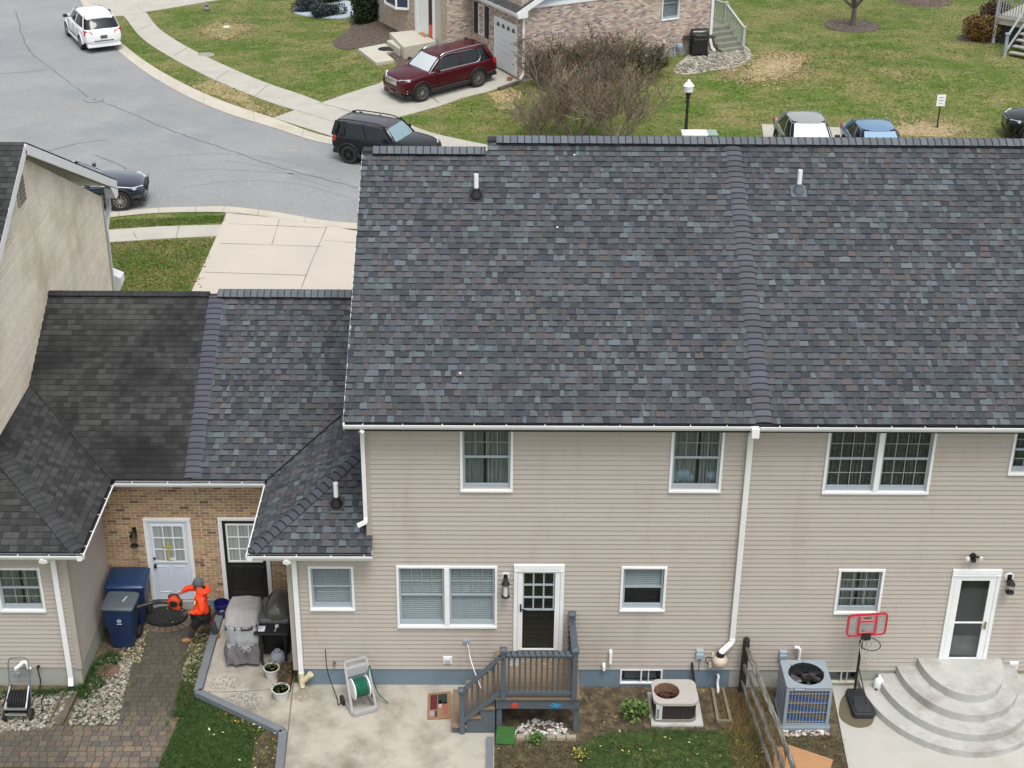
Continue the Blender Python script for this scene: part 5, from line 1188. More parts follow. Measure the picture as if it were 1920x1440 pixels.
def car(name, label, cat, loc, heading, P, group=None, pitch=0.0):
    """local frame: x forward, y left, z up, origin between the axles on the ground"""
    root = thing(name, label, cat, loc, heading, group); root.rotation_euler = (0, pitch, heading)
    L, Wd_, Ht, WB, R = P['L'], P['W']/2, P['H'], P['WB'], P['R']
    fo = P.get('fo', (L-WB)*0.46); xf = WB/2+fo; xr = xf-L
    zh, zb = P['hood'], P['belt']; zs = P.get('sill', 0.30)
    xb0, xb1, xt0, xt1 = P['gb'][0], P['gb'][1], P['gt'][0], P['gt'][1]     # glasshouse bottom rear/front, top rear/front
    body_m = P['paint']
    def ring(x, hw, zlo, zsh, ztop, k=1.0):
        h = [(x,0,zlo),(x,hw*.82,zlo),(x,hw*.97,zlo+.10),(x,hw*1.0,(zlo+zsh)*.5),(x,hw*.99,zsh-.10),(x,hw*.955,zsh-.02),(x,hw*.86,zsh+.02),(x,hw*.45,ztop),(x,0,ztop+.01)]
        return h+[(a,-b_,c) for a,b_,c in h[-2:0:-1]]
    zd = P.get('deck', zb)
    st = [(xr+.00,Wd_*.80,zs+.18,zd-.28,zd-.24),(xr+.05,Wd_*.90,zs+.10,zd-.08,zd-.04),(xr+.22,Wd_*.965,zs+.02,zd-.01,zd+.02),(-WB/2,Wd_*.99,zs,zd,zd+.04),(0,Wd_,zs,zb,zb+.03),(xb1-.35,Wd_*.995,zs,zb-.01,zb+.02),(xb1+.05,Wd_*.985,zs,(zb+zh)/2+.02,zh+.07),
          (WB/2+.1,Wd_*.97,zs,zh-.03,zh+.035),(xf-.30,Wd_*.94,zs+.02,zh-.09,zh-.03),(xf-.10,Wd_*.86,zs+.02,zh-.17,zh-.12),(xf-.01,Wd_*.70,zs+.10,zh-.30,zh-.25)]
    b = MB(); loft(b, [ring(*s) for s in st])
    bo = b.build('body', body_m, root, smooth=True, local=True)
    cut = MB()
    for ax in (WB/2, -WB/2):
        for sg in (1,-1): cut.lathe([(R+.055,-.16),(R+.055,.16)], (ax, sg*(Wd_-.06), R), 28, axis='y')
    co_ = cut.build('cut', body_m, None)
    sb = bo.modifiers.new('s','SUBSURF'); sb.levels = 1; sb.render_levels = 1
    bm_ = bo.modifiers.new('b','BOOLEAN'); bm_.object = co_; bm_.operation = 'DIFFERENCE'; bm_.solver = 'EXACT'
    par = bo.parent; bo.parent = None; bpy.context.view_layer.update()
    me = bpy.data.meshes.new_from_object(bo.evaluated_get(bpy.context.evaluated_depsgraph_get()))
    bo.modifiers.clear(); bo.data = me; bo.parent = par; bpy.data.objects.remove(co_)
    for p in me.polygons: p.use_smooth = True
    try: me.set_sharp_from_angle(angle=math.radians(32))
    except Exception: pass
    # lower cladding and wheel-arch lips
    cl = MB()
    for sg in (1,-1):
        cl.box(-WB/2+R+.03, WB/2-R-.03, sg*Wd_*.985-.02, sg*Wd_*.985+.02, zs-.04, zs+.10)
        for ax in (WB/2,-WB/2):
            n_ = 16; pi = [(ax+(R+.045)*math.cos(math.pi*i/n_-.0), R+(R+.045)*math.sin(math.pi*i/n_)) for i in range(n_+1)]; po = [(ax+(R+.10)*math.cos(math.pi*i/n_), R+(R+.10)*math.sin(math.pi*i/n_)) for i in range(n_+1)]
            for i in range(n_):
                y0, y1 = sg*(Wd_*.90), sg*(Wd_*1.005)
                cl.add([(pi[i][0],y1,pi[i][1]),(pi[i+1][0],y1,pi[i+1][1]),(po[i+1][0],y1,po[i+1][1]),(po[i][0],y1,po[i][1]),(pi[i][0],y0,pi[i][1]),(pi[i+1][0],y0,pi[i+1][1]),(po[i+1][0],y0,po[i+1][1]),(po[i][0],y0,po[i][1])],[(0,1,2,3),(0,4,5,1),(3,2,6,7)])
    cl.box(xf-.30, xf-.06, -Wd_*.72, Wd_*.72, zs-.06, zs+.10); cl.box(xr+.05, xr+.35, -Wd_*.84, Wd_*.84, zs-.04, zs+.12)
    cl.build('cladding', M_trim if P.get('clad', True) else body_m, root, local=True, bevel=.012, bsegs=1)
    ub = MB(); ub.box(xr+.3, xf-.3, -Wd_*.8, Wd_*.8, .18, zs+.03); ub.build('underbody', M_trim, root, local=True)
    # glasshouse
    wb_, wt = Wd_*.905, Wd_*.72; zt = Ht-.055
    def gring(t):   # t 0 belt .. 1 roof
        x0 = xb0+(xt0-xb0)*t; x1 = xb1+(xt1-xb1)*t; w_ = wb_+(wt-wb_)*t; z = zb-.04+(zt-zb+.04)*t; bul = .045*math.sin(math.pi*t)
        pts = []
        for (fx, fy) in ((0,.0),(0,.5),(.02,.86),(.06,.98),(.3,1.02),(.5,1.03),(.72,1.01),(.93,.97),(.975,.86),(1,.5),(1.0,.0)):
            pts.append((x0+(x1-x0)*fx+(bul if fx > .9 else (-bul if fx < .1 else 0)), w_*fy+bul*.3*(1 if .1 < fx < .9 else 0), z))
        return pts+[(a,-c,d) for a,c,d in pts[-2:0:-1]]
    g = MB(); loft(g, [gring(t) for t in (0,.35,.7,1.0)]); gl = g.build('windows', M_cglass, root, smooth=True, local=True)
    ws = MB()   # windscreen, its paler colour paints in the sky it would mirror
    def gp(t, fx, fy, out=.012):
        x0 = xb0+(xt0-xb0)*t; x1 = xb1+(xt1-xb1)*t; w_ = wb_+(wt-wb_)*t; z = zb-.04+(zt-zb+.04)*t; bul = .045*math.sin(math.pi*t)
        return (x0+(x1-x0)*fx+bul+out, w_*fy, z+out*.6)
    ts = (.08,.35,.65,.93); fy = (-.88,-.5,0,.5,.88); fxx = (.972,1.0,1.0,1.0,.972)
    vs = [gp(t, fx, f) for t in ts for f, fx in zip(fy, fxx)]
    ws.add(vs, [(i*5+k, i*5+k+1, (i+1)*5+k+1, (i+1)*5+k) for i in range(3) for k in range(4)]); ws.build('windscreen', P.get('wsm', M_wind), root, smooth=True, local=True, fixn=True)
    # roof skin
    rf_ = MB(); n_ = 7; rings = []
    xs_ = [xt0-.10, xt0-.02, xt0+(xt1-xt0)*.25, (xt0+xt1)/2, xt0+(xt1-xt0)*.8, xt1-.02, xt1+.05]; hs = [Ht-.075, Ht-.03, Ht-.0, Ht+.0, Ht-.012, Ht-.04, Ht-.075]; ww = [.86,.95,1,1,1,.96,.88]
    for x, h, w_ in zip(xs_, hs, ww):
        hw = (wt+.03)*w_; h2 = [(x,0,h),(x,hw*.55,h-.006),(x,hw*.88,h-.028),(x,hw*1.0,h-.065),(x,hw*.99,h-.095),(x,0,h-.085)]
        rings.append(h2+[(a,-c,d) for a,c,d in h2[-2:0:-1]])
    loft(rf_, rings); rf_.build('roof', P.get('roofpaint', body_m), root, smooth=True, local=True)
    # pillars
    pl = MB()
    def edge(t, fx, sgn, out=.02):
        x0 = xb0+(xt0-xb0)*t; x1 = xb1+(xt1-xb1)*t; w_ = wb_+(wt-wb_)*t; z = zb-.04+(zt-zb+.04)*t; return (x0+(x1-x0)*fx, sgn*(w_*(1.0)+.022*math.sin(math.pi*t)+.006), z)
    for sg in (1,-1):
        for fx, wd2 in P.get('pil', ((.955,.07),(.55,.06),(.06,.16))):
            pts = [edge(t, fx, sg) for t in (0,.33,.66,1)]
            pl = MB(); pl.tube([V_3(q)+V_3((0,sg*.004,0)) for q in pts], wd2*.62, 6); pl.v = [(x, (y if abs(y) > 0 else y), z) for x,y,z in pl.v]; flat_(pl, pts, sg); pl.build('pillar', body_m, root, smooth=True, local=True)
    if P.get('chrome'):
        c_ = MB()
        for sg in (1,-1):
            ln = [edge(.05,.97,sg), edge(.04,.5,sg), edge(.05,.27,sg), edge(.5,.215,sg), edge(.93,.28,sg), edge(1.0,.6,sg), edge(.98,.93,sg), edge(.05,.985,sg)]
            c_.tube([(x,y+sg*.012,z) for x,y,z in spline(ln, 3)], .016, 6)
        c_.build('window_trim', M_chrome, root, smooth=True, local=True)
    # wheels
    for ax in (WB/2,-WB/2):
        for sg in (1,-1):
            y = sg*(Wd_-.115); t_ = MB(); t_.lathe([(R*.62,-.11),(R*.93,-.115),(R,-.085),(R,.085),(R*.93,.115),(R*.64,.112)], (ax,y,R), 32, axis='y', caps=False)
            w_ = t_.build('wheel', M_tyre, root, smooth=True, local=True)
            r_ = MB(); yo = y+sg*.085; r_.lathe([(R*.66,-.03*sg),(R*.66,.025*sg),(R*.60,.02*sg),(R*.60,-.03*sg)], (ax,yo,R), 28, axis='y', caps=False); ns = P.get('spokes', 10)
            for k in range(ns):
                a = 2*math.pi*k/ns+.2; r_.beam((ax+.05*math.cos(a),yo,R+.05*math.sin(a)),(ax+R*.62*math.cos(a+.12),yo+sg*.01,R+R*.62*math.sin(a+.12)),.022,.035,up=(0,1,0))
            r_.lathe([(.0,.02*sg),(.06,.02*sg),(.065,-.02*sg)], (ax,yo,R), 14, axis='y', caps=False); r_.build('rim', P.get('rim', M_rimS), w_, smooth=True, local=True)
            d_ = MB(); d_.lathe([(.0,-.05*sg),(R*.6,-.05*sg)], (ax,yo,R), 20, axis='y'); d_.build('brake_disc', M_trim, w_, local=True)
    # lamps, grille, plates, mirrors, handles, door cuts
    for sg in (1,-1):
        h = MB(); hz = zh-.20
        h.add([(xf-.10,sg*Wd_*.52,hz-.02),(xf-.07,sg*Wd_*.52,hz+.08),(xf-.36,sg*Wd_*.955,hz+.13),(xf-.36,sg*Wd_*.965,hz+.02),(xf-.20,sg*Wd_*.52,hz-.02),(xf-.20,sg*Wd_*.52,hz+.08),(xf-.46,sg*Wd_*.90,hz+.12),(xf-.46,sg*Wd_*.90,hz+.02)],
              [(0,1,2,3),(4,7,6,5),(0,4,5,1),(1,5,6,2),(2,6,7,3),(3,7,4,0)]); h.build('headlight', M_lamp, root, local=True, bevel=.015)
        t_ = MB(); tz = zd-.25
        t_.add([(xr+.005,sg*Wd_*.56,tz),(xr+.02,sg*Wd_*.56,tz+.15),(xr+.14,sg*Wd_*.975,tz+.26),(xr+.13,sg*Wd_*.965,tz-.02),(xr+.12,sg*Wd_*.56,tz),(xr+.12,sg*Wd_*.56,tz+.12),(xr+.28,sg*Wd_*.93,tz+.2),(xr+.28,sg*Wd_*.93,tz)],
              [(0,1,2,3),(4,7,6,5),(0,4,5,1),(1,5,6,2),(2,6,7,3),(3,7,4,0)]); t_.build('taillight', M_red, root, local=True, bevel=.02)
        m_ = MB(); mx = xb1-.42; m_.beam((mx,sg*(Wd_*.9),zb+.04),(mx+.0,sg*(Wd_+.08),zb+.07),.05,.05); m_.obox((mx,sg*(Wd_+.12),zb+.10),(.13,.20,.15)); m_.build('wing_mirror', P.get('mirror', body_m), root, local=True, bevel=.03)
        hd = MB()
        for hx in (.05, -.95*WB/2.7): hd.obox((hx,sg*(Wd_*.995),zb-.12),(.18,.03,.025))
        hd.build('door_handle', P.get('handle', body_m), root, local=True, bevel=.006, bsegs=1)
        dl = MB()
        for hx in (WB*.27, -WB*.075, -WB*.37): dl.beam((hx,sg*(Wd_*1.004),zs+.08),(hx-.02,sg*(Wd_*.992),zb-.06),.012,.012)
        dl.build('door_seam', M_trim, root, local=True)
    if P.get('rails'):
        for sg in (1,-1):
            r_ = MB(); r_.tube(spline([(xt0+.05,sg*wt*.93,Ht-.05),(xt0+.25,sg*wt*.95,Ht+.035),((xt0+xt1)/2,sg*wt*.95,Ht+.05),(xt1-.35,sg*wt*.95,Ht+.03),(xt1-.12,sg*wt*.93,Ht-.04)],4), .022, 8); r_.build('roof_rail', P.get('railm', M_trim), root, smooth=True, local=True)
    g_ = MB(); gz0 = zh-.36; g_.box(xf-.09, xf+.012, -Wd_*.46, Wd_*.46, gz0, gz0+.25); gr = g_.build('grille', P.get('grille', M_trim), root, local=True, bevel=.03)
    g_ = MB()
    for k in range(4): g_.box(xf-.0, xf+.022, -Wd_*.42, Wd_*.42, gz0+.03+k*.06, gz0+.055+k*.06)
    g_.build('grille_bar', P.get('grillebar', M_trim), gr, local=True)
    pt_ = MB(); pt_.box(xr-.008, xr+.05, -.16, .16, zd-.42, zd-.27); pt_.build('number_plate', mat('plate', (.12,.10,.11), .5, var=.5, scale=40), root, local=True)
    if P.get('front_plate'): pt_ = MB(); pt_.box(xf-.02, xf+.03, -.16,.16, zs+.05, zs+.17); pt_.build('number_plate', MATS['plate'], root, local=True)
    bp = MB(); bp.box(xr-.004, xr+.05, -Wd_*.5, Wd_*.5, zs+.24, zs+.28); bp.build('bumper_strip', M_trim, root, local=True)
    fogs = P.get('fog')
    if fogs:
        f_ = MB()
        for sg in (1,-1): f_.beam((xf-.10,sg*Wd_*.45,zs+.16),(xf-.28,sg*Wd_*.90,zs+.24),.05,.035); f_.beam((xf-.10,sg*Wd_*.45,zs+.06),(xf-.28,sg*Wd_*.88,zs+.12),.05,.02)
        f_.build('fog_light', fogs, root, local=True, bevel=.008, bsegs=1)
    return root
suv = dict(L=4.9,W=1.92,H=1.70,WB=2.86,R=.385,hood=1.13,belt=1.12,deck=1.12,gb=(-2.44,1.10),gt=(-2.10,.35),sill=.34)
M_rp = paint('dark_red_paint', (0.070,0.006,0.012))
fw = T(789,192.7); rw = T(900.7,163.3); fw.z = H(fw.x,fw.y)+.03; rw.z = H(rw.x,rw.y)+.03
hd_ = math.atan2(fw.y-rw.y, fw.x-rw.x); dxy = math.hypot(fw.x-rw.x, fw.y-rw.y); pit = -math.asin((fw.z-rw.z)/max(dxy,.1))
nrm_ = Vector((math.sin(hd_), -math.cos(hd_), 0))    # to the right-hand side of the car
side_sgn = 1 if nrm_.y < 0 else -1
mid = (fw+rw)/2 + Vector((-math.sin(hd_)*0, 0, 0)); inn = Vector((math.sin(hd_), -math.cos(hd_), 0)); inn = inn if inn.y > 0 else -inn
mid = mid+inn*(.96-.05)
car('parked_car', 'dark red SUV with chrome grille parked in front of the white garage door', 'car', tuple(mid), hd_,
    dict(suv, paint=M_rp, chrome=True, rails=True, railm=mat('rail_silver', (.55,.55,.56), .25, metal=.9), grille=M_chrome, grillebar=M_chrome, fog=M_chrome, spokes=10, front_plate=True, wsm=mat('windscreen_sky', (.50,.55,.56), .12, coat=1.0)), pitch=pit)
# white car, seen from behind
a = G(157,91.7,-.1); c = G(218,86,-.1); f2 = G(132,67,-.1); hw = math.atan2(f2.y-a.y, f2.x-a.x); ctrr = (a+c)/2; fwd = Vector((math.cos(hw), math.sin(hw), 0))
ctrr = ctrr+fwd*1.345; ctrr.z = -.1
M_wp = paint('white_paint', (0.80,0.81,0.82), 0.0, 0.3)
car('parked_car', 'white SUV seen from behind, parked at the far kerb of the street', 'car', tuple(ctrr), hw,
    dict(L=4.65,W=1.82,H=1.64,WB=2.69,R=.35,hood=1.02,belt=1.08,deck=1.10,gb=(-2.26,1.02),gt=(-1.78,.28),sill=.32,paint=M_wp,clad=False,spokes=10,mirror=M_trim,rim=M_rimS))
# black boxy SUV by the far kerb
a = G(653,307,-.1); hj = math.radians(-24); fwd = Vector((math.cos(hj), math.sin(hj), 0)); lat = Vector((-math.sin(hj), math.cos(hj), 0))
cj = a+fwd*1.285+lat*.86; cj.z = -.1
M_bp = paint('black_paint', (0.008,0.009,0.011), 0.2, 0.22)
car('parked_car', 'boxy black SUV with black wheels parked behind the left end of the roof ridge', 'car', tuple(cj), hj,
    dict(L=4.02,W=1.78,H=1.60,WB=2.50,R=.36,fo=.72,hood=1.04,belt=1.08,deck=1.08,gb=(-1.98,.78),gt=(-1.86,.26),sill=.36,paint=M_bp,rails=True,rim=M_rimB,spokes=10,roofpaint=mat('grey_roof', (.055,.05,.058), .4, coat=.5),wsm=mat('windscreen_blue', (.20,.30,.34), .12, coat=1.0),pil=((.955,.09),(.55,.11),(.17,.15),(.03,.16))))
# dark blue crossover behind the left house's gable
a = G(227,396,-.1); hb_ = math.radians(6); fwd = Vector((math.cos(hb_), math.sin(hb_), 0)); lat = Vector((-math.sin(hb_), math.cos(hb_), 0))
cb_ = a-fwd*1.33+lat*.86; cb_.z = -.1
M_np = paint('navy_paint', (0.014,0.02,0.04), 0.3, 0.10, 3.3)
car('parked_car', 'dark navy car at the near kerb, half hidden behind the weathered gable', 'car', tuple(cb_), hb_,
    dict(L=4.6,W=1.78,H=1.38,WB=2.66,R=.36,hood=.92,belt=.96,gb=(-1.85,.72),gt=(-1.2,-.25),sill=.32,paint=M_np,chrome=True,spokes=12,fog=M_chrome,clad=True))
# three cars on the bay, noses towards the houses
def bay(px0, px1, pyw, zt_, lab, pm, P, wsm):
    a = G(px0, pyw, 1.02); c = G(px1, pyw, 1.02); m_ = (a+c)/2; hd2 = math.radians(-90)+.03
    x1 = P['gb'][1]; loc = Vector((m_.x, m_.y+x1, .03)); return car('parked_car', lab, 'car', tuple(loc), hd2, dict(P, paint=pm, wsm=wsm, mirror=M_trim), group='cars on the parking bay behind the ridge')
sed = dict(L=4.5,W=1.80,H=1.50,WB=2.65,R=.33,hood=.95,belt=.98,deck=.98,gb=(-1.75,1.05),gt=(-1.05,.25),sill=.28)
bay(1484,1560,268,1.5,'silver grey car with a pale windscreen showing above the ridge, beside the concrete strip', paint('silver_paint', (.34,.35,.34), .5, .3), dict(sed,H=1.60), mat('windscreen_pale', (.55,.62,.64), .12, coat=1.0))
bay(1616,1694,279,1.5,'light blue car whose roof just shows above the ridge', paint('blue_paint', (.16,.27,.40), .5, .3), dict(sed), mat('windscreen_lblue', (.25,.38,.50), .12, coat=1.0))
a = G(1893,246,.5); car('parked_car', 'black car with glossy bonnet at the right edge above the ridge', 'car', (a.x+2.2, a.y+.75, .03), math.radians(176), dict(sed, H=1.5, paint=M_bp, fog=M_chrome, grillebar=M_chrome))
# ================================================================ street furniture and far garden
b0 = G(1285,262,0); p = W(1291,150,b0.y); zt = W(1291,148,b0.y).z; scale_x = (b0.x+p.x)/2
lp = thing('street_lamp', 'black post lamp with a white acorn globe standing behind the roof ridge', 'street lamp', (b0.x, b0.y, 0))
z0_ = W(1289,173,b0.y).z
b = MB(); b.lathe([(.13,0),(.12,.35),(.065,.5),(.052,1.0),(.048,z0_-.45),(.085,z0_-.38),(.055,z0_-.3),(.10,z0_-.04),(.12,z0_)], (b0.x,b0.y,0), 16); b.build('pole', M_black, lp, smooth=True)
b = MB(); zz = zt-z0_; b.lathe([(.11,0),(.185,.08*zz),(.20,.45*zz),(.215,.5*zz),(.15,.66*zz),(.10,.76*zz),(.045,.82*zz),(.06,.88*zz),(.0,1.0*zz)], (b0.x,b0.y,z0_), 20); b.build('globe', mat('white_globe', (.85,.86,.85), .35), lp, smooth=True)
sp = G(1757,239,0); sg_ = thing('road_sign', 'small white sign with grey writing on a black post in the lawn', 'sign', (sp.x,sp.y,0))
b = MB(); b.tube([(sp.x,sp.y,0),(sp.x,sp.y,.98)], .028, 10); b.lathe([(.07,0),(.06,.05),(.03,.09)], (sp.x,sp.y,0), 12); b.build('post', M_black, sg_, smooth=True)
z0_, z1_ = .90, 1.38; b = MB(); b.box(sp.x-.175,sp.x+.175,sp.y-.045,sp.y-.03,z0_,z1_); b.build('sign_plate', M_pvc, sg_, bevel=.01)
b = MB()
for k, (w_, n_) in enumerate(((.19,6),(.22,7),(.15,5))):
    zz = z1_-.12-k*.12
    for i in range(n_):
        x = sp.x-w_/2+w_*(i+.1)/n_; b.box(x, x+w_/n_*.55, sp.y-.05, sp.y-.0455, zz-.02, zz+.02)
b.build('lettering', mat('grey_print', (.22,.24,.27), .6), sg_)
# two low utility boxes peeping over the ridge
for q, lab, m_, w_, h_, nm in (((1302,252),'white utility box lid just showing beside the street lamp',M_pvc,.95,.75,'utility_box'),((1335,254),'pale green utility box just above the ridge',mat('box_green', (.25,.36,.31), .6),.34,.85,'utility_box')):
    p = G(q[0], q[1], .0); b = MB(); y_ = 33.2; xx = W(q[0], q[1], y_).x; h_ = W(q[0], 247.5, y_).z-.06; b.box(xx-w_/2, xx+w_/2, y_-.3, y_+.3, 0, h_); b.box(xx-w_/2-.03, xx+w_/2+.03, y_-.33, y_+.33, h_, h_+.06); tag(b.build(nm, m_, bevel=.04), lab, 'utility box')
# manhole and drain covers
p = G(176,187,-.1); b = MB(); b.lathe([(.0,.0),(.36,.0),(.40,.002),(.40,-.02)], (p.x,p.y,-.088), 30); o = b.build('manhole_cover', mat('iron_cover', (.24,.25,.25), .8, fine=.2), fixn=True); struct(o, 'round iron manhole cover in the asphalt')
r_ = MB(); r_.lathe([(.40,.0),(.43,.0)], (p.x,p.y,-.092), 30, caps=False); r_.box(p.x-.02,p.x+.06,p.y-.12,p.y+.1,-.086,-.082); struct(r_.build('manhole_rim', M_crack), 'dark rim of the manhole cover')
p = G(425,51,0); b = MB(); b.lathe([(.0,.05),(.16,.04),(.18,.0)], (p.x,p.y,0), 16); tag(b.build('drain_cap', mat('pale_cap', (.6,.58,.52), .7), smooth=True), 'small pale drain cap in the worn ring of the far lawn', 'drain cap')
p = G(386,103,0); b = MB(); b.lathe([(.0,.05),(.38,.04),(.42,.0)], (p.x,p.y,0), 14, sy=.8); tag(b.build('access_cover', mat('lid_stone', (.30,.28,.22), .9, fine=.2), smooth=True), 'stone coloured lid set in the far lawn beside the pavement', 'lid')
# little lawn ornament
p = G(388,20,0); b = MB(); b.lathe([(.0,0),(.14,.02),(.16,.12),(.08,.22),(.12,.32),(.05,.42),(.0,.5)], (p.x,p.y,0), 12); tag(b.build('garden_ornament', mat('stone_grey', (.2,.19,.17), .9), smooth=True), 'small dark stone ornament on the lawn near the top edge', 'ornament')
# the black barbecue by the brick house
def gasgrill(loc, rz, label, scale=1.0, lidc=None, lab_group=None):
    t = thing('barbecue', label, 'barbecue', loc, rz)
    b = MB(); b.box(-.36,.36,-.26,.26,.10,.70); cab = b.build('cabinet', M_black, t, local=True, bevel=.02)
    b = MB(); b.box(-.72,-.36,-.24,.22,.80,.85); b.build('side_shelf', M_black, t, local=True, bevel=.01)
    b = MB(); b.box(.36,.72,-.24,.22,.80,.85); b.build('side_shelf', M_black, t, local=True, bevel=.01)
    b = MB(); b.box(-.38,.38,-.28,.26,.70,.88); b.build('firebox', M_black, t, local=True, bevel=.02)
    b = MB(); n = 10; rings = []
    for x in (-.38,-.36,.36,.38):
        s_ = .94 if abs(x) > .37 else 1; rings.append([(x, -.27*s_*math.cos(math.pi*i/n), .88+.34*s_*math.sin(math.pi*i/n)) for i in range(n+1)])
    loft(b, rings); b.build('lid', lidc or mat('black_enamel', (.012,.012,.012), .25), t, smooth=True, local=True)
    b = MB(); b.beam((-.26,-.33,.99),(.26,-.33,.99),.03,.03); b.beam((-.24,-.33,.99),(-.24,-.25,1.0),.02,.02); b.beam((.24,-.33,.99),(.24,-.25,1.0),.02,.02); b.build('lid_handle', M_chrome, t, local=True)
    for k in range(5):
        b = MB(); b.lathe([(.0,-.05),(.032,-.05),(.036,.0)], (-.25+k*.115,-.28,.79), 12, axis='y'); b.build('control_knob', M_chrome, t, smooth=True, local=True)
    for sx in (-.33,.33):
        for sy in (-.23,.23): MB().box(sx-.025,sx+.025,sy-.025,sy+.025,0,.12).build('leg', M_black, t, local=True)
    b = MB(); b.lathe([(.0,-.02),(.09,-.02),(.09,.02),(.0,.02)], (.36,-.2,.09), 16, axis='x'); b.build('wheel', M_tyre, t, smooth=True, local=True)
    return t
p = T(1308,107); gasgrill((p.x+.05,p.y+.25,p.z+.03), TH*.35, 'black gas barbecue with chrome knobs on the stone bed by the brick house')
# deck stairs beside the brick house: grey railing
dk = thing('deck_stairs', 'pale grey wooden steps with a baluster railing at the right end of the brick house', 'steps', tuple(T(1345,98)))
base_p = fO+uu*(Lside+.15); s0 = T(1335,100)
b = MB(); n_ = 5
for k in range(n_):
    c_ = base_p+nS*(.55-.30*k)+uu*.62+Vector((0,0,ZF+.09+.18*k)); R_ = Matrix((uu,-nS,Vector((0,0,1)))).transposed(); b.obox(c_, (1.25,.34,.18), R_)
b.build('tread', mat('greygreen_wood', (.20,.21,.165), .85, var=.15, scale=4), dk)
M_rail = mat('pale_rail', (.42,.46,.43), .6)
ra = base_p+uu*1.28+nS*.60; rb2 = base_p+uu*1.28-nS*.90; rc = base_p+uu*1.28-nS*2.6
pts = [(ra,ZF,1.05),(rb2,ZF+.85,1.0),(rc,ZF+.85,1.0)]
for p_, zz, hh in pts:
    b = MB(); b.beam(p_+Vector((0,0,zz if zz > ZF else zz)), p_+Vector((0,0,zz+hh)), .11,.11); b.beam(p_+Vector((0,0,zz+hh)), p_+Vector((0,0,zz+hh+.05)), .16,.16); b.build('post', M_rail, dk)
for i in range(2):
    a_, c_ = pts[i], pts[i+1]; b = MB(); b.beam(a_[0]+Vector((0,0,a_[1]+a_[2]-.04)), c_[0]+Vector((0,0,c_[1]+c_[2]-.04)), .09,.05); b.beam(a_[0]+Vector((0,0,a_[1]+.15)), c_[0]+Vector((0,0,c_[1]+.12)), .05,.06); b.build('handrail', M_rail, dk)
    for k in range(1, 13):
        t = k/13; p_ = a_[0].lerp(c_[0], t); zl = a_[1]+.15+(c_[1]+.12-a_[1]-.15)*t; zu = a_[1]+a_[2]-.04+(c_[1]+c_[2]-a_[1]-a_[2])*t
        MB().beam(p_+Vector((0,0,zl)), p_+Vector((0,0,zu)), .035,.035).build('baluster', M_rail, dk)
b = MB(); b.prism([v2(base_p-nS*.9), v2(base_p-nS*.9+uu*1.3), v2(base_p-nS*3+uu*1.3), v2(base_p-nS*3)], ZF+.75, ZF+.85); b.build('deck_floor', MATS['greygreen_wood'], dk)
# raised deck in the top right corner
p0 = T(1876,98); dk2 = thing('garden_deck', 'grey raised deck with baluster railing and steps in the top right corner', 'deck', (p0.x,p0.y,0)); zt2 = ZF+1.25
M_gr = mat('grey_deck_paint', (.30,.33,.34), .7, var=.1, scale=3); M_gr2 = mat('worn_deck', (.36,.33,.28), .8, var=.15, scale=3)
fa = G(1866,32,zt2); fb2 = G(1925,42,zt2)
du = (fb2-fa); du.z = 0; du.normalize(); dv = Vector((-du.y,du.x,0))
def dkp(u_, v_, z_): return Vector((fa.x,fa.y,0))+du*u_+dv*v_+Vector((0,0,z_))
b = MB(); b.add([dkp(0,0,zt2-.05),dkp(5,0,zt2-.05),dkp(5,4,zt2-.05),dkp(0,4,zt2-.05),dkp(0,0,zt2),dkp(5,0,zt2),dkp(5,4,zt2),dkp(0,4,zt2)], [(0,1,5,4),(4,5,6,7),(0,4,7,3),(0,3,2,1)]); b.build('deck_floor', M_gr2, dk2)
b = MB(); b.beam(dkp(0,.05,zt2-.18),dkp(5,.05,zt2-.18),.04,.24); b.beam(dkp(0.03,.1,zt2-.18),dkp(.03,4,zt2-.18),.04,.24); b.build('rim_joist', M_gr2, dk2)
for (u_, v_, zb_, zt3) in ((.05,.05,0,zt2+1.15),(1.55,-.05,0,zt2+1.1),(1.35,-1.7,0,1.45)):
    p_ = dkp(u_,v_,0); g0 = H(p_.x,p_.y); b = MB(); b.beam(dkp(u_,v_,g0), dkp(u_,v_,zt3), .13,.13); b.beam(dkp(u_,v_,zt3), dkp(u_,v_,zt3+.06), .2,.2); b.build('post', M_gr, dk2)
for (a_, c_) in ((dkp(.05,.05,zt2+1.0), dkp(1.55,.0,zt2+1.0)), (dkp(.05,.05,zt2+.12), dkp(1.55,.0,zt2+.12)), (dkp(1.55,-.05,zt2+1.0), dkp(1.35,-1.7,1.35)), (dkp(1.55,-.05,zt2+.15), dkp(1.35,-1.7,.62))):
    MB().beam(a_, c_, .09, .05).build('handrail', M_gr, dk2)
for k in range(1, 12):
    p_ = dkp(.05+1.5*k/12,.03,0); MB().beam(p_+Vector((0,0,zt2+.12)), p_+Vector((0,0,zt2+1.0)), .035,.035).build('baluster', M_gr, dk2)
for k in range(5):
    MB().obox(dkp(1.45+.6,-.15-.33*k,zt2-.2-.22*k), (1.1,.34,.05), Matrix((du,dv,Vector((0,0,1)))).transposed()).build('tread', M_gr2, dk2)
b = MB(); b.box(-.5,.5,-.02,.02,0,1); 
sk = MB(); sk.add([dkp(.2,.3,.4),dkp(5,.3,.4),dkp(5,.3,zt2-.3),dkp(.2,.3,zt2-.3)], [(0,1,2,3)]); sk.build('skirting', M_dark, dk2, fixn=False)
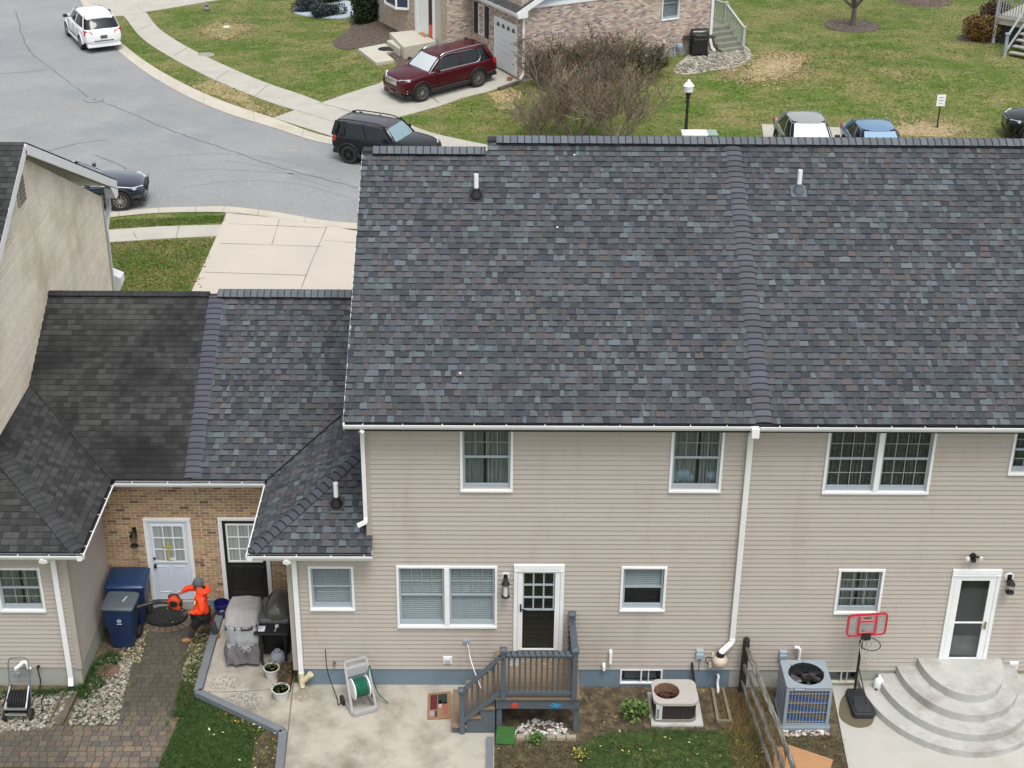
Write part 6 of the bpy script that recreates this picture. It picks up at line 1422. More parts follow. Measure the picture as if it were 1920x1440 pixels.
# porch things of the brick house
p = T(783,60); z_ = 1.03
b = MB(); b.prism([v2(G(x, y, z_)) for x, y in ((784,62),(801,59.5),(811,65),(796,69.5))], z_-.0, z_+.02, (.42,.18,.07)); 
q4 = [G(x, y, z_+.022) for x, y in ((789,62.8),(800,61.3),(806,65),(797,67.5))]; b.add(q4, [(0,1,2,3)], (.30,.22,.08)); tag(b.build('doormat', M_attr), 'orange rust doormat on the front porch of the brick house', 'doormat')
p = G(724,91,.62); b = MB(); b.lathe([(.0,.015),(.36,.015),(.38,.0)], (p.x,p.y,.60), 20); o = b.build('doormat', M_black); tag(o, 'black round mat on the walk beside the porch step', 'doormat')
p = G(815,88,.75); b = MB(); b.lathe([(.0,.02),(.17,.0),(.25,.32),(.27,.33),(.27,.38),(.23,.38),(.21,.30),(.0,.28)], (p.x-.1,p.y+.35,.48), 20, col=(.25,.25,.24)); tag(b.build('plant_pot', M_attr, smooth=True), 'grey empty plant pot beside the front porch', 'plant pot')
p = T(866,75); bb = MB(); r0 = random.Random(3)
n_ = 12; rings = []
for i, (rr_, zz) in enumerate(((.05,0),(.22,.04),(.30,.22),(.26,.42),(.12,.58),(.05,.64),(.10,.74))):
    rings.append([(p.x+.2+(rr_*(1+.18*r0.uniform(-1,1)))*math.cos(2*math.pi*k/n_), p.y+.9+(rr_*(1+.18*r0.uniform(-1,1)))*math.sin(2*math.pi*k/n_), .46+zz) for k in range(n_)])
loft(bb, rings, col=(.02,.03,.12)); tag(bb.build('rubbish_bag', mat('blue_bag', (.02,.025,.10), .3)), 'dark blue tied rubbish bag against the brick wall behind the dark red car', 'bag')
b = MB(); p = G(808,72,1.03); b.box(p.x-.08,p.x+.12,p.y+.15,p.y+.2,1.03,1.60,(.55,.10,.05)); tag(b.build('snow_shovel', M_attr, bevel=.01), 'orange snow shovel leaning by the front door of the brick house', 'shovel')
b = MB(); p = G(761,88,.9); b.lathe([(.0,0),(.16,.02),(.17,.24),(.0,.26)], (p.x,p.y-.05,.75), 12, col=(.5,.48,.42)); tag(b.build('stone_urn', M_attr, smooth=True), 'small pale stone ornament at the porch corner', 'ornament')
# bricks and kerb stones by the far downspout
b = MB(); p = T(962,152); r0 = random.Random(8)
for k in range(5): b.obox((p.x+r0.uniform(-.2,.15), p.y+r0.uniform(-.1,.15), p.z+.08+.07*(k>2)), (.2,.1,.07), Matrix.Rotation(r0.uniform(0,3),3,'Z'), jit((.33,.16,.13),.2,r0))
struct(b.build('brick_pile', M_attr), 'small pile of red bricks by the garage corner', 'stuff')
b = MB(); a_, c_ = T(935,170), T(972,157); b.beam(a_+Vector((0,0,.06)), c_+Vector((0,0,.06)), .16,.14); struct(b.build('edging', mat('sleeper', (.12,.10,.08), .9)), 'dark sleeper edging beside the far driveway')
V_ = Vector
# ================================================================ the deck
FZ = 0.90
dk = thing('deck', 'small raised back deck with dark grey railings and brown boards at the centre house', 'deck', (0.8,-0.7,0))
DX0, DX1, DY = 0.02, 1.62, -1.43
for k in range(10):
    y1 = -0.02-(-DY-.02)*k/10; y0 = -0.02-(-DY-.02)*(k+1)/10
    MB().box(DX0,DX1,y0+.004,y1-.004,FZ-.035,FZ,(1,1,1)).build('deck_board', M_tread, dk)
MB().box(DX0-.02,DX1+.02,DY-.035,DY+.004,FZ-.045,FZ-.0).build('deck_nosing', M_tread, dk)
b = MB(); b.box(DX0+.02,DX1-.0,DY+.0,DY+.04,FZ-.28,FZ-.045); b.build('rim_joist', M_deckgrey, dk)
b = MB(); b.box(DX1-.05,DX1-.005,DY+.04,-.02,FZ-.28,FZ-.045); b.build('rim_joist', M_deckgrey, dk)
def dpost(x, y, z0, z1, w_=.10):
    b = MB(); b.box(x-w_/2,x+w_/2,y-w_/2,y+w_/2,z0,z1); p_ = b.build('post', M_deckgrey, dk, bevel=.004, bsegs=1)
    b = MB(); b.box(x-w_*.72,x+w_*.72,y-w_*.72,y+w_*.72,z1,z1+.035); b.add([(x-w_*.72,y-w_*.72,z1+.035),(x+w_*.72,y-w_*.72,z1+.035),(x+w_*.72,y+w_*.72,z1+.035),(x-w_*.72,y+w_*.72,z1+.035),(x,y,z1+.075)],[(0,1,4),(1,2,4),(2,3,4),(3,0,4)]); b.box(x-w_*.6,x+w_*.6,y-w_*.6,y+w_*.6,z1-.05,z1)
    b.build('post_cap', M_deckgrey, p_); return p_
PX0, PX1 = 0.17, 1.50; PY = -1.46
dpost(PX0,PY,FZ-.0,2.00); dpost(PX1,PY,FZ,2.00); dpost(PX1,-.10,FZ,1.82); NX, NY = -.60, -1.03+.0
dpost(-.60,-1.44,0.0,1.05)
for x in (DX0+.08, DX1-.06): MB().box(x-.05,x+.05,DY+.04,DY+.14,0,FZ-.045).build('leg', M_deckgrey, dk)
MB().box(DX1-.11,DX1-.01,-.14,-.04,0,FZ-.045).build('leg', M_deckgrey, dk)
def rail(a, c, zt_, name='handrail', w_=.13, h_=.04):
    MB().beam(a, c, w_, h_).build(name, M_deckgrey, dk, bevel=.004, bsegs=1)
rail((PX0+.05,PY,1.92),(PX1-.05,PY,1.92),0); rail((PX0+.05,PY,1.88),(PX1-.05,PY,1.88),0,'bottom_rail',.04,.08); rail((PX0+.05,PY,1.02),(PX1-.05,PY,1.02),0,'bottom_rail',.05,.09)
rail((PX1,PY+.05,1.92),(PX1,-.15,1.72),0); rail((PX1,PY+.05,1.02),(PX1,-.15,1.02),0,'bottom_rail',.05,.09)
M_bal = mat('baluster_grey', (0.075,0.085,0.095), .7)
for k in range(1, 13):
    x = PX0+(PX1-PX0)*k/13; MB().box(x-.018,x+.018,PY-.018,PY+.018,1.06,1.86).build('baluster', M_bal, dk)
for k in range(1, 12):
    y = PY+(-.12-PY)*k/12; MB().box(PX1-.018,PX1+.018,y-.018,y+.018,1.06,1.80).build('baluster', M_bal, dk)
# stair: three treads down to the left
TX = [(-.26,.02,.66),(-.52,-.24,.44),(-.78,-.50,.22)]
for i, (x0, x1, z) in enumerate(TX):
    MB().box(x0-.02,x1+.0,-1.47,-1.325,z-.035,z).build('tread', M_tread, dk); MB().box(x0-.02,x1,-1.315,-.35,z-.035,z).build('tread', M_tread, dk)
    MB().box(x0,x0+.02,-1.43,-.36,z-.22,z-.036).build('riser', M_deckgrey, dk)
b = MB(); b.add([(-.78,-1.44,0.04),(.02,-1.44,0.04),(.02,-1.44,.86),(.0,-1.44,.62),(-.26,-1.44,.62),(-.26,-1.44,.40),(-.52,-1.44,.40),(-.52,-1.44,.18),(-.78,-1.44,.18),
               (-.78,-1.40,0.04),(.02,-1.40,0.04),(.02,-1.40,.86),(.0,-1.40,.62),(-.26,-1.40,.62),(-.26,-1.40,.40),(-.52,-1.40,.40),(-.52,-1.40,.18),(-.78,-1.40,.18)],
              [tuple(range(9)), tuple(range(17,8,-1))]+[(i,(i+1)%9,9+(i+1)%9,9+i) for i in range(9)]); b.build('stringer', M_deckgrey, dk)
for yy in (-1.46,):
    rail((-.60,yy,1.04),(PX0-.05,yy,1.86),0); rail((-.58,yy,.36),(PX0-.05,yy,1.04),0,'bottom_rail',.05,.09)
    for k in range(1, 8):
        t = k/8; x = -.60+(PX0+.60)*t; MB().box(x-.018,x+.018,yy-.018,yy+.018,.38+.66*t,.98+.82*t).build('baluster', M_bal, dk)
# dark cable wound round the rails
ln = []
for k in range(0, 61): t = k/60; x = PX0+(PX1-PX0)*t; ln.append((x, PY+.075*math.cos(k*1.25), 1.92+.035*math.sin(k*1.25)))
ln2 = [(PX1+.07*math.cos(k*1.1), -.10+.07*math.sin(k*1.1), 1.1+.65*k/30) for k in range(31)]
ln3 = [(-.60+(PX0+.6)*k/24, PY+.075*math.cos(k*1.2), 1.04+.82*k/24+.035*math.sin(k*1.2)) for k in range(25)]
b = MB(); 
for l_ in (ln3+ln,): b.tube(l_, .009, 5)
b.build('wound_cable', M_rubber, dk, smooth=True); MB().tube(ln2, .009, 5).build('wound_cable', M_rubber, dk, smooth=True)
b = MB(); b.tube(spline([(-.02,-1.40,1.62),(.10,-1.30,1.72),(.35,-1.38,1.78),(.52,-1.36,1.68),(.75,-1.38,1.74),(.95,-1.37,1.62),(1.1,-1.38,1.76),(1.3,-1.37,1.80),(1.45,-1.38,1.77)],5), .010, 6); tag(b.build('white_cord', M_pvc, smooth=True), 'white cord looping under the deck handrail', 'cord')
for x in (.30,.43): MB().box(x-.04,x+.04,PY+.02,PY+.03,1.64,1.82).build('paper_tag', mat('paper_pattern', (.75,.75,.74), .8, var=.6, scale=45), dk)
# two ornaments hung on the joist
p = W(965,1325,DY-.04); b = MB(); b.lathe([(.0,-.02),(.05,-.02),(.06,.0)], (p.x,DY-.002,p.z), 16, axis='y', sx=1.0, sy=1); 
for k in range(12): a = k*.5236; b.beam((p.x+.05*math.cos(a),DY-.012,p.z+.045*math.sin(a)),(p.x+.085*math.cos(a),DY-.012,p.z+.065*math.sin(a)),.02,.012,up=(0,1,0))
tag(b.build('wall_ornament', mat('red_ornament', (.42,.07,.04), .6)), 'red oval ornament on the front joist of the deck', 'ornament')
p = W(1042,1325,DY-.04); b = MB(); b.lathe([(.0,-.02),(.035,-.02),(.04,.0)], (p.x,DY-.002,p.z), 12, axis='y')
for k in range(14): a = k*.4488; b.beam((p.x+.03*math.cos(a),DY-.012,p.z+.03*math.sin(a)),(p.x+(.13 if k%2 else .09)*math.cos(a),DY-.012,p.z+(.085 if k%2 else .06)*math.sin(a)),.014,.012,up=(0,1,0))
tag(b.build('wall_ornament', mat('blue_ornament', (.05,.25,.42), .5)), 'blue sunburst ornament on the front joist of the deck', 'ornament')
# edging blocks and pebbles under the deck
eb0 = G(952,1372,.03); r0 = random.Random(5)
for k in range(7):
    x = .32+k*.19-.09; b = MB(); b.box(x+.005,x+.182,-1.62,-1.53,0,.09,jit((.33,.29,.21),.12,r0)); tag(b.build('edging_block', M_attr, bevel=.008), 'tan edging block %s under the deck front' % ('first from the left in the row','second from the left in the row','third from the left in the row','in the middle of the row','third from the right in the row','second from the right in the row','last at the right of the row')[k], 'block', 'edging blocks under the deck')
b = MB(); b.box(.10,.19,-1.56,-1.34,0,.10,(.33,.27,.19)); tag(b.build('edging_block', M_attr, bevel=.008), 'tan edging block turned sideways at the left end of the row under the deck', 'block')
def stones(name, n, fn, rr, cols, label, seed=1, flat=.6, m=M_attr):
    r_ = random.Random(seed); b = MB(); ico = [(0,0,1)]+[(math.cos(a),math.sin(a),.35) for a in (0,1.2566,2.513,3.77,5.027)]+[(math.cos(a+.63)*.9,math.sin(a+.63)*.9,-.45) for a in (0,1.2566,2.513,3.77,5.027)]
    fs = [(0,1+i,1+(i+1)%5) for i in range(5)]+[(1+i,6+i,1+(i+1)%5) for i in range(5)]+[(6+i,6+(i+1)%5,1+(i+1)%5) for i in range(5)]
    for _ in range(n):
        q = fn(r_); s_ = r_.uniform(*rr); ex, ey = s_*r_.uniform(.8,1.4), s_*r_.uniform(.7,1.1); a = r_.uniform(0,6.28); ca, sa = math.cos(a), math.sin(a)
        vs = [(q[0]+(x*ca*ex-y*sa*ey)*r_.uniform(.85,1.15), q[1]+(x*sa*ex+y*ca*ey)*r_.uniform(.85,1.15), q[2]+z*s_*flat) for x,y,z in ico]
        b.add(vs, fs, jit(r_.choice(cols), .18, r_))
    return struct(b.build(name, m, smooth=False), label, 'stuff')
PEB = [(.33,.31,.25),(.27,.25,.19),(.38,.37,.33),(.20,.18,.14),(.30,.24,.17),(.17,.17,.16),(.12,.12,.09)]
def fpoly(P, z=0.02):
    xs = [p[0] for p in P]; ys = [p[1] for p in P]
    def f(r_):
        while True:
            x, y = r_.uniform(min(xs),max(xs)), r_.uniform(min(ys),max(ys))
            if inpoly(x, y, P): return (x, y, z+H(x,y)+r_.uniform(0,.015))
    return f
stones('pebbles', 120, fpoly([(.35,-1.48),(1.45,-1.48),(1.35,-1.15),(.75,-1.0),(.5,-1.2)]), (.02,.045), [(.6,.59,.55),(.5,.45,.4),(.42,.36,.33),(.66,.66,.64)], 'pale pebbles under the deck', 3)
LB = Gz((0,1303),(100,1303),(138,1300),(96,1365),(0,1375)); stones('pebbles', 900, fpoly(LB), (.015,.042), PEB, 'river pebbles round the black hose cart', 5)
LB2 = Gz((175,1262),(190,1235),(250,1235),(236,1290),(222,1352),(215,1360),(128,1362),(140,1322),(165,1300)); stones('pebbles', 1200, fpoly(LB2), (.015,.038), PEB, 'river pebbles between the downspout and the paver path', 6)
LB3 = Gz((262,1180),(280,1180),(262,1245),(240,1250),(225,1225)); stones('pebbles', 260, fpoly(LB3), (.012,.028), [(.3,.28,.18),(.22,.2,.12),(.38,.34,.22),(.16,.14,.09)], 'small stones and leaves beside the bins', 7)
LB4 = Gz((364,1190),(402,1190),(388,1240),(372,1290),(340,1275),(352,1220)); stones('pebbles', 560, fpoly(LB4), (.010,.028), [(.34,.32,.2),(.28,.25,.15),(.4,.36,.24),(.2,.18,.1)], 'gritty stones and leaves right of the paver path', 8)
stones('pebbles', 90, fpoly([(5.5,-1.50),(6.4,-1.46),(6.35,-1.30),(5.5,-1.32)]), (.015,.035), [(.55,.52,.48),(.45,.36,.3)], 'pale chips in front of the new air conditioner', 9)
stones('rock_pile', 700, fpoly(dens(Tz((1264,126),(1270,136),(1300,138),(1340,131),(1380,124),(1402,110),(1404,100),(1392,88),(1368,80),(1340,92),(1300,112))),.04), (.04,.09), PEB, 'pale stones under the black barbecue', 10)
# stepping stone, drainage trough
p = G(202,1258,.03); b = MB(); n_ = 14; r0 = random.Random(4); P_ = [(p.x+.24*math.cos(6.283*k/n_)*r0.uniform(.9,1.08), p.y+.20*math.sin(6.283*k/n_)*r0.uniform(.88,1.08)) for k in range(n_)]; b.prism(P_, .0, .06)
tag(b.build('flat_stone', mat('red_stone', (.17,.10,.07), .9, var=.25, scale=8, fine=.2), bevel=.02), 'flat reddish stone among the pebbles beside the front bin', 'stone')
b = MB(); a_, c_ = Vector((-8.31,-.27,.0)), Vector((-8.36,-1.20,.0)); d_ = (c_-a_); t_ = Vector((-d_.y,d_.x,0)).normalized()
for sg in (-1,1): b.beam(a_+t_*.13*sg+Vector((0,0,.05)), c_+t_*.13*sg+Vector((0,0,.04)), .035,.09)
b.beam(a_+Vector((0,0,.025)), c_+Vector((0,0,.02)), .24,.03); struct(b.build('drain_channel', mat('mossy_channel', (.12,.105,.075), .95, var=.3, scale=6, fine=.2)), 'mossy drainage trough below the left downspout')
# tree ring with black mat
p = Vector((-6.91,2.27,0)); b = MB(); b.lathe([(.0,.05),(.40,.048),(.43,.035),(.44,.0)], (p.x,p.y,.03), 34, sy=.80); mo_ = b.build('round_mat', mat('charcoal_mat', (.014,.015,.014), .9, fine=.3, fscale=30, bump=.5)); tag(mo_, 'black oval mat with fallen leaves in front of the white back door', 'mat')
r0 = random.Random(6)
b = MB()
for k in range(13):
    a0 = math.pi*(1.0+k/13.0); a1 = math.pi*(1.0+(k+1)/13.0)-.03; P_ = [(p.x+R_*math.cos(a), p.y+R_*.86*math.sin(a)) for R_, a in ((.47,a0),(.47,a1),(.64,a1),(.64,a0))]; b.prism(P_, 0, .045, jit((.15,.11,.08),.15,r0))
struct(b.build('curved_edging', M_attr, bevel=.006, bsegs=1), 'curved row of small brown pavers round the black mat', 'structure')
# ================================================================ hose reel (grey, green hose)
hr = thing('hose_reel', 'grey hose reel cart with green hose and white wheels by the centre house tap', 'hose reel', (-2.62,-.62,0))
M_hr = mat('grey_plastic', (.36,.36,.36), .5)
rzm = Matrix.Rotation(.42, 4, 'Z'); rzm.translation = Vector((-2.62,-.58,0.05))
def lm(b): b.M = rzm; return b
b = lm(MB())
for sx in (-.22,.22): b.beam((sx,.14,.95),(sx*1.1,-.30,.02),.05,.04); b.beam((sx*1.1,-.30,.05),(sx*1.1,.12,.03),.05,.04)
b.beam((-.22,.14,.95),(.22,.14,.95),.05,.05); b.beam((-.24,-.32,.05),(.24,-.32,.05),.09,.09); b.beam((-.22,.10,.75),(.22,.10,.75),.10,.20)
b.build('frame', M_hr, hr, bevel=.01)
b = lm(MB()); b.lathe([(.03,-.16),(.21,-.16),(.21,-.14),(.10,-.135),(.10,.135),(.21,.14),(.21,.16),(.03,.16)], (0,-.08,.45), 26, axis='x'); b.build('drum', M_pvc, hr, smooth=True)
b = lm(MB()); 
for lay, n_ in ((.115,11),(.135,11),(.155,11),(.175,9)):
    ln = [(-.125+.25*k/(n_*20)+r0.uniform(-.003,.003), -.08+lay*math.cos(k*.314), .45+lay*math.sin(k*.314)) for k in range(n_*20)]; b.tube(ln, .0105, 5)
b.build('hose', mat('green_hose', (.012,.14,.085), .5), hr, smooth=True)
b = lm(MB()); b.tube(spline([(.1,-.2,.35),(.18,-.05,.6),(.25,.05,.8),(.3,.0,.5),(.36,-.1,.2),(.5,-.25,.03)],5), .012, 6); b.build('hose_end', mat('green_hose2', (.015,.10,.07), .5), hr, smooth=True)
b = lm(MB()); b.tube(spline([(-.3,.15,.05),(-.4,.1,.02),(-.36,.3,.04),(-.44,.55,.5),(-.44,.62,1.0)],5), .010, 6); b.build('leader_hose', M_rubber, hr, smooth=True)
for sx in (-.30,.30): b = lm(MB()); b.lathe([(.0,-.025),(.10,-.025),(.10,.025),(.0,.025)], (sx,.13,.08), 18, axis='x'); b.build('wheel', M_tyre, hr, smooth=True)
# ================================================================ doormat with a dull picture (plain stand-in)
mt = MB(); A_, B_, C_, D_ = G(801,1349,.06), G(845,1347,.06), G(845,1296,.06), G(802,1300,.06); mt.prism([v2(q) for q in (A_,B_,C_,D_)], .046, .062, (.26,.15,.08))
r0 = random.Random(14)
def mp_(u_, v_): return tuple(A_.lerp(B_,u_).lerp(D_.lerp(C_,u_),v_)+Vector((0,0,.004)))
for (u0,v0,u1,v1,c_) in ((.12,.35,.42,.92,(.09,.012,.018)),(.45,.55,.85,.92,(.02,.03,.025)),(.10,.12,.30,.30,(.32,.27,.30)),(.50,.42,.60,.68,(.45,.42,.42)),(.66,.15,.88,.60,(.28,.10,.06)),(.32,.08,.42,.30,(.03,.03,.06))):
    mt.quad(mp_(u0,v0), mp_(u1,v0), mp_(u1,v1), mp_(u0,v1), c_)
tag(mt.build('doormat', M_attr), 'brown doormat with dark red and black design, left of the deck steps', 'doormat')
# green mat/box at the foot of the steps
p = V_((.22,-1.62,.1)); b = MB(); rr_ = Matrix.Rotation(-.1,3,'Z')@Matrix.Rotation(.5,3,'X'); b.obox((p.x,p.y+.02,.12),(.36,.36,.04),rr_,(.03,.10,.02)); tag(b.build('green_mat', mat('fake_turf', (.03,.105,.02), .95, fine=.4, fscale=60, bump=.6), bevel=.015), 'green artificial turf mat propped against the deck steps', 'mat')
# ================================================================ old and new air conditioners
ac = thing('air_conditioner', 'rusty old air conditioner with rounded corners and a white top on a slab', 'air conditioner', (3.43,-.78,0))
tag(MB().box(3.02,4.02,-1.22,-.22,-.02,.06).build('concrete_pad', M_steps, bevel=.01), 'square concrete pad under the rusty old air conditioner', 'slab')
def rr(x0,x1,y0,y1,r_,n=6):
    o = []
    for cx,cy,a0 in ((x1-r_,y1-r_,0),(x0+r_,y1-r_,1.5708),(x0+r_,y0+r_,3.1416),(x1-r_,y0+r_,4.7124)):
        for k in range(n+1): a = a0+1.5708*k/n; o.append((cx+r_*math.cos(a), cy+r_*math.sin(a)))
    return o
X0,X1,Y0,Y1 = 3.06,3.90,-1.14,-.42; ZT = .50
b = MB(); b.hprism(rr(X0+.03,X1-.03,Y0+.03,Y1-.03,.13), .10, ZT-.03); core = b.build('coil', mat('dark_coil', (.035,.025,.025), .8, var=.5, scale=14, stretch=(6,6,.4)), ac)
b = MB(); P_ = rr(X0+.02,X1-.02,Y0+.02,Y1-.02,.14)
for i, (x, y) in enumerate([((P_[i][0]*(1-t)+P_[(i+1)%len(P_)][0]*t),(P_[i][1]*(1-t)+P_[(i+1)%len(P_)][1]*t)) for i in range(len(P_)) for t in ([k/14 for k in range(14)] if math.hypot(P_[i][0]-P_[(i+1)%len(P_)][0],P_[i][1]-P_[(i+1)%len(P_)][1])>.1 else [0])]): b.box(x-.0035,x+.0035,y-.0035,y+.0035,.1,ZT-.02,jit((.07,.055,.05),.3,r0))
b.build('louvres', M_attr, ac)
b = MB(); b.prism(rr(X0,X1,Y0,Y1,.15), .06, .115); b.build('base_pan', mat('grey_pan', (.22,.21,.18), .7, fine=.2), ac)
M_topw = mat('dirty_white_metal', (.44,.41,.38), .5, var=.08, scale=4, stain=(.36,.22,.12), sscale=2.2, slo=.62, shi=.78)
cx, cy, cr_ = 3.33, -.765, .245
# top plate with a round hole
def plate_hole(name, outline, c_, r_, z0, z1, m, parent):
    b = MB(); n = 40; n2 = len(outline)
    inner = [(c_[0]+r_*math.cos(2*math.pi*k/n), c_[1]+r_*math.sin(2*math.pi*k/n)) for k in range(n)]
    def outp(a):      # ray to the outline
        best = None; dx, dy = math.cos(a), math.sin(a)
        for i in range(n2):
            ax, ay = outline[i]; bx, by = outline[(i+1)%n2]; ex, ey = bx-ax, by-ay; den = dx*ey-dy*ex
            if abs(den) < 1e-9: continue
            t = ((ax-c_[0])*ey-(ay-c_[1])*ex)/den; s_ = ((ax-c_[0])*dy-(ay-c_[1])*dx)/den
            if t > 0 and -1e-6 <= s_ <= 1+1e-6 and (best is None or t > best): best = t
        return (c_[0]+dx*best, c_[1]+dy*best)
    angs = [2*math.pi*k/160 for k in range(160)]; I = [(c_[0]+r_*math.cos(a), c_[1]+r_*math.sin(a)) for a in angs]; O_ = [outp(a) for a in angs]; m_ = 160
    b.add([(x,y,z1) for x,y in I]+[(x,y,z1) for x,y in O_]+[(x,y,z0) for x,y in I]+[(x,y,z0) for x,y in O_],
          [(k,(k+1)%m_,m_+(k+1)%m_,m_+k) for k in range(m_)]+[(m_+k,m_+(k+1)%m_,3*m_+(k+1)%m_,3*m_+k) for k in range(m_)]+[(k,(k+1)%m_,2*m_+(k+1)%m_,2*m_+k) for k in range(m_)])
    return b.build(name, m, parent, fixn=True)
plate_hole('top_panel', rr(X0-.01,X1+.01,Y0-.01,Y1+.01,.15), (cx,cy), cr_, ZT-.04, ZT+.02, M_topw, ac)
M_rust = mat('rust', (.10,.04,.025), .9, var=.5, scale=12, fine=.3)
b = MB(); b.lathe([(cr_,-.005),(cr_,-.16),(cr_*.9,-.17)], (cx,cy,ZT+.02), 30, caps=False) if False else None
def ring_wall(parent, c_, r_, z0, z1, m, name='fan_shroud'):
    n = 36; b = MB(); b.add([(c_[0]+r_*math.cos(6.28319*k/n), c_[1]+r_*math.sin(6.28319*k/n), z) for z in (z0,z1) for k in range(n)], [(k,(k+1)%n,n+(k+1)%n,n+k) for k in range(n)]); return b.build(name, m, parent, smooth=True, fixn=False)
ring_wall(ac, (cx,cy), cr_-.002, ZT-.2, ZT+.02, mat('rusty_shroud', (.34,.21,.13), .8, var=.3, scale=8))
b = MB(); b.lathe([(.0,0),(cr_-.004,0)], (cx,cy,ZT-.19), 24); b.build('fan_well', mat('rust_dark', (.05,.02,.015), .9, var=.4, scale=10), ac)
for k in range(4): a = k*1.5708+.5; b = MB(); b.add([(cx+.03*math.cos(a),cy+.03*math.sin(a),ZT-.13),(cx+.19*math.cos(a-.35),cy+.19*math.sin(a-.35),ZT-.12),(cx+.2*math.cos(a+.3),cy+.2*math.sin(a+.3),ZT-.17),(cx+.03*math.cos(a+1),cy+.03*math.sin(a+1),ZT-.15)],[(0,1,2,3)]); b.build('fan_blade', M_rust, ac, fixn=False)
b = MB(); b.lathe([(.0,-.06),(.06,-.07),(.06,-.16)], (cx,cy,ZT), 14)
for k in range(12): a = k*.5236; b.tube([(cx+.05*math.cos(a),cy+.05*math.sin(a),ZT+.022),(cx+(cr_+.01)*math.cos(a),cy+(cr_+.01)*math.sin(a),ZT+.03)], .0035, 4)
for q in (.07,.12,.17,.215): b.tube([(cx+q*math.cos(k*.3307),cy+q*math.sin(k*.3307),ZT+.03) for k in range(20)], .003, 4)
b.build('fan_guard', M_rust, ac)
b = MB(); b.box(X0+.04,X0+.16,Y0-.006,Y0+.03,.12,ZT-.04,(.55,.55,.54)); 
for k in range(5): b.box(X0+.055,X0+.10,Y0-.010,Y0-.005,.17+k*.045,.195+k*.045,(.03,.03,.04))
b.build('corner_panel', M_attr, ac)
# new unit
an = thing('air_conditioner', 'large grey new air conditioner with blue and tan striped guard on a plastic pad', 'air conditioner', (5.93,-.88,0))
M_acg = mat('ac_grey', (.27,.32,.36), .5, var=.06, scale=3); x0,x1,y0,y1 = 5.53,6.39,-1.27,-.45; zt = 1.02
b = MB(); b.prism(rr(x0-.04,x1+.04,y0-.06,y1+.04,.03,2), -.02, .09); tag(b.build('plastic_pad', mat('pad_grey', (.20,.25,.28), .7), bevel=.01), 'grey plastic pad under the new air conditioner', 'slab')
b = MB(); b.hprism(rr(x0+.03,x1-.03,y0+.03,y1-.03,.04,3), .12, zt-.08); 
def coilmat():
    m = bpy.data.materials.new('striped_coil'); m.use_nodes = True; N = m.node_tree.nodes; L = m.node_tree.links; bs = N['Principled BSDF']; bs.inputs['Roughness'].default_value = .7
    tc = N.new('ShaderNodeTexCoord'); sp = N.new('ShaderNodeSeparateXYZ'); L.new(tc.outputs['Object'], sp.inputs[0])
    ma = N.new('ShaderNodeMath'); ma.operation = 'MULTIPLY_ADD'; L.new(sp.outputs['X'], ma.inputs[0]); ma.inputs[1].default_value = .22; L.new(sp.outputs['Z'], ma.inputs[2])
    mo_ = N.new('ShaderNodeMath'); mo_.operation = 'PINGPONG'; L.new(ma.outputs[0], mo_.inputs[0]); mo_.inputs[1].default_value = .118
    gt = N.new('ShaderNodeMath'); gt.operation = 'GREATER_THAN'; L.new(mo_.outputs[0], gt.inputs[0]); gt.inputs[1].default_value = .059
    mx = N.new('ShaderNodeMix'); mx.data_type = 'RGBA'; L.new(gt.outputs[0], mx.inputs[0]); mx.inputs[6].default_value = (.035,.085,.22,1); mx.inputs[7].default_value = (.14,.11,.065,1); L.new(mx.outputs[2], bs.inputs['Base Color']); return m
b.build('coil', coilmat(), an)
g_ = MB()
for k in range(13): q = x0+.05+(x1-x0-.1)*k/12; g_.box(q-.004,q+.004,y0-.002,y0+.008,.12,zt-.08); g_.box(x0-.002,x0+.008,y0+.05+(y1-y0-.1)*k/12-.004,y0+.05+(y1-y0-.1)*k/12+.004,.12,zt-.08)
for k in range(4): z = .2+k*.22; g_.box(x0+.03,x1-.03,y0-.004,y0+.004,z-.003,z+.003); g_.box(x0-.004,x0+.004,y0+.03,y1-.03,z-.003,z+.003)
g_.build('guard_grid', mat('grid_grey', (.30,.35,.42), .5), an)
b = MB()
for x,y in ((x0+.02,y0+.02),(x1-.02,y0+.02),(x0+.02,y1-.02),(x1-.02,y1-.02)): b.box(x-.028,x+.028,y-.028,y+.028,.09,zt-.06)
b.box(x0,x1,y0,y1,.09,.14); b.box(x1-.03,x1,y0,y1,.09,zt-.06); b.box(x0-.001,x0+.02,y0+.2,y1,.09,zt-.06); b.build('cabinet', M_acg, an)
cx, cy, cr_ = (x0+x1)/2+.0, (y0+y1)/2, .335
plate_hole('top_panel', rr(x0-.01,x1+.01,y0-.01,y1+.01,.06,4), (cx,cy), cr_, zt-.09, zt, M_acg, an).modifiers.new('b','BEVEL').width = .006
ring_wall(an, (cx,cy), cr_-.002, zt-.22, zt-.0, mat('shroud_dark', (.03,.035,.04), .5))
b = MB(); b.lathe([(.0,0),(cr_-.004,0)], (cx,cy,zt-.21), 24); b.build('fan_well', M_dark, an)
for k in range(3): a = k*2.094+.9; b = MB(); b.add([(cx+.04*math.cos(a),cy+.04*math.sin(a),zt-.14),(cx+.29*math.cos(a-.4),cy+.29*math.sin(a-.4),zt-.13),(cx+.31*math.cos(a+.25),cy+.31*math.sin(a+.25),zt-.19),(cx+.05*math.cos(a+1),cy+.05*math.sin(a+1),zt-.17)],[(0,1,2,3)]); b.build('fan_blade', mat('fan_grey', (.10,.10,.11), .4), an, fixn=False)
b = MB(); b.lathe([(.0,-.04),(.08,-.05),(.08,-.14)], (cx,cy,zt), 16); b.beam((cx,cy,zt-.05),(cx+.24,cy-.16,zt-.05),.10,.05); b.build('fan_motor', mat('motor', (.05,.05,.045), .6), an)
b = MB()
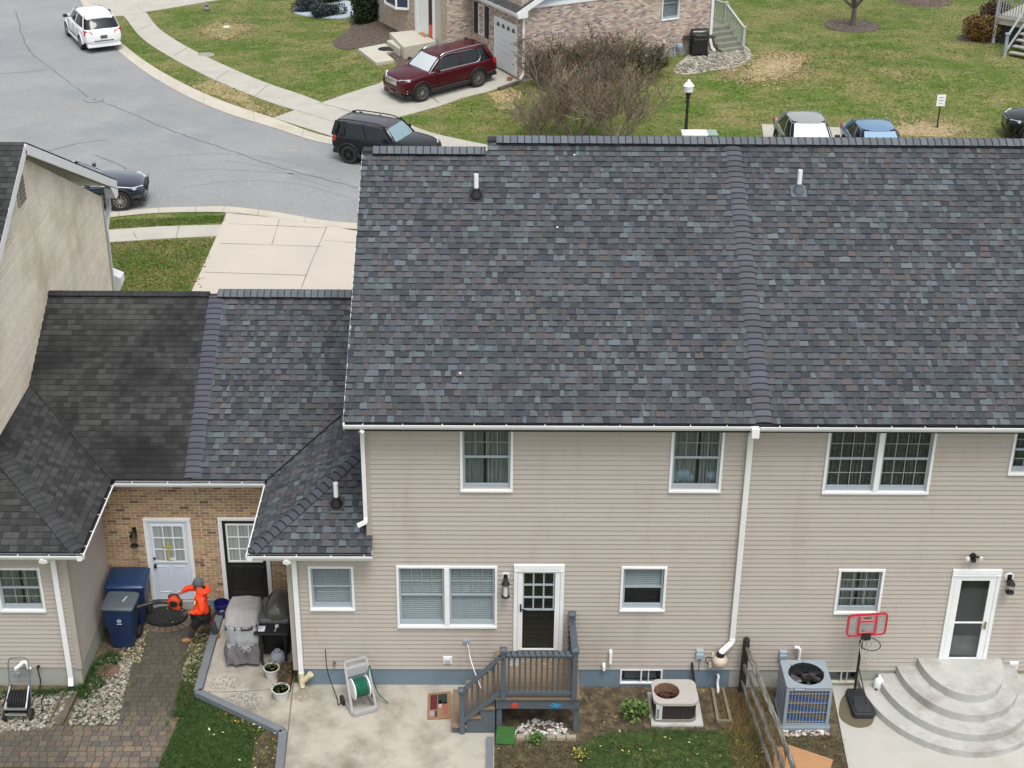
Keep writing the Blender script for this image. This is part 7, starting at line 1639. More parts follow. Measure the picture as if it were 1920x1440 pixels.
for k in range(24): a = k*.2618; b.tube([(cx+.06*math.cos(a),cy+.06*math.sin(a),zt-.01),(cx+.2*math.cos(a),cy+.2*math.sin(a),zt+.015),(cx+(cr_)*math.cos(a),cy+(cr_)*math.sin(a),zt+.0)], .0028, 4)
for a in (1.5708,0.1,-.9,-1.5,3.2,2.4): b.beam((cx+.05*math.cos(a),cy+.05*math.sin(a),zt),(cx+(cr_+.02)*math.cos(a),cy+(cr_+.02)*math.sin(a),zt+.005),.016,.012)
b.build('fan_guard', M_black, an)
b = MB(); b.box(x0+.13,x0+.34,y0-.018,y0-.009,zt-.07,zt-.015,(.02,.04,.06)); b.box(x0+.14,x0+.33,y0-.021,y0-.017,zt-.062,zt-.023,(.55,.68,.72))
for k in range(7): b.box(x0+.158+k*.024,x0+.170+k*.024,y0-.0235,y0-.0205,zt-.052,zt-.034,(.16,.24,.28))
b.build('badge', M_attr, an)
# timber frame on the ground
b = MB(); r0 = random.Random(2)
for a_, c_ in (((4.32,-.12),(4.31,-1.12)),((4.53,-.12),(4.55,-1.12))): b.beam((*a_,.05),(*c_,.05),.055,.08)
b.beam((4.30,-1.10,.05),(4.56,-1.10,.05),.05,.07); tag(b.build('timber_frame', mat('old_timber', (.20,.18,.13), .9, var=.2, scale=8)), 'narrow open timber frame lying on the soil right of the rusty air conditioner', 'timber frame')
# cardboard sheets lying by the fence
for (pts, lab, zz) in ((((1478,1396),(1562,1424),(1552,1462),(1468,1462)),'large orange brown plywood sheet lying by the fence at the bottom edge',.07),(((1452,1400),(1468,1400),(1480,1460),(1450,1460)),'narrow tan board between the fence rails and the plywood sheet',.05)):
    b = MB(); b.prism([v2(G(x, y, zz)) for x, y in pts], zz-.015, zz+.0); tag(b.build('board', mat('plywood', (.42,.23,.11), .8, var=.08, scale=3, fine=.08, stretch=(1,6,1))), lab, 'board')
# split rail fence
fn_ = thing('rail_fence', 'weathered split rail fence with three rails running from the house wall towards the camera', 'fence', (4.9,-.15,0))
def rough_rail(p0, p1, r_, seed, name, n=14, fl=.7):
    r0 = random.Random(seed); b = MB(); pts = []; p0 = Vector(p0); p1 = Vector(p1)
    for i in range(n+1): t = i/n; pts.append(p0.lerp(p1,t)+Vector((r0.uniform(-.012,.012),0,r0.uniform(-.012,.012)-.03*math.sin(math.pi*t))))
    ks = 7; rings = []
    for i, q in enumerate(pts): 
        s_ = .45 if i in (0,n) else 1; rings.append([(q.x+r_*s_*math.cos(6.283*k/ks)*(1+.25*math.sin(k*2.1+seed)), q.y, q.z+r_*s_*1.25*math.sin(6.283*k/ks)*(1+.2*math.cos(k*3.3+seed)+r0.uniform(-.06,.06))) for k in range(ks)])
    loft(b, rings); return b.build(name, M_oldwood, fn_)
b = MB(); r0 = random.Random(9); pts = [(4.90,-.16,z) for z in (0,.4,.8,1.15,1.30,1.345)]; b.tube(pts, [.075,.07,.07,.07,.065,.03], 8); b.build('post', mat('dark_post', (.032,.028,.022), .95, var=.4, scale=8, fine=.3), fn_)
rough_rail((4.91,-.18,1.12),(5.20,-2.80,1.10),.05,1,'rail'); rough_rail((4.88,-.18,.72),(5.12,-2.95,.74),.042,2,'rail'); rough_rail((4.87,-.18,.33),(5.07,-2.95,.36),.036,3,'rail')
rough_rail((5.17,-2.6,1.09),(5.40,-5.2,1.1),.05,4,'rail'); rough_rail((5.12,-2.75,.73),(5.35,-5.2,.74),.042,5,'rail')
# ================================================================ round concrete steps
sc = thing('curved_steps', 'four-tier rounded concrete steps at the white glass door of the right house', 'steps', (9.15,0,0))
SX = (W(1720,1243,0).x+W(1873,1243,0).x)/2; 
tiers = [(.80,1.06,.63,.82),(1.13,1.42,.42,.62),(1.47,1.78,.21,.41),(1.80,2.08,.0,.20)]
tiers = [(.82,1.14,.75,.55),(1.17,1.49,.56,.37),(1.50,1.83,.38,.19),(1.80,2.10,.20,0.0)]
for i, (rx, ry, z1, z0) in enumerate(tiers):
    n_ = 36; cxx = SX-.04*i; P_ = [(cxx+rx*math.cos(math.pi+math.pi*k/n_), -.02+ry*math.sin(math.pi+math.pi*k/n_)) for k in range(n_+1)]; b = MB(); b.prism(P_, 0.0, z1); b.build('step', M_steps, sc, bevel=.012)
p = G(1657,1292,.21); b = MB(); b.lathe([(.0,0),(.09,.0),(.10,.02),(.095,.20),(.05,.25),(.03,.26),(.03,.30),(.0,.30)], (p.x-.10,p.y+.05,.20), 16, sy=.7); tag(b.build('plastic_jug', mat('jug_white', (.80,.82,.82), .4, var=.2, scale=14), smooth=True), 'white plastic jug standing on the lowest round step', 'jug')
p = G(1643,1293,.21); b = MB(); b.lathe([(.0,.03),(.03,.03),(.03,.0)], (p.x,p.y,.201), 12, col=(.16,.05,.04)); tag(b.build('bottle_cap', M_attr), 'small dark red cap lying beside the plastic jug', 'cap')
# ================================================================ basketball hoop
hp = thing('basketball_hoop', 'small portable basketball hoop with red backboard and black base on the pale patio', 'basketball hoop', (7.13,-.5,0))
b = MB(); b.prism(rr(6.93,7.36,-1.02,-.22,.08,4), .05, .17); bs_ = b.build('base', mat('black_base', (.022,.024,.028), .6), hp, bevel=.03); 
b = MB(); b.prism(rr(6.99,7.30,-.96,-.50,.05,3), .17, .185); b.lathe([(.0,.20),(.025,.20),(.025,.17)], (7.15,-.72,0), 12, col=(0,0,0)); b.build('base_lid', mat('base_lid', (.035,.038,.043), .5), bs_, bevel=.005)
q0 = Vector((7.11,-.26,.16)); q1 = Vector((7.10,-.30,1.62)); b = MB(); b.tube([q0, q1], .028, 12); b.build('pole', M_black, hp, smooth=True)
for sx in (-.13,.13): MB().tube([(7.12+sx,-.75,.17),(7.11,-.28,.75)], .012, 8).build('brace', M_black, hp, smooth=True)
rzb = Matrix.Rotation(.10,4,'Z'); rzb.translation = Vector((7.14,-.36,1.80))
def BB(b): b.M = rzb; return b
M_rb = mat('red_plastic', (.50,.02,.04), .4); M_rb2 = mat('pink_line', (.72,.22,.27), .5)
P_ = rr(-.38,.38,-.24,.24,.07,4)
b = BB(MB()); n_ = len(P_)
for i in range(n_): a_, c_ = P_[i], P_[(i+1)%n_]; b.beam((a_[0],0,a_[1]),(c_[0],0,c_[1]),.03,.035,up=(0,1,0))
for x in (-.17,.17): b.beam((x,0,-.22),(x,0,.22),.03,.045,up=(0,1,0))
b.beam((-.17,0,.08),(.17,0,.08),.03,.025,up=(0,1,0)); b.beam((-.17,0,-.20),(.17,0,-.20),.03,.05,up=(0,1,0)); fr_ = b.build('backboard', M_rb, hp)
b = BB(MB()); P2 = rr(-.35,.35,-.21,.21,.05,3)
for i in range(len(P2)): a_, c_ = P2[i], P2[(i+1)%len(P2)]; b.beam((a_[0],-.018,a_[1]),(c_[0],-.018,c_[1]),.006,.010,up=(0,1,0))
for x in (-.20,-.145,.145,.20): b.beam((x,-.018,-.2),(x,-.018,.2),.006,.010,up=(0,1,0))
for z in (-.17,.055,.105): b.beam((-.145,-.018,z),(.145,-.018,z),.006,.010,up=(0,1,0))
b.build('line', M_rb2, fr_)
b = BB(MB()); b.box(-.36,.36,-.004,.004,-.22,.22); b.build('panel', mat('smoky_panel', (.35,.36,.35), .2, alpha=.35), fr_)
b = BB(MB()); [b.box(-.07+k*.02,-.055+k*.02,-.012,-.006,.145,.17) for k in range(7)]; b.build('lettering', M_black, fr_)
b = BB(MB()); b.box(-.07,.07,-.10,.02,-.30,-.19); n_ = 30; b.tube([(.0+.20*math.cos(6.2832*k/n_),-.27+.20*math.sin(6.2832*k/n_),-.26) for k in range(n_+1)], .009, 8); b.build('rim', M_black, hp, smooth=True)
b = BB(MB()); 
for k in range(12):
    a = 6.2832*k/12
    for s_ in (1,-1):
        ln = [(.0+(.2-.08*t)*math.cos(a+s_*t*.8),-.27+(.2-.08*t)*math.sin(a+s_*t*.8),-.26-.38*t) for t in (0,.25,.5,.75,1)]; b.tube(ln, .004, 4)
b.build('net', mat('net_white', (.6,.6,.55), .8), hp)
# ================================================================ wheelie bins
def bin_(loc, rz, label, w_, d_, h_, lidm, mark=True, mat_=None):
    t = thing('wheelie_bin', label, 'bin', loc, rz); mb = mat_ or mat('navy_bin', (.012,.030,.085), .45)
    def rg(sx, sy, z, yo=0): return [(x, y+yo, z) for x, y in rr(-w_/2*sx, w_/2*sx, -d_/2*sy, d_/2*sy, .06, 3)]
    b = MB(); loft(b, [rg(.70,.70,.03),rg(.78,.80,.35*h_),rg(.92,.92,.62*h_),rg(.97,.97,.90*h_),rg(1.02,1.02,.905*h_),rg(1.02,1.02,.95*h_)]); b.build('body', mb, t, smooth=True, local=True)
    b = MB(); loft(b, [rg(1.05,1.05,.955*h_),rg(1.05,1.05,.985*h_),rg(.94,.94,1.0*h_+.02)]); b.box(-w_*.36,w_*.36,d_*.50,d_*.60,.93*h_,.97*h_); b.build('lid', lidm, t, smooth=True, local=True, bevel=.008)
    b = MB(); b.tube([(-w_*.42,d_*.60,.92*h_),(w_*.42,d_*.60,.92*h_)], .016, 8); b.build('handle', mb, t, smooth=True, local=True)
    for sx in (-1,1): b = MB(); b.lathe([(.05,-.03),(.125,-.03),(.125,.03),(.05,.03)], (sx*w_*.42,d_*.38,.125), 20, axis='x'); b.build('wheel', M_tyre, t, smooth=True, local=True)
    return t
M_ldg = mat('grey_lid', (.085,.105,.12), .6, var=.2, scale=5, fine=.12); M_ldb = mat('navy_lid', (.010,.035,.095), .38)
bn = bin_((-7.60,1.40,.02), math.radians(-90), 'blue wheelie bin with faded grey lid and white flower mark', .64,.60,1.04,M_ldg)
bn.rotation_euler = (0,0,math.radians(0)-.04)
b = MB(); 
for k in range(5):
    a = math.pi/2+k*2*math.pi/5; b.beam((.03+.022*math.cos(a),-.302,.74+.022*math.sin(a)),(.03+.044*math.cos(a),-.302,.74+.044*math.sin(a)),.006,.030,up=(0,1,0)); a2 = a+math.pi/5; b.beam((.03+.03*math.cos(a),-.302,.74+.03*math.sin(a)),(.03+.03*math.cos(a+1.2566),-.302,.74+.03*math.sin(a+1.2566)),.006,.014,up=(0,1,0))
b.box(-.02,.08,-.304,-.298,.66,.675); b.build('emblem', mat('white_print', (.55,.62,.70), .5), bn, local=True)
b = MB(); 
for k in range(7): b.obox((.10-.013*(k-3)*-1*.0+.02*(k-3)*.3,.02+.026*(k-3),1.066),(.035,.016,.003),None)
b.build('lid_lettering', MATS['white_print'], bn, local=True)
bin_((-7.60,2.13,.02), .03, 'larger blue wheelie bin with a glossy blue lid beside the brick wall', .80,.72,1.10,M_ldb)
# blue bucket
p = Vector((-5.74,2.28,0)); bk = thing('bucket', 'dark blue bucket by the brick wall next to the covered barbecue', 'bucket', tuple(p))
b = MB(); n_ = 26; b.lathe([(.0,.01),(.128,.0),(.15,.36),(.162,.365),(.162,.385),(.15,.39),(.145,.37),(.125,.02),(.0,.02)], tuple(p), n_); b.build('pail', mat('bucket_blue', (.010,.010,.10), .4), bk, smooth=True)
b = MB(); b.obox((p.x+.03,p.y-.147,.27),(.075,.01,.016),Matrix.Rotation(-.25,3,'Y')); b.obox((p.x+.01,p.y-.145,.262),(.05,.01,.022),Matrix.Rotation(-.1,3,'Y')); b.build('mark', mat('lilac_print', (.5,.5,.8), .5), bk)
b = MB(); [b.box(p.x-.05,p.x+.05-.01*k,p.y-.140,p.y-.133,.08+.022*k,.09+.022*k) for k in range(4)]; b.build('lettering', mat('dim_print', (.12,.13,.28), .5), bk)
b = MB(); b.tube([(p.x+.16*math.cos(a),p.y+.16*math.sin(a)-.02,.37-.14*abs(math.sin(a))) for a in [math.pi+math.pi*k/12 for k in range(13)]], .006, 5); b.build('handle', M_black, bk, smooth=True)
# covered barbecue: draped grey cover
cb_ = thing('covered_barbecue', 'barbecue under a crumpled two-tone grey cover on the left patio slab', 'barbecue cover', (-5.03,1.0,.045))
r0 = random.Random(12); b = MB(); nA, nZ = 64, 26
def cov(a, t):
    # t 0 top centre .. 1 hem
    zt_ = 1.16
    ca, sa = math.cos(a), math.sin(a)
    sq = 1/max(abs(ca), abs(sa))**.72
    if t < .30: k = t/.30; rx, ry = .31*k, .40*k; z = zt_-.02*k**3+.03*math.sin(a*2+1)*k
    elif t < .38: k = (t-.30)/.08; rx, ry = .31+.035*k, .40+.04*k; z = zt_-.02-.07*k*k-.02*k
    else: k = (t-.38)/.62; rx, ry = .345+.02*k, .44+.06*k; z = (zt_-.11)*(1-k)+.10*k
    sm_ = max(0,(t-.35)); fold = (.022*math.sin(a*9+2*math.sin(a*3)+t*3)+.016*math.sin(a*17+t*9))*sm_*1.7
    if z < .42: fold += .02*math.sin(a*13+z*14)
    pinch = -.035*math.exp(-((z-.52)/.07)**2)
    n3 = noise.noise(Vector((ca*1.5, sa*1.5, z*2.4)))*.04*min(1,t*2)
    x = (rx*sq+fold+pinch+n3)*ca; y = (ry*sq+fold+pinch+n3)*sa
    # front (toward the camera) leans lower, like a shelf under the cloth
    if t <= .42: z -= .10*smooth(.05,-.45,y)*0+.16*smooth(-.10,-.42,y)
    return (-5.03+x+.04*y, 1.0+y, .045+max(z, .02)), z
grid_ = []; 
for i in range(nZ+1):
    t = i/nZ; grid_.append([cov(2*math.pi*k/nA, max(t,.004)) for k in range(nA)])
for i in range(nZ):
    for k in range(nA):
        q = [grid_[i][k], grid_[i][(k+1)%nA], grid_[i+1][(k+1)%nA], grid_[i+1][k]]; zz = sum(v[1] for v in q)/4; t = i/nZ
        wv = .05*math.sin(k*.6)
        c_ = (.30,.285,.28) if t < .40 else ((.36,.375,.38) if zz > .50+wv else (.15,.14,.145))
        b.add([v[0] for v in q], [(0,1,2,3)], jit(c_, .05, r0))
co_ = b.build('cover', mat('cover_cloth', (1,1,1), .85, attr=True, fine=.08, fscale=60, var=.10, scale=7, bump=.3, bscale=25), cb_, fixn=False)
bm = bmesh.new(); bm.from_mesh(co_.data); bmesh.ops.remove_doubles(bm, verts=bm.verts, dist=.0005); bmesh.ops.recalc_face_normals(bm, faces=bm.faces[:]); bm.to_mesh(co_.data); bm.free()
for p_ in co_.data.polygons: p_.use_smooth = True
ti = MB(); ti.tube(spline([(-5.0,.50,.60),(-4.95,.46,.56),(-4.90,.48,.61),(-4.86,.46,.55),(-4.90,.46,.50),(-4.95,.46,.56),(-4.99,.45,.48)],4), .012, 6, (.33,.34,.34)); ti.build('drawstring', M_attr, cb_, smooth=True)
# open kettle style gas grill behind the corner board
kg = thing('gas_grill', 'charcoal gas grill with domed lid and black side shelf, uncovered', 'barbecue', (-4.42,1.15,.045))
M_gl = mat('smoke_lid', (.085,.085,.075), .28, coat=.4)
b = MB(); n = 12; rings = []
for i, y in enumerate((.86,.90,1.0,1.5,1.60,1.64)):
    s_ = (.35,.78,1,1,.8,.4)[i]; rings.append([(-4.36-.27*s_*math.cos(math.pi*k/n), y, .96+.30*s_*math.sin(math.pi*k/n)) for k in range(n+1)])
loft(b, rings); b.build('lid', M_gl, kg, smooth=True)
MB().box(-4.72,-4.13,.86,1.66,.74,.98).build('firebox', mat('grey_firebox', (.14,.14,.14), .4), kg, bevel=.03)
MB().box(-4.78,-4.10,.50,.86,.86,.90).build('side_shelf', M_black, kg, bevel=.01)
MB().box(-4.68,-4.16,.92,1.60,.10,.74).build('cabinet', M_black, kg, bevel=.02)
b = MB(); b.beam((-4.80,.95,1.05),(-4.80,1.5,1.05),.03,.03); b.beam((-4.80,1.0,1.05),(-4.70,1.0,1.02),.02,.02); b.beam((-4.80,1.45,1.05),(-4.70,1.45,1.02),.02,.02); b.build('lid_handle', M_chrome, kg)
for x in (-4.66,-4.18):
    for y in (.62,1.56): MB().box(x-.02,x+.02,y-.02,y+.02,.045,.86).build('leg', M_black, kg)
b = MB(); b.box(-4.70,-4.57,.58,.76,.903,.906,(.75,.75,.78)); [b.box(-4.69,-4.60-.01*k,.74-.03*k,.75-.03*k,.9062,.9075,(.15,.15,.4)) for k in range(5)]; tag(b.build('leaflet', M_attr), 'white leaflet with blue print on the grill side shelf', 'leaflet')
b = MB(); b.beam((-4.36,.56,.915),(-4.35,.68,.915),.02,.01,(.35,.33,.25)); b.lathe([(.0,.012),(.035,.008),(.04,.0)], (-4.345,.76,.905), 14, sy=1.6, col=(.55,.53,.45)); tag(b.build('serving_spoon', M_attr), 'pale serving spoon on the grill side shelf', 'spoon')
b = MB(); b.lathe([(.0,0),(.12,.01),(.155,.05),(.155,.24),(.12,.30),(.06,.32),(.06,.37),(.0,.37)], (-4.35,.62,.045), 22); tag(b.build('gas_bottle', mat('gas_grey', (.22,.24,.27), .45), smooth=True), 'grey gas bottle below the grill side shelf', 'gas bottle')
def plantpot(x, y, z, r_, h_, lab, seed, potm=None, lc=((.05,.08,.02),(.10,.09,.03),(.035,.05,.015)), n=90):
    t = thing('potted_plant', lab, 'plant', (x,y,z)); b = MB(); b.lathe([(.0,0),(r_*.72,.0),(r_*.98,h_*.92),(r_*1.06,h_*.93),(r_*1.06,h_),(r_*.95,h_),(r_*.93,h_*.88),(.0,h_*.88)], (x,y,z), 22); b.build('pot', potm or mat('pot_white', (.60,.59,.55), .6, var=.1, scale=6), t, smooth=True)
    MB().lathe([(.0,h_*.885),(r_*.92,h_*.885)], (x,y,z), 16).build('soil', M_soil, t)
    r0 = random.Random(seed); b = MB()
    for _ in range(n):
        a = r0.uniform(0,6.28); q = r_*.9*math.sqrt(r0.random()); px_, py_ = x+q*math.cos(a), y+q*math.sin(a); zz = z+h_*.9+r0.uniform(0,.12); s_ = r0.uniform(.015,.03)
        d1 = Vector((r0.uniform(-1,1),r0.uniform(-1,1),r0.uniform(-.3,.8))).normalized()*s_; d2 = Vector((r0.uniform(-1,1),r0.uniform(-1,1),r0.uniform(-.3,.3))).normalized()*s_*.7; c0 = Vector((px_,py_,zz)); b.add([c0-d1,c0+d2,c0+d1,c0-d2], [(0,1,2,3)], jit(r0.choice(lc),.2,r0))
    b.build('leaves', M_leaf, t, fixn=False); return t
plantpot(-4.42,.22,.045,.15,.25,'white pot with dark leaves standing against the gas bottle',1)
plantpot(-4.16,-.42,.045,.17,.24,'white pot with browning leaves standing nearest the patio joint',2)
pb = thing('planter_box', 'long red brown planter box along the side of the centre house', 'planter', (-4.15,.12,.045)); b = MB()
for bx in ((-4.26,-4.24,-.24,.42),(-4.02,-4.0,-.24,.42),(-4.24,-4.02,-.24,-.22),(-4.24,-4.02,.40,.42)): b.box(bx[0],bx[1],bx[2],bx[3],.045,.27)
b.build('box', mat('red_brown_box', (.13,.045,.03), .75, var=.15, scale=6), pb); MB().box(-4.24,-4.02,-.22,.40,.18,.22).build('soil', M_soil, pb)
b = MB(); r0 = random.Random(8)
for _ in range(260):
    c0 = Vector((r0.uniform(-4.24,-4.02), r0.uniform(-.2,.38), .22+r0.uniform(0,.14))); s_ = r0.uniform(.012,.03); d1 = Vector((r0.uniform(-1,1),r0.uniform(-1,1),r0.uniform(-.3,.8))).normalized()*s_; d2 = Vector((r0.uniform(-1,1),r0.uniform(-1,1),r0.uniform(-.3,.3))).normalized()*s_*.6; b.add([c0-d1,c0+d2,c0+d1,c0-d2], [(0,1,2,3)], jit(r0.choice(((.04,.06,.02),(.09,.06,.03),(.03,.04,.015))),.2,r0))
b.build('leaves', M_leaf, pb, fixn=False)
# ================================================================ black hose cart at the left house
hc = thing('hose_cart', 'black wheeled hose cart with grey scrolled back frame on the pebbles by the left house', 'hose cart', (-9.1,-.8,0))
M_hf = mat('cart_grey', (.16,.19,.22), .45, metal=.3)
b = MB(); b.tube(spline([(-9.34,-.78,.18),(-9.33,-.62,.60),(-9.32,-.52,1.0),(-9.22,-.50,1.06),(-9.05,-.50,1.07),(-8.95,-.52,1.02),(-8.93,-.62,.60),(-8.92,-.78,.18)],4), .013, 8); b.tube([(-9.32,-.56,.78),(-8.94,-.56,.80)], .009, 6); b.tube([(-9.33,-.60,.58),(-8.94,-.60,.60)], .009, 6)
for k in range(3): x = -9.25+k*.12; b.tube([(x+.045*math.cos(a)*(1-a/9),-.58,.69+.07*math.sin(a)*(1-a/9)) for a in [q*.45 for q in range(15)]], .006, 5)
b.build('frame', M_hf, hc, smooth=True)
b = MB(); b.box(-9.32,-8.93,-1.0,-.70,.14,.44); b.build('hose_basket', M_black, hc, bevel=.03)
b = MB(); [b.tube([(x,-.86+.20*math.cos(a),.32+.20*math.sin(a)) for a in [q*.3 for q in range(22)]], .014, 6) for x in (-9.27,-9.22,-9.17,-9.12,-9.07,-9.02,-8.97)]; b.build('hose', M_rubber, hc, smooth=True)
b = MB(); b.box(-9.34,-8.90,-1.12,-1.08,.30,.33); b.box(-9.32,-8.92,-1.14,-1.10,.18,.21); b.beam((-9.30,-.70,.55),(-9.32,-1.1,.31),.025,.02); b.beam((-8.94,-.70,.55),(-8.92,-1.1,.31),.025,.02); b.build('crossbar', mat('bright_bar', (.5,.52,.55), .3, metal=.7), hc)
for x in (-9.36,-8.86): b = MB(); b.lathe([(.05,-.025),(.12,-.025),(.12,.025),(.05,.025)], (x,-1.02,.12), 18, axis='x'); b.build('wheel', M_tyre, hc, smooth=True)
b = MB(); b.tube(spline([(-9.0,-.9,.05),(-8.8,-1.05,.03),(-8.72,-.8,.04),(-8.8,-.55,.06),(-8.76,-.3,.1)],5), .013, 6); b.tube(spline([(-9.3,-.95,.03),(-9.5,-.9,.03),(-9.52,-.6,.05),(-9.4,-.45,.3),(-9.34,-.5,.42)],5), .013, 6); b.build('loose_hose', M_rubber, hc, smooth=True)
# ================================================================ the person with the leaf blower
def skin(name, nodes, edges, m, parent, root=0, lvl=2, sm=True):
    me = bpy.data.meshes.new(name); me.from_pydata([n[0] for n in nodes], edges, []); o = bpy.data.objects.new(name, me); COL.objects.link(o)
    md = o.modifiers.new('skin','SKIN'); md.use_smooth_shade = True; md.branch_smoothing = 0.6
    for i, n in enumerate(nodes):
        r_ = n[1] if isinstance(n[1], tuple) else (n[1], n[1]); me.skin_vertices[0].data[i].radius = r_; me.skin_vertices[0].data[i].use_root = (i == root)
    s_ = o.modifiers.new('sub','SUBSURF'); s_.levels = lvl; s_.render_levels = lvl
    bpy.context.view_layer.update(); me2 = bpy.data.meshes.new_from_object(o.evaluated_get(bpy.context.evaluated_depsgraph_get())); o.modifiers.clear(); o.data = me2
    me2.materials.clear(); me2.materials.append(m)
    for p in me2.polygons: p.use_smooth = True
    if parent is not None:
        o.parent = parent; r_ = ROOT.get(parent.name, Vector((0,0,0))); ROOT[o.name] = r_; me2.transform(Matrix.Translation(-r_))
    else: ROOT[o.name] = Vector((0,0,0))
    return o
V = Vector
pel = G(377,1151,.82); che = G(378,1122,1.14); nek = G(376,1107,1.33); hed = G(371,1096,1.45)
shR = che+V((-.03,.17,.14)); shL = che+V((.02,-.17,.11)); elR = G(353,1106,1.22); haR = G(334,1116,1.08); elR.y += .08; haR.y += .04
elL = che+V((.05,-.24,-.16)); haL = G(352,1149,.90)
hiR = pel+V((.0,.09,-.04)); hiL = pel+V((-.02,-.09,-.04)); knL = G(362,1178,.46); anL = G(358,1197,.10); knR = G(397,1168,.47); anR = G(407,1190,.11)
ps = thing('person', 'person in orange hoodie, grey beanie and tan boots holding a leaf blower', 'person', (-6.0,1.4,0))
M_skin = mat('skin', (.30,.17,.11), .55)
nodes = [(pel,(.14,.12)),(pel+(che-pel)*.5,(.125,.11)),(che,(.15,.12)),(nek,.062),(hed,.085),(hed+V((.0,0,.07)),.085),
 (shR,.065),(elR,.045),(haR,.03),(shL,.065),(elL,.045),(haL,.03),(hiR,.09),(knR,.062),(anR,.045),(hiL,.09),(knL,.062),(anL,.045),(anR+V((-.13,-.01,-.06)),.035),(anL+V((-.13,-.01,-.06)),.035)]
ed = [(0,1),(1,2),(2,3),(3,4),(4,5),(2,6),(6,7),(7,8),(2,9),(9,10),(10,11),(0,12),(12,13),(13,14),(0,15),(15,16),(16,17),(14,18),(17,19)]
body = skin('body', nodes, ed, M_skin, ps)
# hoodie
M_hood = mat('orange_fleece', (.86,.055,.008), .8, var=.06, scale=8, bump=.25, bscale=14)
nd = [(pel+V((0,0,-.02)),(.185,.155)),(pel+(che-pel)*.35,(.175,.15)),(pel+(che-pel)*.7,(.17,.145)),(che+V((0,0,.03)),(.175,.14)),(nek+V((.01,0,-.03)),.105),(shR,.088),(elR,.068),(haR+(elR-haR)*.22,.048),(shL,.088),(elL,.072),(haL+(elL-haL)*.2,.052)]
hood = skin('hoodie', nd, [(0,1),(1,2),(2,3),(3,4),(3,5),(5,6),(6,7),(3,8),(8,9),(9,10)], M_hood, ps)
for v_ in hood.data.vertices:
    q_ = v_.co*1.0; n_ = v_.normal; v_.co += n_*(.016*math.sin(q_.z*46+5*noise.noise(q_*5)+q_.x*12)*(.5+noise.noise(q_*4+V((3,1,2))))+.014*noise.noise(q_*11))
b = MB(); c_ = nek+V((.05,0,.0)); b.lathe([(.06,.07),(.12,.06),(.15,.0),(.12,-.05),(.05,-.06)], (c_.x,c_.y,c_.z), 20, sx=1.05, sy=.95, caps=False); b.build('hood', M_hood, ps, smooth=True)
b = MB(); p = che+V((-.10,-.135,.0)); b.beam(p+V((0,-.02,.05)), p+V((-.02,-.03,-.04)), .012,.02); b.build('chest_mark', M_pvc, ps)
# trousers: black shorts over grey leggings
M_bk = mat('black_cloth', (.012,.012,.013), .9); M_gl2 = mat('grey_cloth', (.075,.078,.085), .9, fine=.15); M_mar = mat('maroon_lining', (.13,.012,.015), .9)
sh = skin('shorts', [(pel+V((0,0,-.03)),(.165,.14)),(hiR,.12),(hiR.lerp(knR,.85),.098),(hiL,.12),(hiL.lerp(knL,.95),.10)], [(0,1),(1,2),(0,3),(3,4)], M_bk, ps)
skin('shorts_lining', [(hiR.lerp(knR,.72),.088),(hiR.lerp(knR,.98),.104)], [(0,1)], M_mar, ps, lvl=2)
skin('shorts_lining', [(hiL.lerp(knL,.85),.095),(knL+V((0,0,-.01)),.104)], [(0,1)], M_mar, ps, lvl=2)
skin('legging', [(hiR.lerp(knR,.7),.082),(knR,.080),(anR+V((0,0,.02)),.062)], [(0,1),(1,2)], M_gl2, ps); skin('legging', [(hiL.lerp(knL,.8),.082),(knL,.082),(anL+V((0,0,.03)),.062)], [(0,1),(1,2)], M_gl2, ps)
M_boot = mat('tan_leather', (.34,.17,.07), .7, var=.15, scale=14)
for an in (anL, anR):
    f_ = V((-1,-.08,0)).normalized(); an2 = V((an.x, an.y, .0)); bt = skin('boot', [(an2+V((.01,0,.16)),.062),(an2+V((.015,0,.07)),.066),(an2+f_*.12+V((0,0,.055)),.056),(an2+f_*.20+V((0,0,.045)),.042)], [(0,1),(1,2),(2,3)], M_boot, ps)
    b = MB(); P_ = [(an2.x+.07*math.cos(a)*(1 if math.cos(a)>0 else 3.3), an2.y+.05*math.sin(a)+(-.016 if math.cos(a)<0 else 0)) for a in [k*math.pi/8 for k in range(16)]]; b.prism(P_, .0, .025); b.build('sole', mat('dark_sole', (.05,.04,.03), .9), bt)
# head: face covering, nose, ears, beanie
b = MB(); b.lathe([(.0,-.12),(.055,-.11),(.083,-.05),(.092,.01),(.085,.07),(.05,.115),(.0,.125)], (hed.x,hed.y,hed.z+.02), 22, sx=1.08, sy=.88, col=(1,1,1)); b.build('face_scarf', M_bk, ps, smooth=True)
b = MB(); b.lathe([(.0,-.06),(.06,-.05),(.078,.0),(.06,.045),(.0,.05)], (hed.x-.032,hed.y,hed.z+.03), 16, sx=.95, sy=.85); b.obox(hed+V((-.112,0,.01)), (.03,.022,.035), Matrix.Rotation(.4,3,'Y')); b.build('face', M_skin, ps, smooth=True)
for sy in (-.03,.03): b = MB(); b.lathe([(.0,-.008),(.009,.0),(.0,.008)], (hed.x-.104,hed.y+sy,hed.z+.035), 8); b.build('eye', M_black, ps)
b = MB(); b.lathe([(.088,.02),(.096,.03),(.099,.06),(.092,.10),(.066,.14),(.03,.157),(.0,.16)], (hed.x+.012,hed.y,hed.z+.0), 24, sx=1.06, sy=.94, caps=False); b.lathe([(.094,.012),(.102,.02),(.102,.055),(.094,.06)], (hed.x+.012,hed.y,hed.z), 24, sx=1.06, sy=.94, caps=False); b.build('beanie', mat('beanie_grey', (.10,.11,.115), .95, fine=.2, fscale=70, bump=.4), ps, smooth=True)
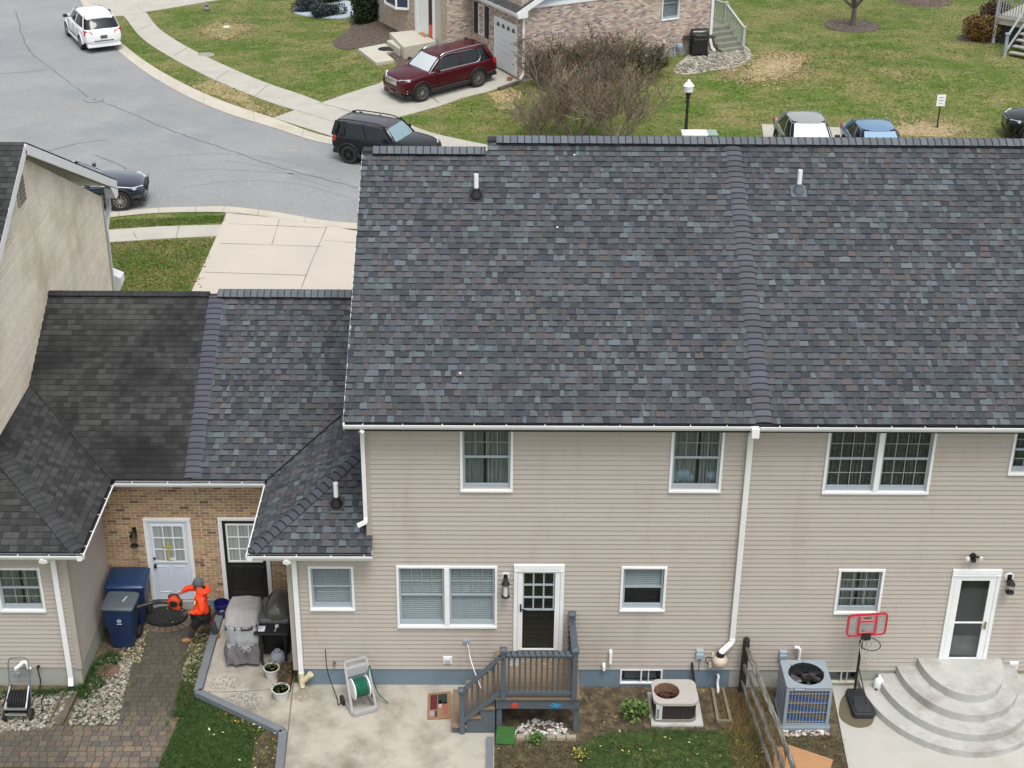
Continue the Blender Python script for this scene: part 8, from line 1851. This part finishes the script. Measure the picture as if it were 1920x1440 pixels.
# hands: palm and five bent fingers each
def hand(c, fwd, up, m=M_skin, s=1.0):
    fwd = fwd.normalized(); up = up.normalized(); lat = fwd.cross(up).normalized(); nodes = [(c,.024*s),(c+fwd*.05*s,(.036*s,.018*s)),(c+fwd*.085*s,(.036*s,.016*s))]; edges = [(0,1),(1,2)]
    o = skin('hand', nodes, edges, m, ps, lvl=2)
    for k, (off, ln) in enumerate(((-.030,.062),(-.010,.072),(.010,.068),(.029,.052))):
        b0_ = c+fwd*.085*s+lat*off*s; q = [b0_, b0_+fwd*ln*.45*s-up*.010*s, b0_+fwd*ln*.55*s-up*(.034+.004*k)*s, b0_+fwd*ln*.30*s-up*.052*s]; skin('finger', [(v,.0095*s-.0008*i) for i, v in enumerate(q)], [(0,1),(1,2),(2,3)], m, o, lvl=1)
    q = [c+fwd*.03*s-lat*.03*s, c+fwd*.055*s-lat*.055*s-up*.02*s, c+fwd*.075*s-lat*.045*s-up*.045*s]; skin('thumb', [(v,.0115*s) for v in q], [(0,1),(1,2)], m, o, lvl=1)
M_glv = mat('work_glove', (.10,.055,.045), .8)
hand(haR, (haR-elR)+V((0,0,-.05)), V((0,0,1)), M_glv); hand(haL, (haL-elL)+V((-.1,0,0)), V((0,0,1)), M_glv)
# leaf blower: orange housing, black tube to the bin lid
bl = thing('leaf_blower', 'orange leaf blower with a long black tube pointing at the front bin', 'leaf blower', (haR.x,haR.y,.0))
bc = G(326,1129,.93); bc.y += .02
M_or = mat('orange_plastic', (.55,.055,.015), .4, var=.12, scale=10); b = MB(); n_ = 20
b.lathe([(.0,-.085),(.09,-.08),(.135,-.05),(.145,.0),(.135,.05),(.09,.08),(.0,.085)], tuple(bc), n_, axis='y'); b.obox(bc+V((.05,0,-.10)), (.17,.15,.10), Matrix.Rotation(.2,3,'Y')); b.build('housing', M_or, bl, smooth=True)
b = MB(); b.lathe([(.0,-.105),(.075,-.10),(.085,-.08)], tuple(bc), 16, axis='y'); b.obox(bc+V((.10,0,-.05)), (.12,.13,.14)); b.obox(bc+V((.02,0,-.17)), (.22,.16,.03)); b.build('engine_cover', M_black, bl, bevel=.01)
hdl = [bc+V((-.10,0,.11)), bc+V((-.06,0,.17)), haR+V((-.06,0,-.005)), bc+V((.09,0,.15)), bc+V((.12,0,.06))]
b = MB(); b.tube(spline(hdl,5), .018, 10); b.build('handle', mat('dark_handle', (.06,.02,.02), .5), bl, smooth=True)
t0 = bc+V((-.12,0,-.01)); t1 = G(283,1131,.90); t2 = G(256,1139,.90); b = MB(); b.tube(spline([t0, t0.lerp(t1,.4)+V((0,0,.02)), t1, t2],6), [.050,.050,.048,.046,.046,.046,.045,.044,.043,.043,.042,.042,.041,.041,.040,.040,.039,.039,.038], 14); b.build('tube', mat('black_tube', (.02,.02,.022), .45), bl, smooth=True)
# ================================================================ plants
def leafq(b, c0, s_, r0, col, up=.5):
    d1 = V((r0.uniform(-1,1),r0.uniform(-1,1),r0.uniform(-up,up))).normalized()*s_; d2 = d1.cross(V((r0.uniform(-1,1),r0.uniform(-1,1),r0.uniform(-1,1)))).normalized()*s_*.55
    b.add([c0-d1,c0+d2,c0+d1,c0-d2], [(0,1,2,3)], col)
def branches(b, r0, p, d, L_, rad, depth, col, tips, droop=0.0, kids=3, minr=.006):
    n = 3; pts = [p]; q = p.copy(); dd = d.copy()
    for i in range(n):
        dd = (dd+V((r0.uniform(-.22,.22),r0.uniform(-.22,.22),r0.uniform(-.10,.16)-droop))).normalized(); q = q+dd*L_/n; pts.append(q.copy())
    b.tube(pts, [max(minr, rad*(1-.5*i/n)) for i in range(n+1)], 4 if rad < .02 else 6, jit(col,.2,r0), caps=False); tips.append((q, dd))
    if depth <= 0: return
    for k in range(kids):
        t = r0.uniform(.35,1); i = min(n-1,int(t*n)); s0 = pts[i].lerp(pts[i+1], t*n-i); nd = (dd+V((r0.uniform(-1,1),r0.uniform(-1,1),r0.uniform(-.2,.7)))*.75).normalized()
        branches(b, r0, s0, nd, L_*r0.uniform(.5,.8), rad*.55, depth-1, col, tips, droop, kids, minr)
def bareshrub(name, lab, base, h, spread, stems, seed, depth=3, cols=((.17,.135,.10),(.22,.185,.135),(.13,.105,.08)), leafc=((.16,.09,.04),(.10,.09,.035),(.05,.07,.03)), nleaf=900, cat='shrub', group=None, kids=3, ls=.045, minr=.009):
    t = thing(name, lab, cat, tuple(base), 0, group); r0 = random.Random(seed); b = MB(); tips = []
    for k in range(stems):
        a = 6.283*k/stems+r0.uniform(-.3,.3); q = r0.uniform(.0,.22)*spread; d = V((math.cos(a)*spread*r0.uniform(.3,1)/h*1.1, math.sin(a)*spread*r0.uniform(.3,1)/h*1.1, 1)).normalized()
        branches(b, r0, V(base)+V((math.cos(a)*q, math.sin(a)*q, 0)), d, h*r0.uniform(.38,.55), .022, depth, r0.choice(cols), tips, kids=kids, minr=minr)
    b.build('stems', M_bark, t, fixn=False)
    b = MB()
    for _ in range(nleaf):
        q, d = r0.choice(tips); leafq(b, q+V((r0.gauss(0,.09),r0.gauss(0,.09),r0.gauss(0,.09))), ls*r0.uniform(.5,1.2), r0, jit(r0.choice(leafc),.25,r0))
    b.build('leaves', M_leaf, t, fixn=False); return t
GR = 'bare shrubs between the brick house and the ridge'
K1 = ((.055,.07,.03),(.07,.06,.03),(.20,.11,.045),(.13,.085,.045),(.04,.052,.026)); K2 = ((.26,.14,.05),(.19,.13,.055),(.10,.09,.04))
bareshrub('shrub', 'leftmost dense brown shrub against the pale brick wall, beside the white downspout', T(1018,162), 2.0, 1.5, 20, 101, leafc=K1, nleaf=1700, group=GR)
bareshrub('shrub', 'dark green brown shrub in the middle of the row along the pale brick wall', T(1092,163), 2.35, 1.7, 24, 102, leafc=K1, nleaf=1900, group=GR)
bareshrub('shrub', 'tall brown shrub behind the middle of the clump, its twigs highest against the bricks', T(1155,152), 2.3, 1.5, 20, 103, leafc=K1, nleaf=1500, group=GR)
bareshrub('shrub', 'dark rounded shrub at the right end of the row, next to the gas meter', T(1218,146), 1.7, 1.5, 22, 104, leafc=((.03,.05,.02),(.045,.06,.025),(.09,.065,.03)), nleaf=2400, group=GR)
bareshrub('shrub', 'bare grey brown multi-stemmed shrub in front of the clump, left one at the ridge', T(1078,258), 3.0, 2.7, 20, 105, leafc=K2, nleaf=1300, group=GR, ls=.035)
bareshrub('shrub', 'bare grey brown multi-stemmed shrub in front of the clump, right one at the ridge', T(1150,262), 3.0, 2.8, 20, 106, leafc=K2, nleaf=1300, group=GR, ls=.035)
bareshrub('shrub', 'brown twiggy shrub filling the left middle of the clump', T(1060,212), 2.3, 2.0, 20, 108, leafc=K1+K2, nleaf=1100, group=GR, ls=.04)
bareshrub('shrub', 'brown twiggy shrub filling the right middle of the clump', T(1150,210), 2.4, 2.1, 20, 109, leafc=K1+K2, nleaf=1100, group=GR, ls=.04)
bareshrub('shrub', 'low orange brown twiggy shrub at the left end, just above the roof ridge', T(1010,262), 2.2, 1.7, 18, 107, leafc=((.25,.12,.04),(.16,.10,.04)), nleaf=420, group=GR, ls=.035)
# tree with mulch ring and trunk at the top edge
tr = thing('bare_tree', 'bare young tree standing in the thin mulch ring on the far lawn', 'tree', (17.33,50.2,.45)); b = MB(); b.tube([(17.33,50.2,.42),(17.34,50.2,.8),(17.36,50.22,1.35)], [.17,.12,.11], 10, (.10,.09,.07)); b.build('trunk', M_bark, tr, smooth=True)
b = MB(); tips = []; r0 = random.Random(5)
for a, tl, L_ in ((.2,.45,2.2),(1.4,.3,2.4),(2.6,.7,2.2),(3.6,.5,2.3),(4.6,.4,2.4),(5.5,.8,2.2),(3.1,1.2,2.1)): branches(b, r0, V((17.36,50.22,1.3)), V((math.cos(a)*tl, math.sin(a)*tl, 1)).normalized(), L_, .07, 3, (.105,.095,.075), tips, kids=3, minr=.010)
b.build('crown', M_bark, tr, fixn=False)
tr = thing('bare_tree', 'dark tree trunk on the mulch mound at the top edge of the picture', 'tree', (22.1,55.6,.45)); b = MB(); b.tube([(22.1,55.6,.7),(22.12,55.6,1.6),(22.1,55.6,2.8)], [.17,.12,.11], 10, (.07,.065,.055)); b.build('trunk', M_bark, tr, smooth=True)
b = MB(); tips = []
for a in (.3,1.5,2.6,3.8,5.1): branches(b, r0, V((22.1,55.6,2.6)), V((math.cos(a)*.5, math.sin(a)*.5, 1)).normalized(), 1.8, .06, 2, (.08,.07,.06), tips, kids=3, minr=.010)
b.build('crown', M_bark, tr, fixn=False)
def leafball(name, lab, c, rx, ry, rz_, n, cols, seed, cat='shrub', ls=.06, up=.6, group=None, core=None, fl=0.0):
    t = thing(name, lab, cat, tuple(c), 0, group); r0 = random.Random(seed); b = MB(); c = V(c)
    lumps = [(V((r0.uniform(-.55,.55)*rx, r0.uniform(-.55,.55)*ry, r0.uniform(.25,.75)*rz_)), r0.uniform(.4,.62)) for _ in range(9)]
    for _ in range(n):
        lc, lr = r0.choice(lumps); d = V((r0.gauss(0,1),r0.gauss(0,1),r0.gauss(0,1))).normalized(); k = (.55+.5*r0.random()**.4)*lr*(1+.15*noise.noise(d*3))
        q = c+lc+V((d.x*rx*k, d.y*ry*k, d.z*rz_*k))
        if q.z < c.z: q.z = c.z+r0.uniform(0,.06)
        leafq(b, q, ls*r0.uniform(.6,1.3), r0, jit(r0.choice(cols),.28,r0), up)
    b.build('foliage', M_leaf, t, fixn=False)
    b = MB(); r1 = random.Random(seed+1); tips = []
    for k in range(7): a = k*.9; branches(b, r1, c, V((math.cos(a)*.7*rx/max(rz_,.1), math.sin(a)*.7, 1)).normalized(), rz_*.6, .025, 1, (.06,.05,.04), tips, kids=2)
    b.build('stems', M_bark, t, fixn=False); return t
leafball('evergreen_shrub', 'large rounded dark green evergreen beside the mulch bed at the top', T(697,38), 1.15, 1.05, 2.0, 9000, ((.018,.035,.012),(.03,.055,.016),(.012,.024,.010),(.045,.07,.022)), 11, ls=.075)
leafball('evergreen_shrub', 'tall dark evergreen behind the two blue grey junipers at the top edge', T(640,2), 1.2, .9, 1.6, 4500, ((.02,.04,.015),(.012,.026,.01),(.035,.05,.02)), 12, ls=.07)
leafball('juniper_shrub', 'low blue grey juniper at the left of the pale gravel bed', G(578,20,.05), .75, .5, .62, 4200, ((.045,.06,.065),(.03,.04,.045),(.07,.085,.09)), 13, ls=.045)
leafball('juniper_shrub', 'low spreading blue grey juniper in the middle of the pale gravel bed', G(616,32,.05), .95, .55, .58, 5200, ((.045,.06,.065),(.03,.04,.045),(.075,.09,.095)), 14, ls=.045)
RU = ((.17,.07,.025),(.11,.045,.022),(.22,.12,.035),(.06,.03,.02),(.15,.12,.03))
leafball('rust_shrub', 'rust brown shrub left of the grey deck in the top right corner', T(1818,74), .85, .65, 1.0, 4200, RU, 15, ls=.05, up=1.4)
leafball('rust_shrub', 'yellowing rust brown shrub in front of the grey deck in the top right corner', T(1856,77), .95, .65, 1.0, 4200, RU+((.25,.19,.04),(.25,.19,.04)), 16, ls=.05, up=1.4)
leafball('rust_shrub', 'dark purple brown shrub under the corner post of the grey deck', T(1862,40), .8, .7, .9, 3000, ((.07,.03,.03),(.04,.02,.02),(.11,.06,.04)), 17, ls=.05, up=1.2)
slab('mulch_bed', dens(Tz((1792,70),(1800,78),(1840,82),(1880,84),(1925,86),(1925,60),(1870,45),(1840,38),(1845,25),(1880,20),(1890,50),(1860,60),(1815,62))), .02, M_mulch, 'mulch under the rust brown shrubs at the grey deck', .03)
# ---------- lawns of real blades near the camera, tufts across the street
def blades(name, P, n, h, cols, seed, label, w_=.006, base=0.0, spread=.6):
    r0 = random.Random(seed); b = MB(); f = fpoly(P, base)
    for _ in range(n):
        q = f(r0); a = r0.uniform(0,6.28); hh = h*r0.uniform(.5,1.25); dx, dy = math.cos(a)*w_, math.sin(a)*w_; lx, ly = r0.gauss(0,spread)*hh, r0.gauss(0,spread)*hh
        b.add([(q[0]-dx,q[1]-dy,q[2]-.01),(q[0]+dx,q[1]+dy,q[2]-.01),(q[0]+lx,q[1]+ly,q[2]+hh)], [(0,1,2)], jit(r0.choice(cols),.25,r0))
    return struct(b.build(name, M_leaf, fixn=False), label, 'stuff')
GD = ((.030,.075,.018),(.048,.105,.026),(.024,.058,.015),(.075,.115,.034))
LL = Gz((342,1335),(368,1305),(470,1350),(520,1374),(518,1460),(288,1460)); LR = Gz((1095,1392),(1150,1374),(1230,1370),(1320,1372),(1405,1374),(1428,1400),(1445,1460),(1078,1460))
slab('lawn', LL, .012, M_lawn2, 'dark green patch of lawn between the path and the patio', .02); slab('lawn', dens(LR, 3), .024, M_lawn2, 'dark green patch of lawn in front of the rusty air conditioner', .02)
blades('grass', LL, 26000, .05, GD, 1, 'blades of the dark green lawn left of the patio'); blades('grass', dens(LR,3), 26000, .05, GD, 2, 'blades of the dark green lawn below the rusty air conditioner')
SOIL1 = [(1.7,-.1),(4.7,-.1),(4.9,-3.0),(.05,-3.0),(.05,-1.75),(1.7,-1.75)]
WD = ((.10,.09,.035),(.16,.13,.06),(.05,.07,.02),(.20,.16,.08),(.08,.06,.035))
blades('weeds', SOIL1, 9000, .05, WD, 3, 'straw and weeds on the soil behind the centre house', .006, spread=1.2)
blades('weeds', [(4.95,-1.4),(6.6,-1.5),(6.5,-3),(5.2,-3)], 6500, .06, WD, 4, 'straw and weeds beside the plywood sheet', .006, spread=1.2)
blades('weeds', [(4.35,-.2),(5.4,-.2),(5.5,-3.2),(4.5,-3.2)], 7000, .12, ((.26,.17,.06),(.19,.12,.05),(.10,.08,.03),(.30,.22,.10)), 5, 'tan dry grass along the rail fence', .005, spread=.8)
blades('weeds', Gz((140,1300),(170,1255),(205,1225),(225,1235),(190,1290),(160,1318)), 2600, .09, ((.03,.07,.015),(.05,.10,.02),(.02,.05,.012)), 6, 'green weeds at the corner of the left house', .012, spread=.9)
blades('weeds', Gz((0,1300),(130,1295),(128,1308),(0,1312)), 1500, .09, ((.03,.06,.015),(.05,.08,.02)), 7, 'green weeds along the left foundation', .010, spread=.9)
blades('weeds', Gz((128,1362),(215,1362),(230,1300),(170,1300)), 1500, .05, ((.05,.09,.02),(.08,.11,.03)), 8, 'small weeds between the river pebbles', .008, spread=.9)
slab('soil_bed', Gz((478,1392),(500,1372),(527,1382),(523,1455),(470,1455)), .03, M_soil, 'dark soil corner inside the patio edging', .03)
blades('weeds', Gz((375,1215),(402,1200),(378,1295),(345,1345),(318,1345),(345,1270)), 7000, .05, GD+((.08,.11,.03),), 31, 'green weeds running up beside the paver path', .008, spread=.8)
blades('weeds', Gz((380,1180),(408,1150),(402,1200),(372,1300),(345,1325),(330,1310),(352,1215)), 3600, .06, ((.05,.09,.02),(.09,.10,.035),(.14,.11,.05)), 9, 'weeds between the path and the patio edging', .008, spread=.9)
blades('weeds', Gz((262,1190),(285,1160),(282,1130),(262,1130)), 700, .10, ((.04,.06,.015),(.10,.07,.03)), 10, 'weeds beside the blue bins', .010, spread=.9)
blades('weeds', [(.05,-1.64),(1.7,-1.64),(1.7,-2.6),(.05,-2.6)], 3500, .05, WD+((.05,.09,.02),), 12, 'thin grass in front of the deck', .007, spread=1.0)
LF = ((.36,.27,.05),(.28,.17,.05),(.20,.10,.035),(.40,.34,.12))
def litter(P, n, seed, lab, s_=(.02,.04), cols=LF, z=.03):
    r0 = random.Random(seed); b = MB(); f = fpoly(P, z)
    for _ in range(n): leafq(b, V(f(r0)), r0.uniform(*s_), r0, jit(r0.choice(cols),.25,r0), .25)
    struct(b.build('fallen_leaves', M_leaf, fixn=False), lab, 'stuff')
litter(Gz((366,1305),(525,1378),(522,1460),(470,1460),(480,1390)), 150, 1, 'yellow and brown fallen leaves along the patio edging'); litter(LL, 26, 2, 'pale fallen leaves on the dark green left lawn', cols=((.5,.5,.28),(.4,.42,.25)), z=.06)
litter(dens(LR,3), 30, 3, 'yellow fallen leaves on the right lawn', cols=((.55,.48,.16),(.45,.42,.22)), z=.06); litter(SOIL1, 160, 4, 'fallen leaves on the soil'); litter(Gz((280,1190),(370,1190),(340,1350),(255,1350)), 50, 5, 'fallen leaves on the paver path', (.01,.02))
litter(Gz((280,1140),(350,1140),(345,1175),(285,1175)), 14, 6, 'pale leaves on the round mat', (.015,.03), ((.45,.42,.35),(.3,.28,.2)), .085); litter(Gz((205,455),(400,450),(380,540),(215,545)), 420, 7, 'brown fallen leaves on the lawn beside the pale driveway', (.03,.055), ((.20,.11,.045),(.26,.16,.06),(.14,.08,.03)))
litter(dens(Tz((1490,80),(1700,90),(1720,150),(1560,170),(1480,130))), 900, 8, 'brown leaves under the bare tree', (.03,.05), ((.12,.07,.035),(.18,.11,.05))); litter(dens(Tz((918,172),(1000,170),(1080,230),(940,260),(900,220))), 500, 9, 'orange brown leaves by the far shrubs', (.03,.05), ((.22,.11,.045),(.28,.18,.08)))
r0 = random.Random(77); b = MB()
FG = ((.05,.115,.014),(.08,.145,.022),(.13,.17,.04),(.18,.18,.06),(.040,.09,.012),(.10,.155,.03),(.22,.19,.085)); far_lawn = fargrass+[(60,29.6),(60,75),(-30,75)]
skipP = [dens(swl)+dens(swr)[::-1], drive, Tz((655,38),(625,78),(672,91),(745,127),(835,122),(925,127),(960,-20),(655,-20)), RRP+rl[::-1]]
cnt = 0
while cnt < 52000:
    y = 28+44*r0.random()**1.15; x = r0.uniform(-22,30)*(.5+.5*(y+24)/95)
    if not inpoly(x, y, far_lawn) or any(inpoly(x, y, P_) for P_ in skipP): continue
    if (V((x,y,0))-fO).dot(uu) > -.1 and (V((x,y,0))-fO).dot(nS) < .05 and (V((x,y,0))-fO).dot(uu) < Lside+.2: continue
    k = noise.noise(V((x*.35,y*.35,2)))+.6*noise.noise(V((x*1.3,y*1.3,7))); 
    if k > .55 and r0.random() < .6: cnt += 1; continue
    i = 0 if k < -.3 else (1 if k < 0 else (2 if k < .3 else 3)); c_ = r0.choice((FG[min(i,3)], FG[r0.randint(0,6)])); z = H(x,y); s_ = r0.uniform(.02,.05); a = r0.uniform(0,6.28); dx, dy = math.cos(a)*s_, math.sin(a)*s_
    b.add([(x-dx,y-dy,z),(x+dx,y+dy,z),(x+r0.gauss(0,.05),y+r0.gauss(0,.05)+.04,z+r0.uniform(.012,.045))], [(0,1,2)], jit(c_,.25,r0)); cnt += 1
struct(b.build('grass', M_leaf, fixn=False), 'tufts of grass across the far lawn', 'stuff')
near_b = Gz((205,455),(405,447),(380,495),(352,550),(205,560)); blades('grass', near_b, 9000, .05, FG, 21, 'tufts of grass beside the pale driveway', .012); blades('grass', Gz((196,414),(424,404),(420,418),(198,430)), 3500, .05, FG[:3]+FG[4:6], 22, 'tufts of grass on the verge behind the near kerb', .012)
# leafy plant and the little yellow one
def leafplant(lab, c, h, n, cols, seed, sp=.22, ls=.05):
    t = thing('leafy_plant', lab, 'plant', tuple(c)); r0 = random.Random(seed); b = MB(); tips = []
    for k in range(9): a = k*.7+r0.random(); branches(b, r0, V(c), V((math.cos(a)*.6, math.sin(a)*.6, 1)).normalized(), h*.8, .006, 1, (.08,.12,.03), tips, kids=2, minr=.003)
    b.build('stems', M_bark, t, fixn=False); b = MB()
    for _ in range(n): q, d = r0.choice(tips); leafq(b, q+V((r0.gauss(0,.05),r0.gauss(0,.05),r0.gauss(0,.05))), ls*r0.uniform(.6,1.2), r0, jit(r0.choice(cols),.25,r0), .5)
    b.build('leaves', M_leaf, t, fixn=False)
leafplant('bushy light green plant on the soil left of the rusty air conditioner', G(1190,1348,.02), .34, 330, ((.10,.17,.04),(.15,.22,.07),(.06,.11,.025)), 3)
leafplant('small yellow leaved plant near the bottom edge right of the patio', G(1086,1425,.02), .16, 60, ((.42,.38,.06),(.30,.30,.05)), 4, ls=.03)
leafplant('small bright green weed in front of the deck edging blocks', G(1005,1393,.02), .16, 160, ((.07,.15,.03),(.10,.19,.04)), 5, ls=.035)

# ragged straw round the bare patches
for (P_, n_, c0_) in ((Tz((1368,137),(1400,128),(1425,108),(1460,103),(1502,110),(1488,137),(1440,150),(1395,146)), 2600, (.34,.25,.14)), (Gz((1640,243),(1680,233),(1740,228),(1800,238),(1790,252),(1660,256)), 1100, (.32,.26,.13)), (Gz((360,162),(405,152),(450,168),(490,200),(520,215),(505,217),(450,196),(390,178)), 900, (.28,.22,.12)), (Gz((378,52),(405,44),(445,43),(465,50),(455,62),(420,72),(385,66)), 900, (.26,.21,.11))):
    b = MB(); r0 = random.Random(len(P_)+n_); ed_ = dens(P_+[P_[0]], 6)
    for _ in range(n_):
        x, y = r0.choice(ed_); x += r0.gauss(0,.28); y += r0.gauss(0,.42)
        if not inpoly(x, y, far_lawn) or any(inpoly(x, y, Q_) for Q_ in skipP): continue
        z = H(x,y)+.015; s_ = r0.uniform(.02,.06); a = r0.uniform(0,6.28); dx, dy = math.cos(a)*s_, math.sin(a)*s_
        inside = inpoly(x, y, P_); cc = r0.choice(FG[:3]) if inside and r0.random() < .5 else c0_
        b.add([(x-dx,y-dy,z),(x+dx,y+dy,z),(x+r0.gauss(0,.05),y+r0.gauss(0,.05)+.04,z+r0.uniform(.01,.04))], [(0,1,2)], jit(cc,.25,r0))
    struct(b.build('dry_grass', M_leaf, fixn=False), 'straw coloured grass round a worn patch', 'stuff')
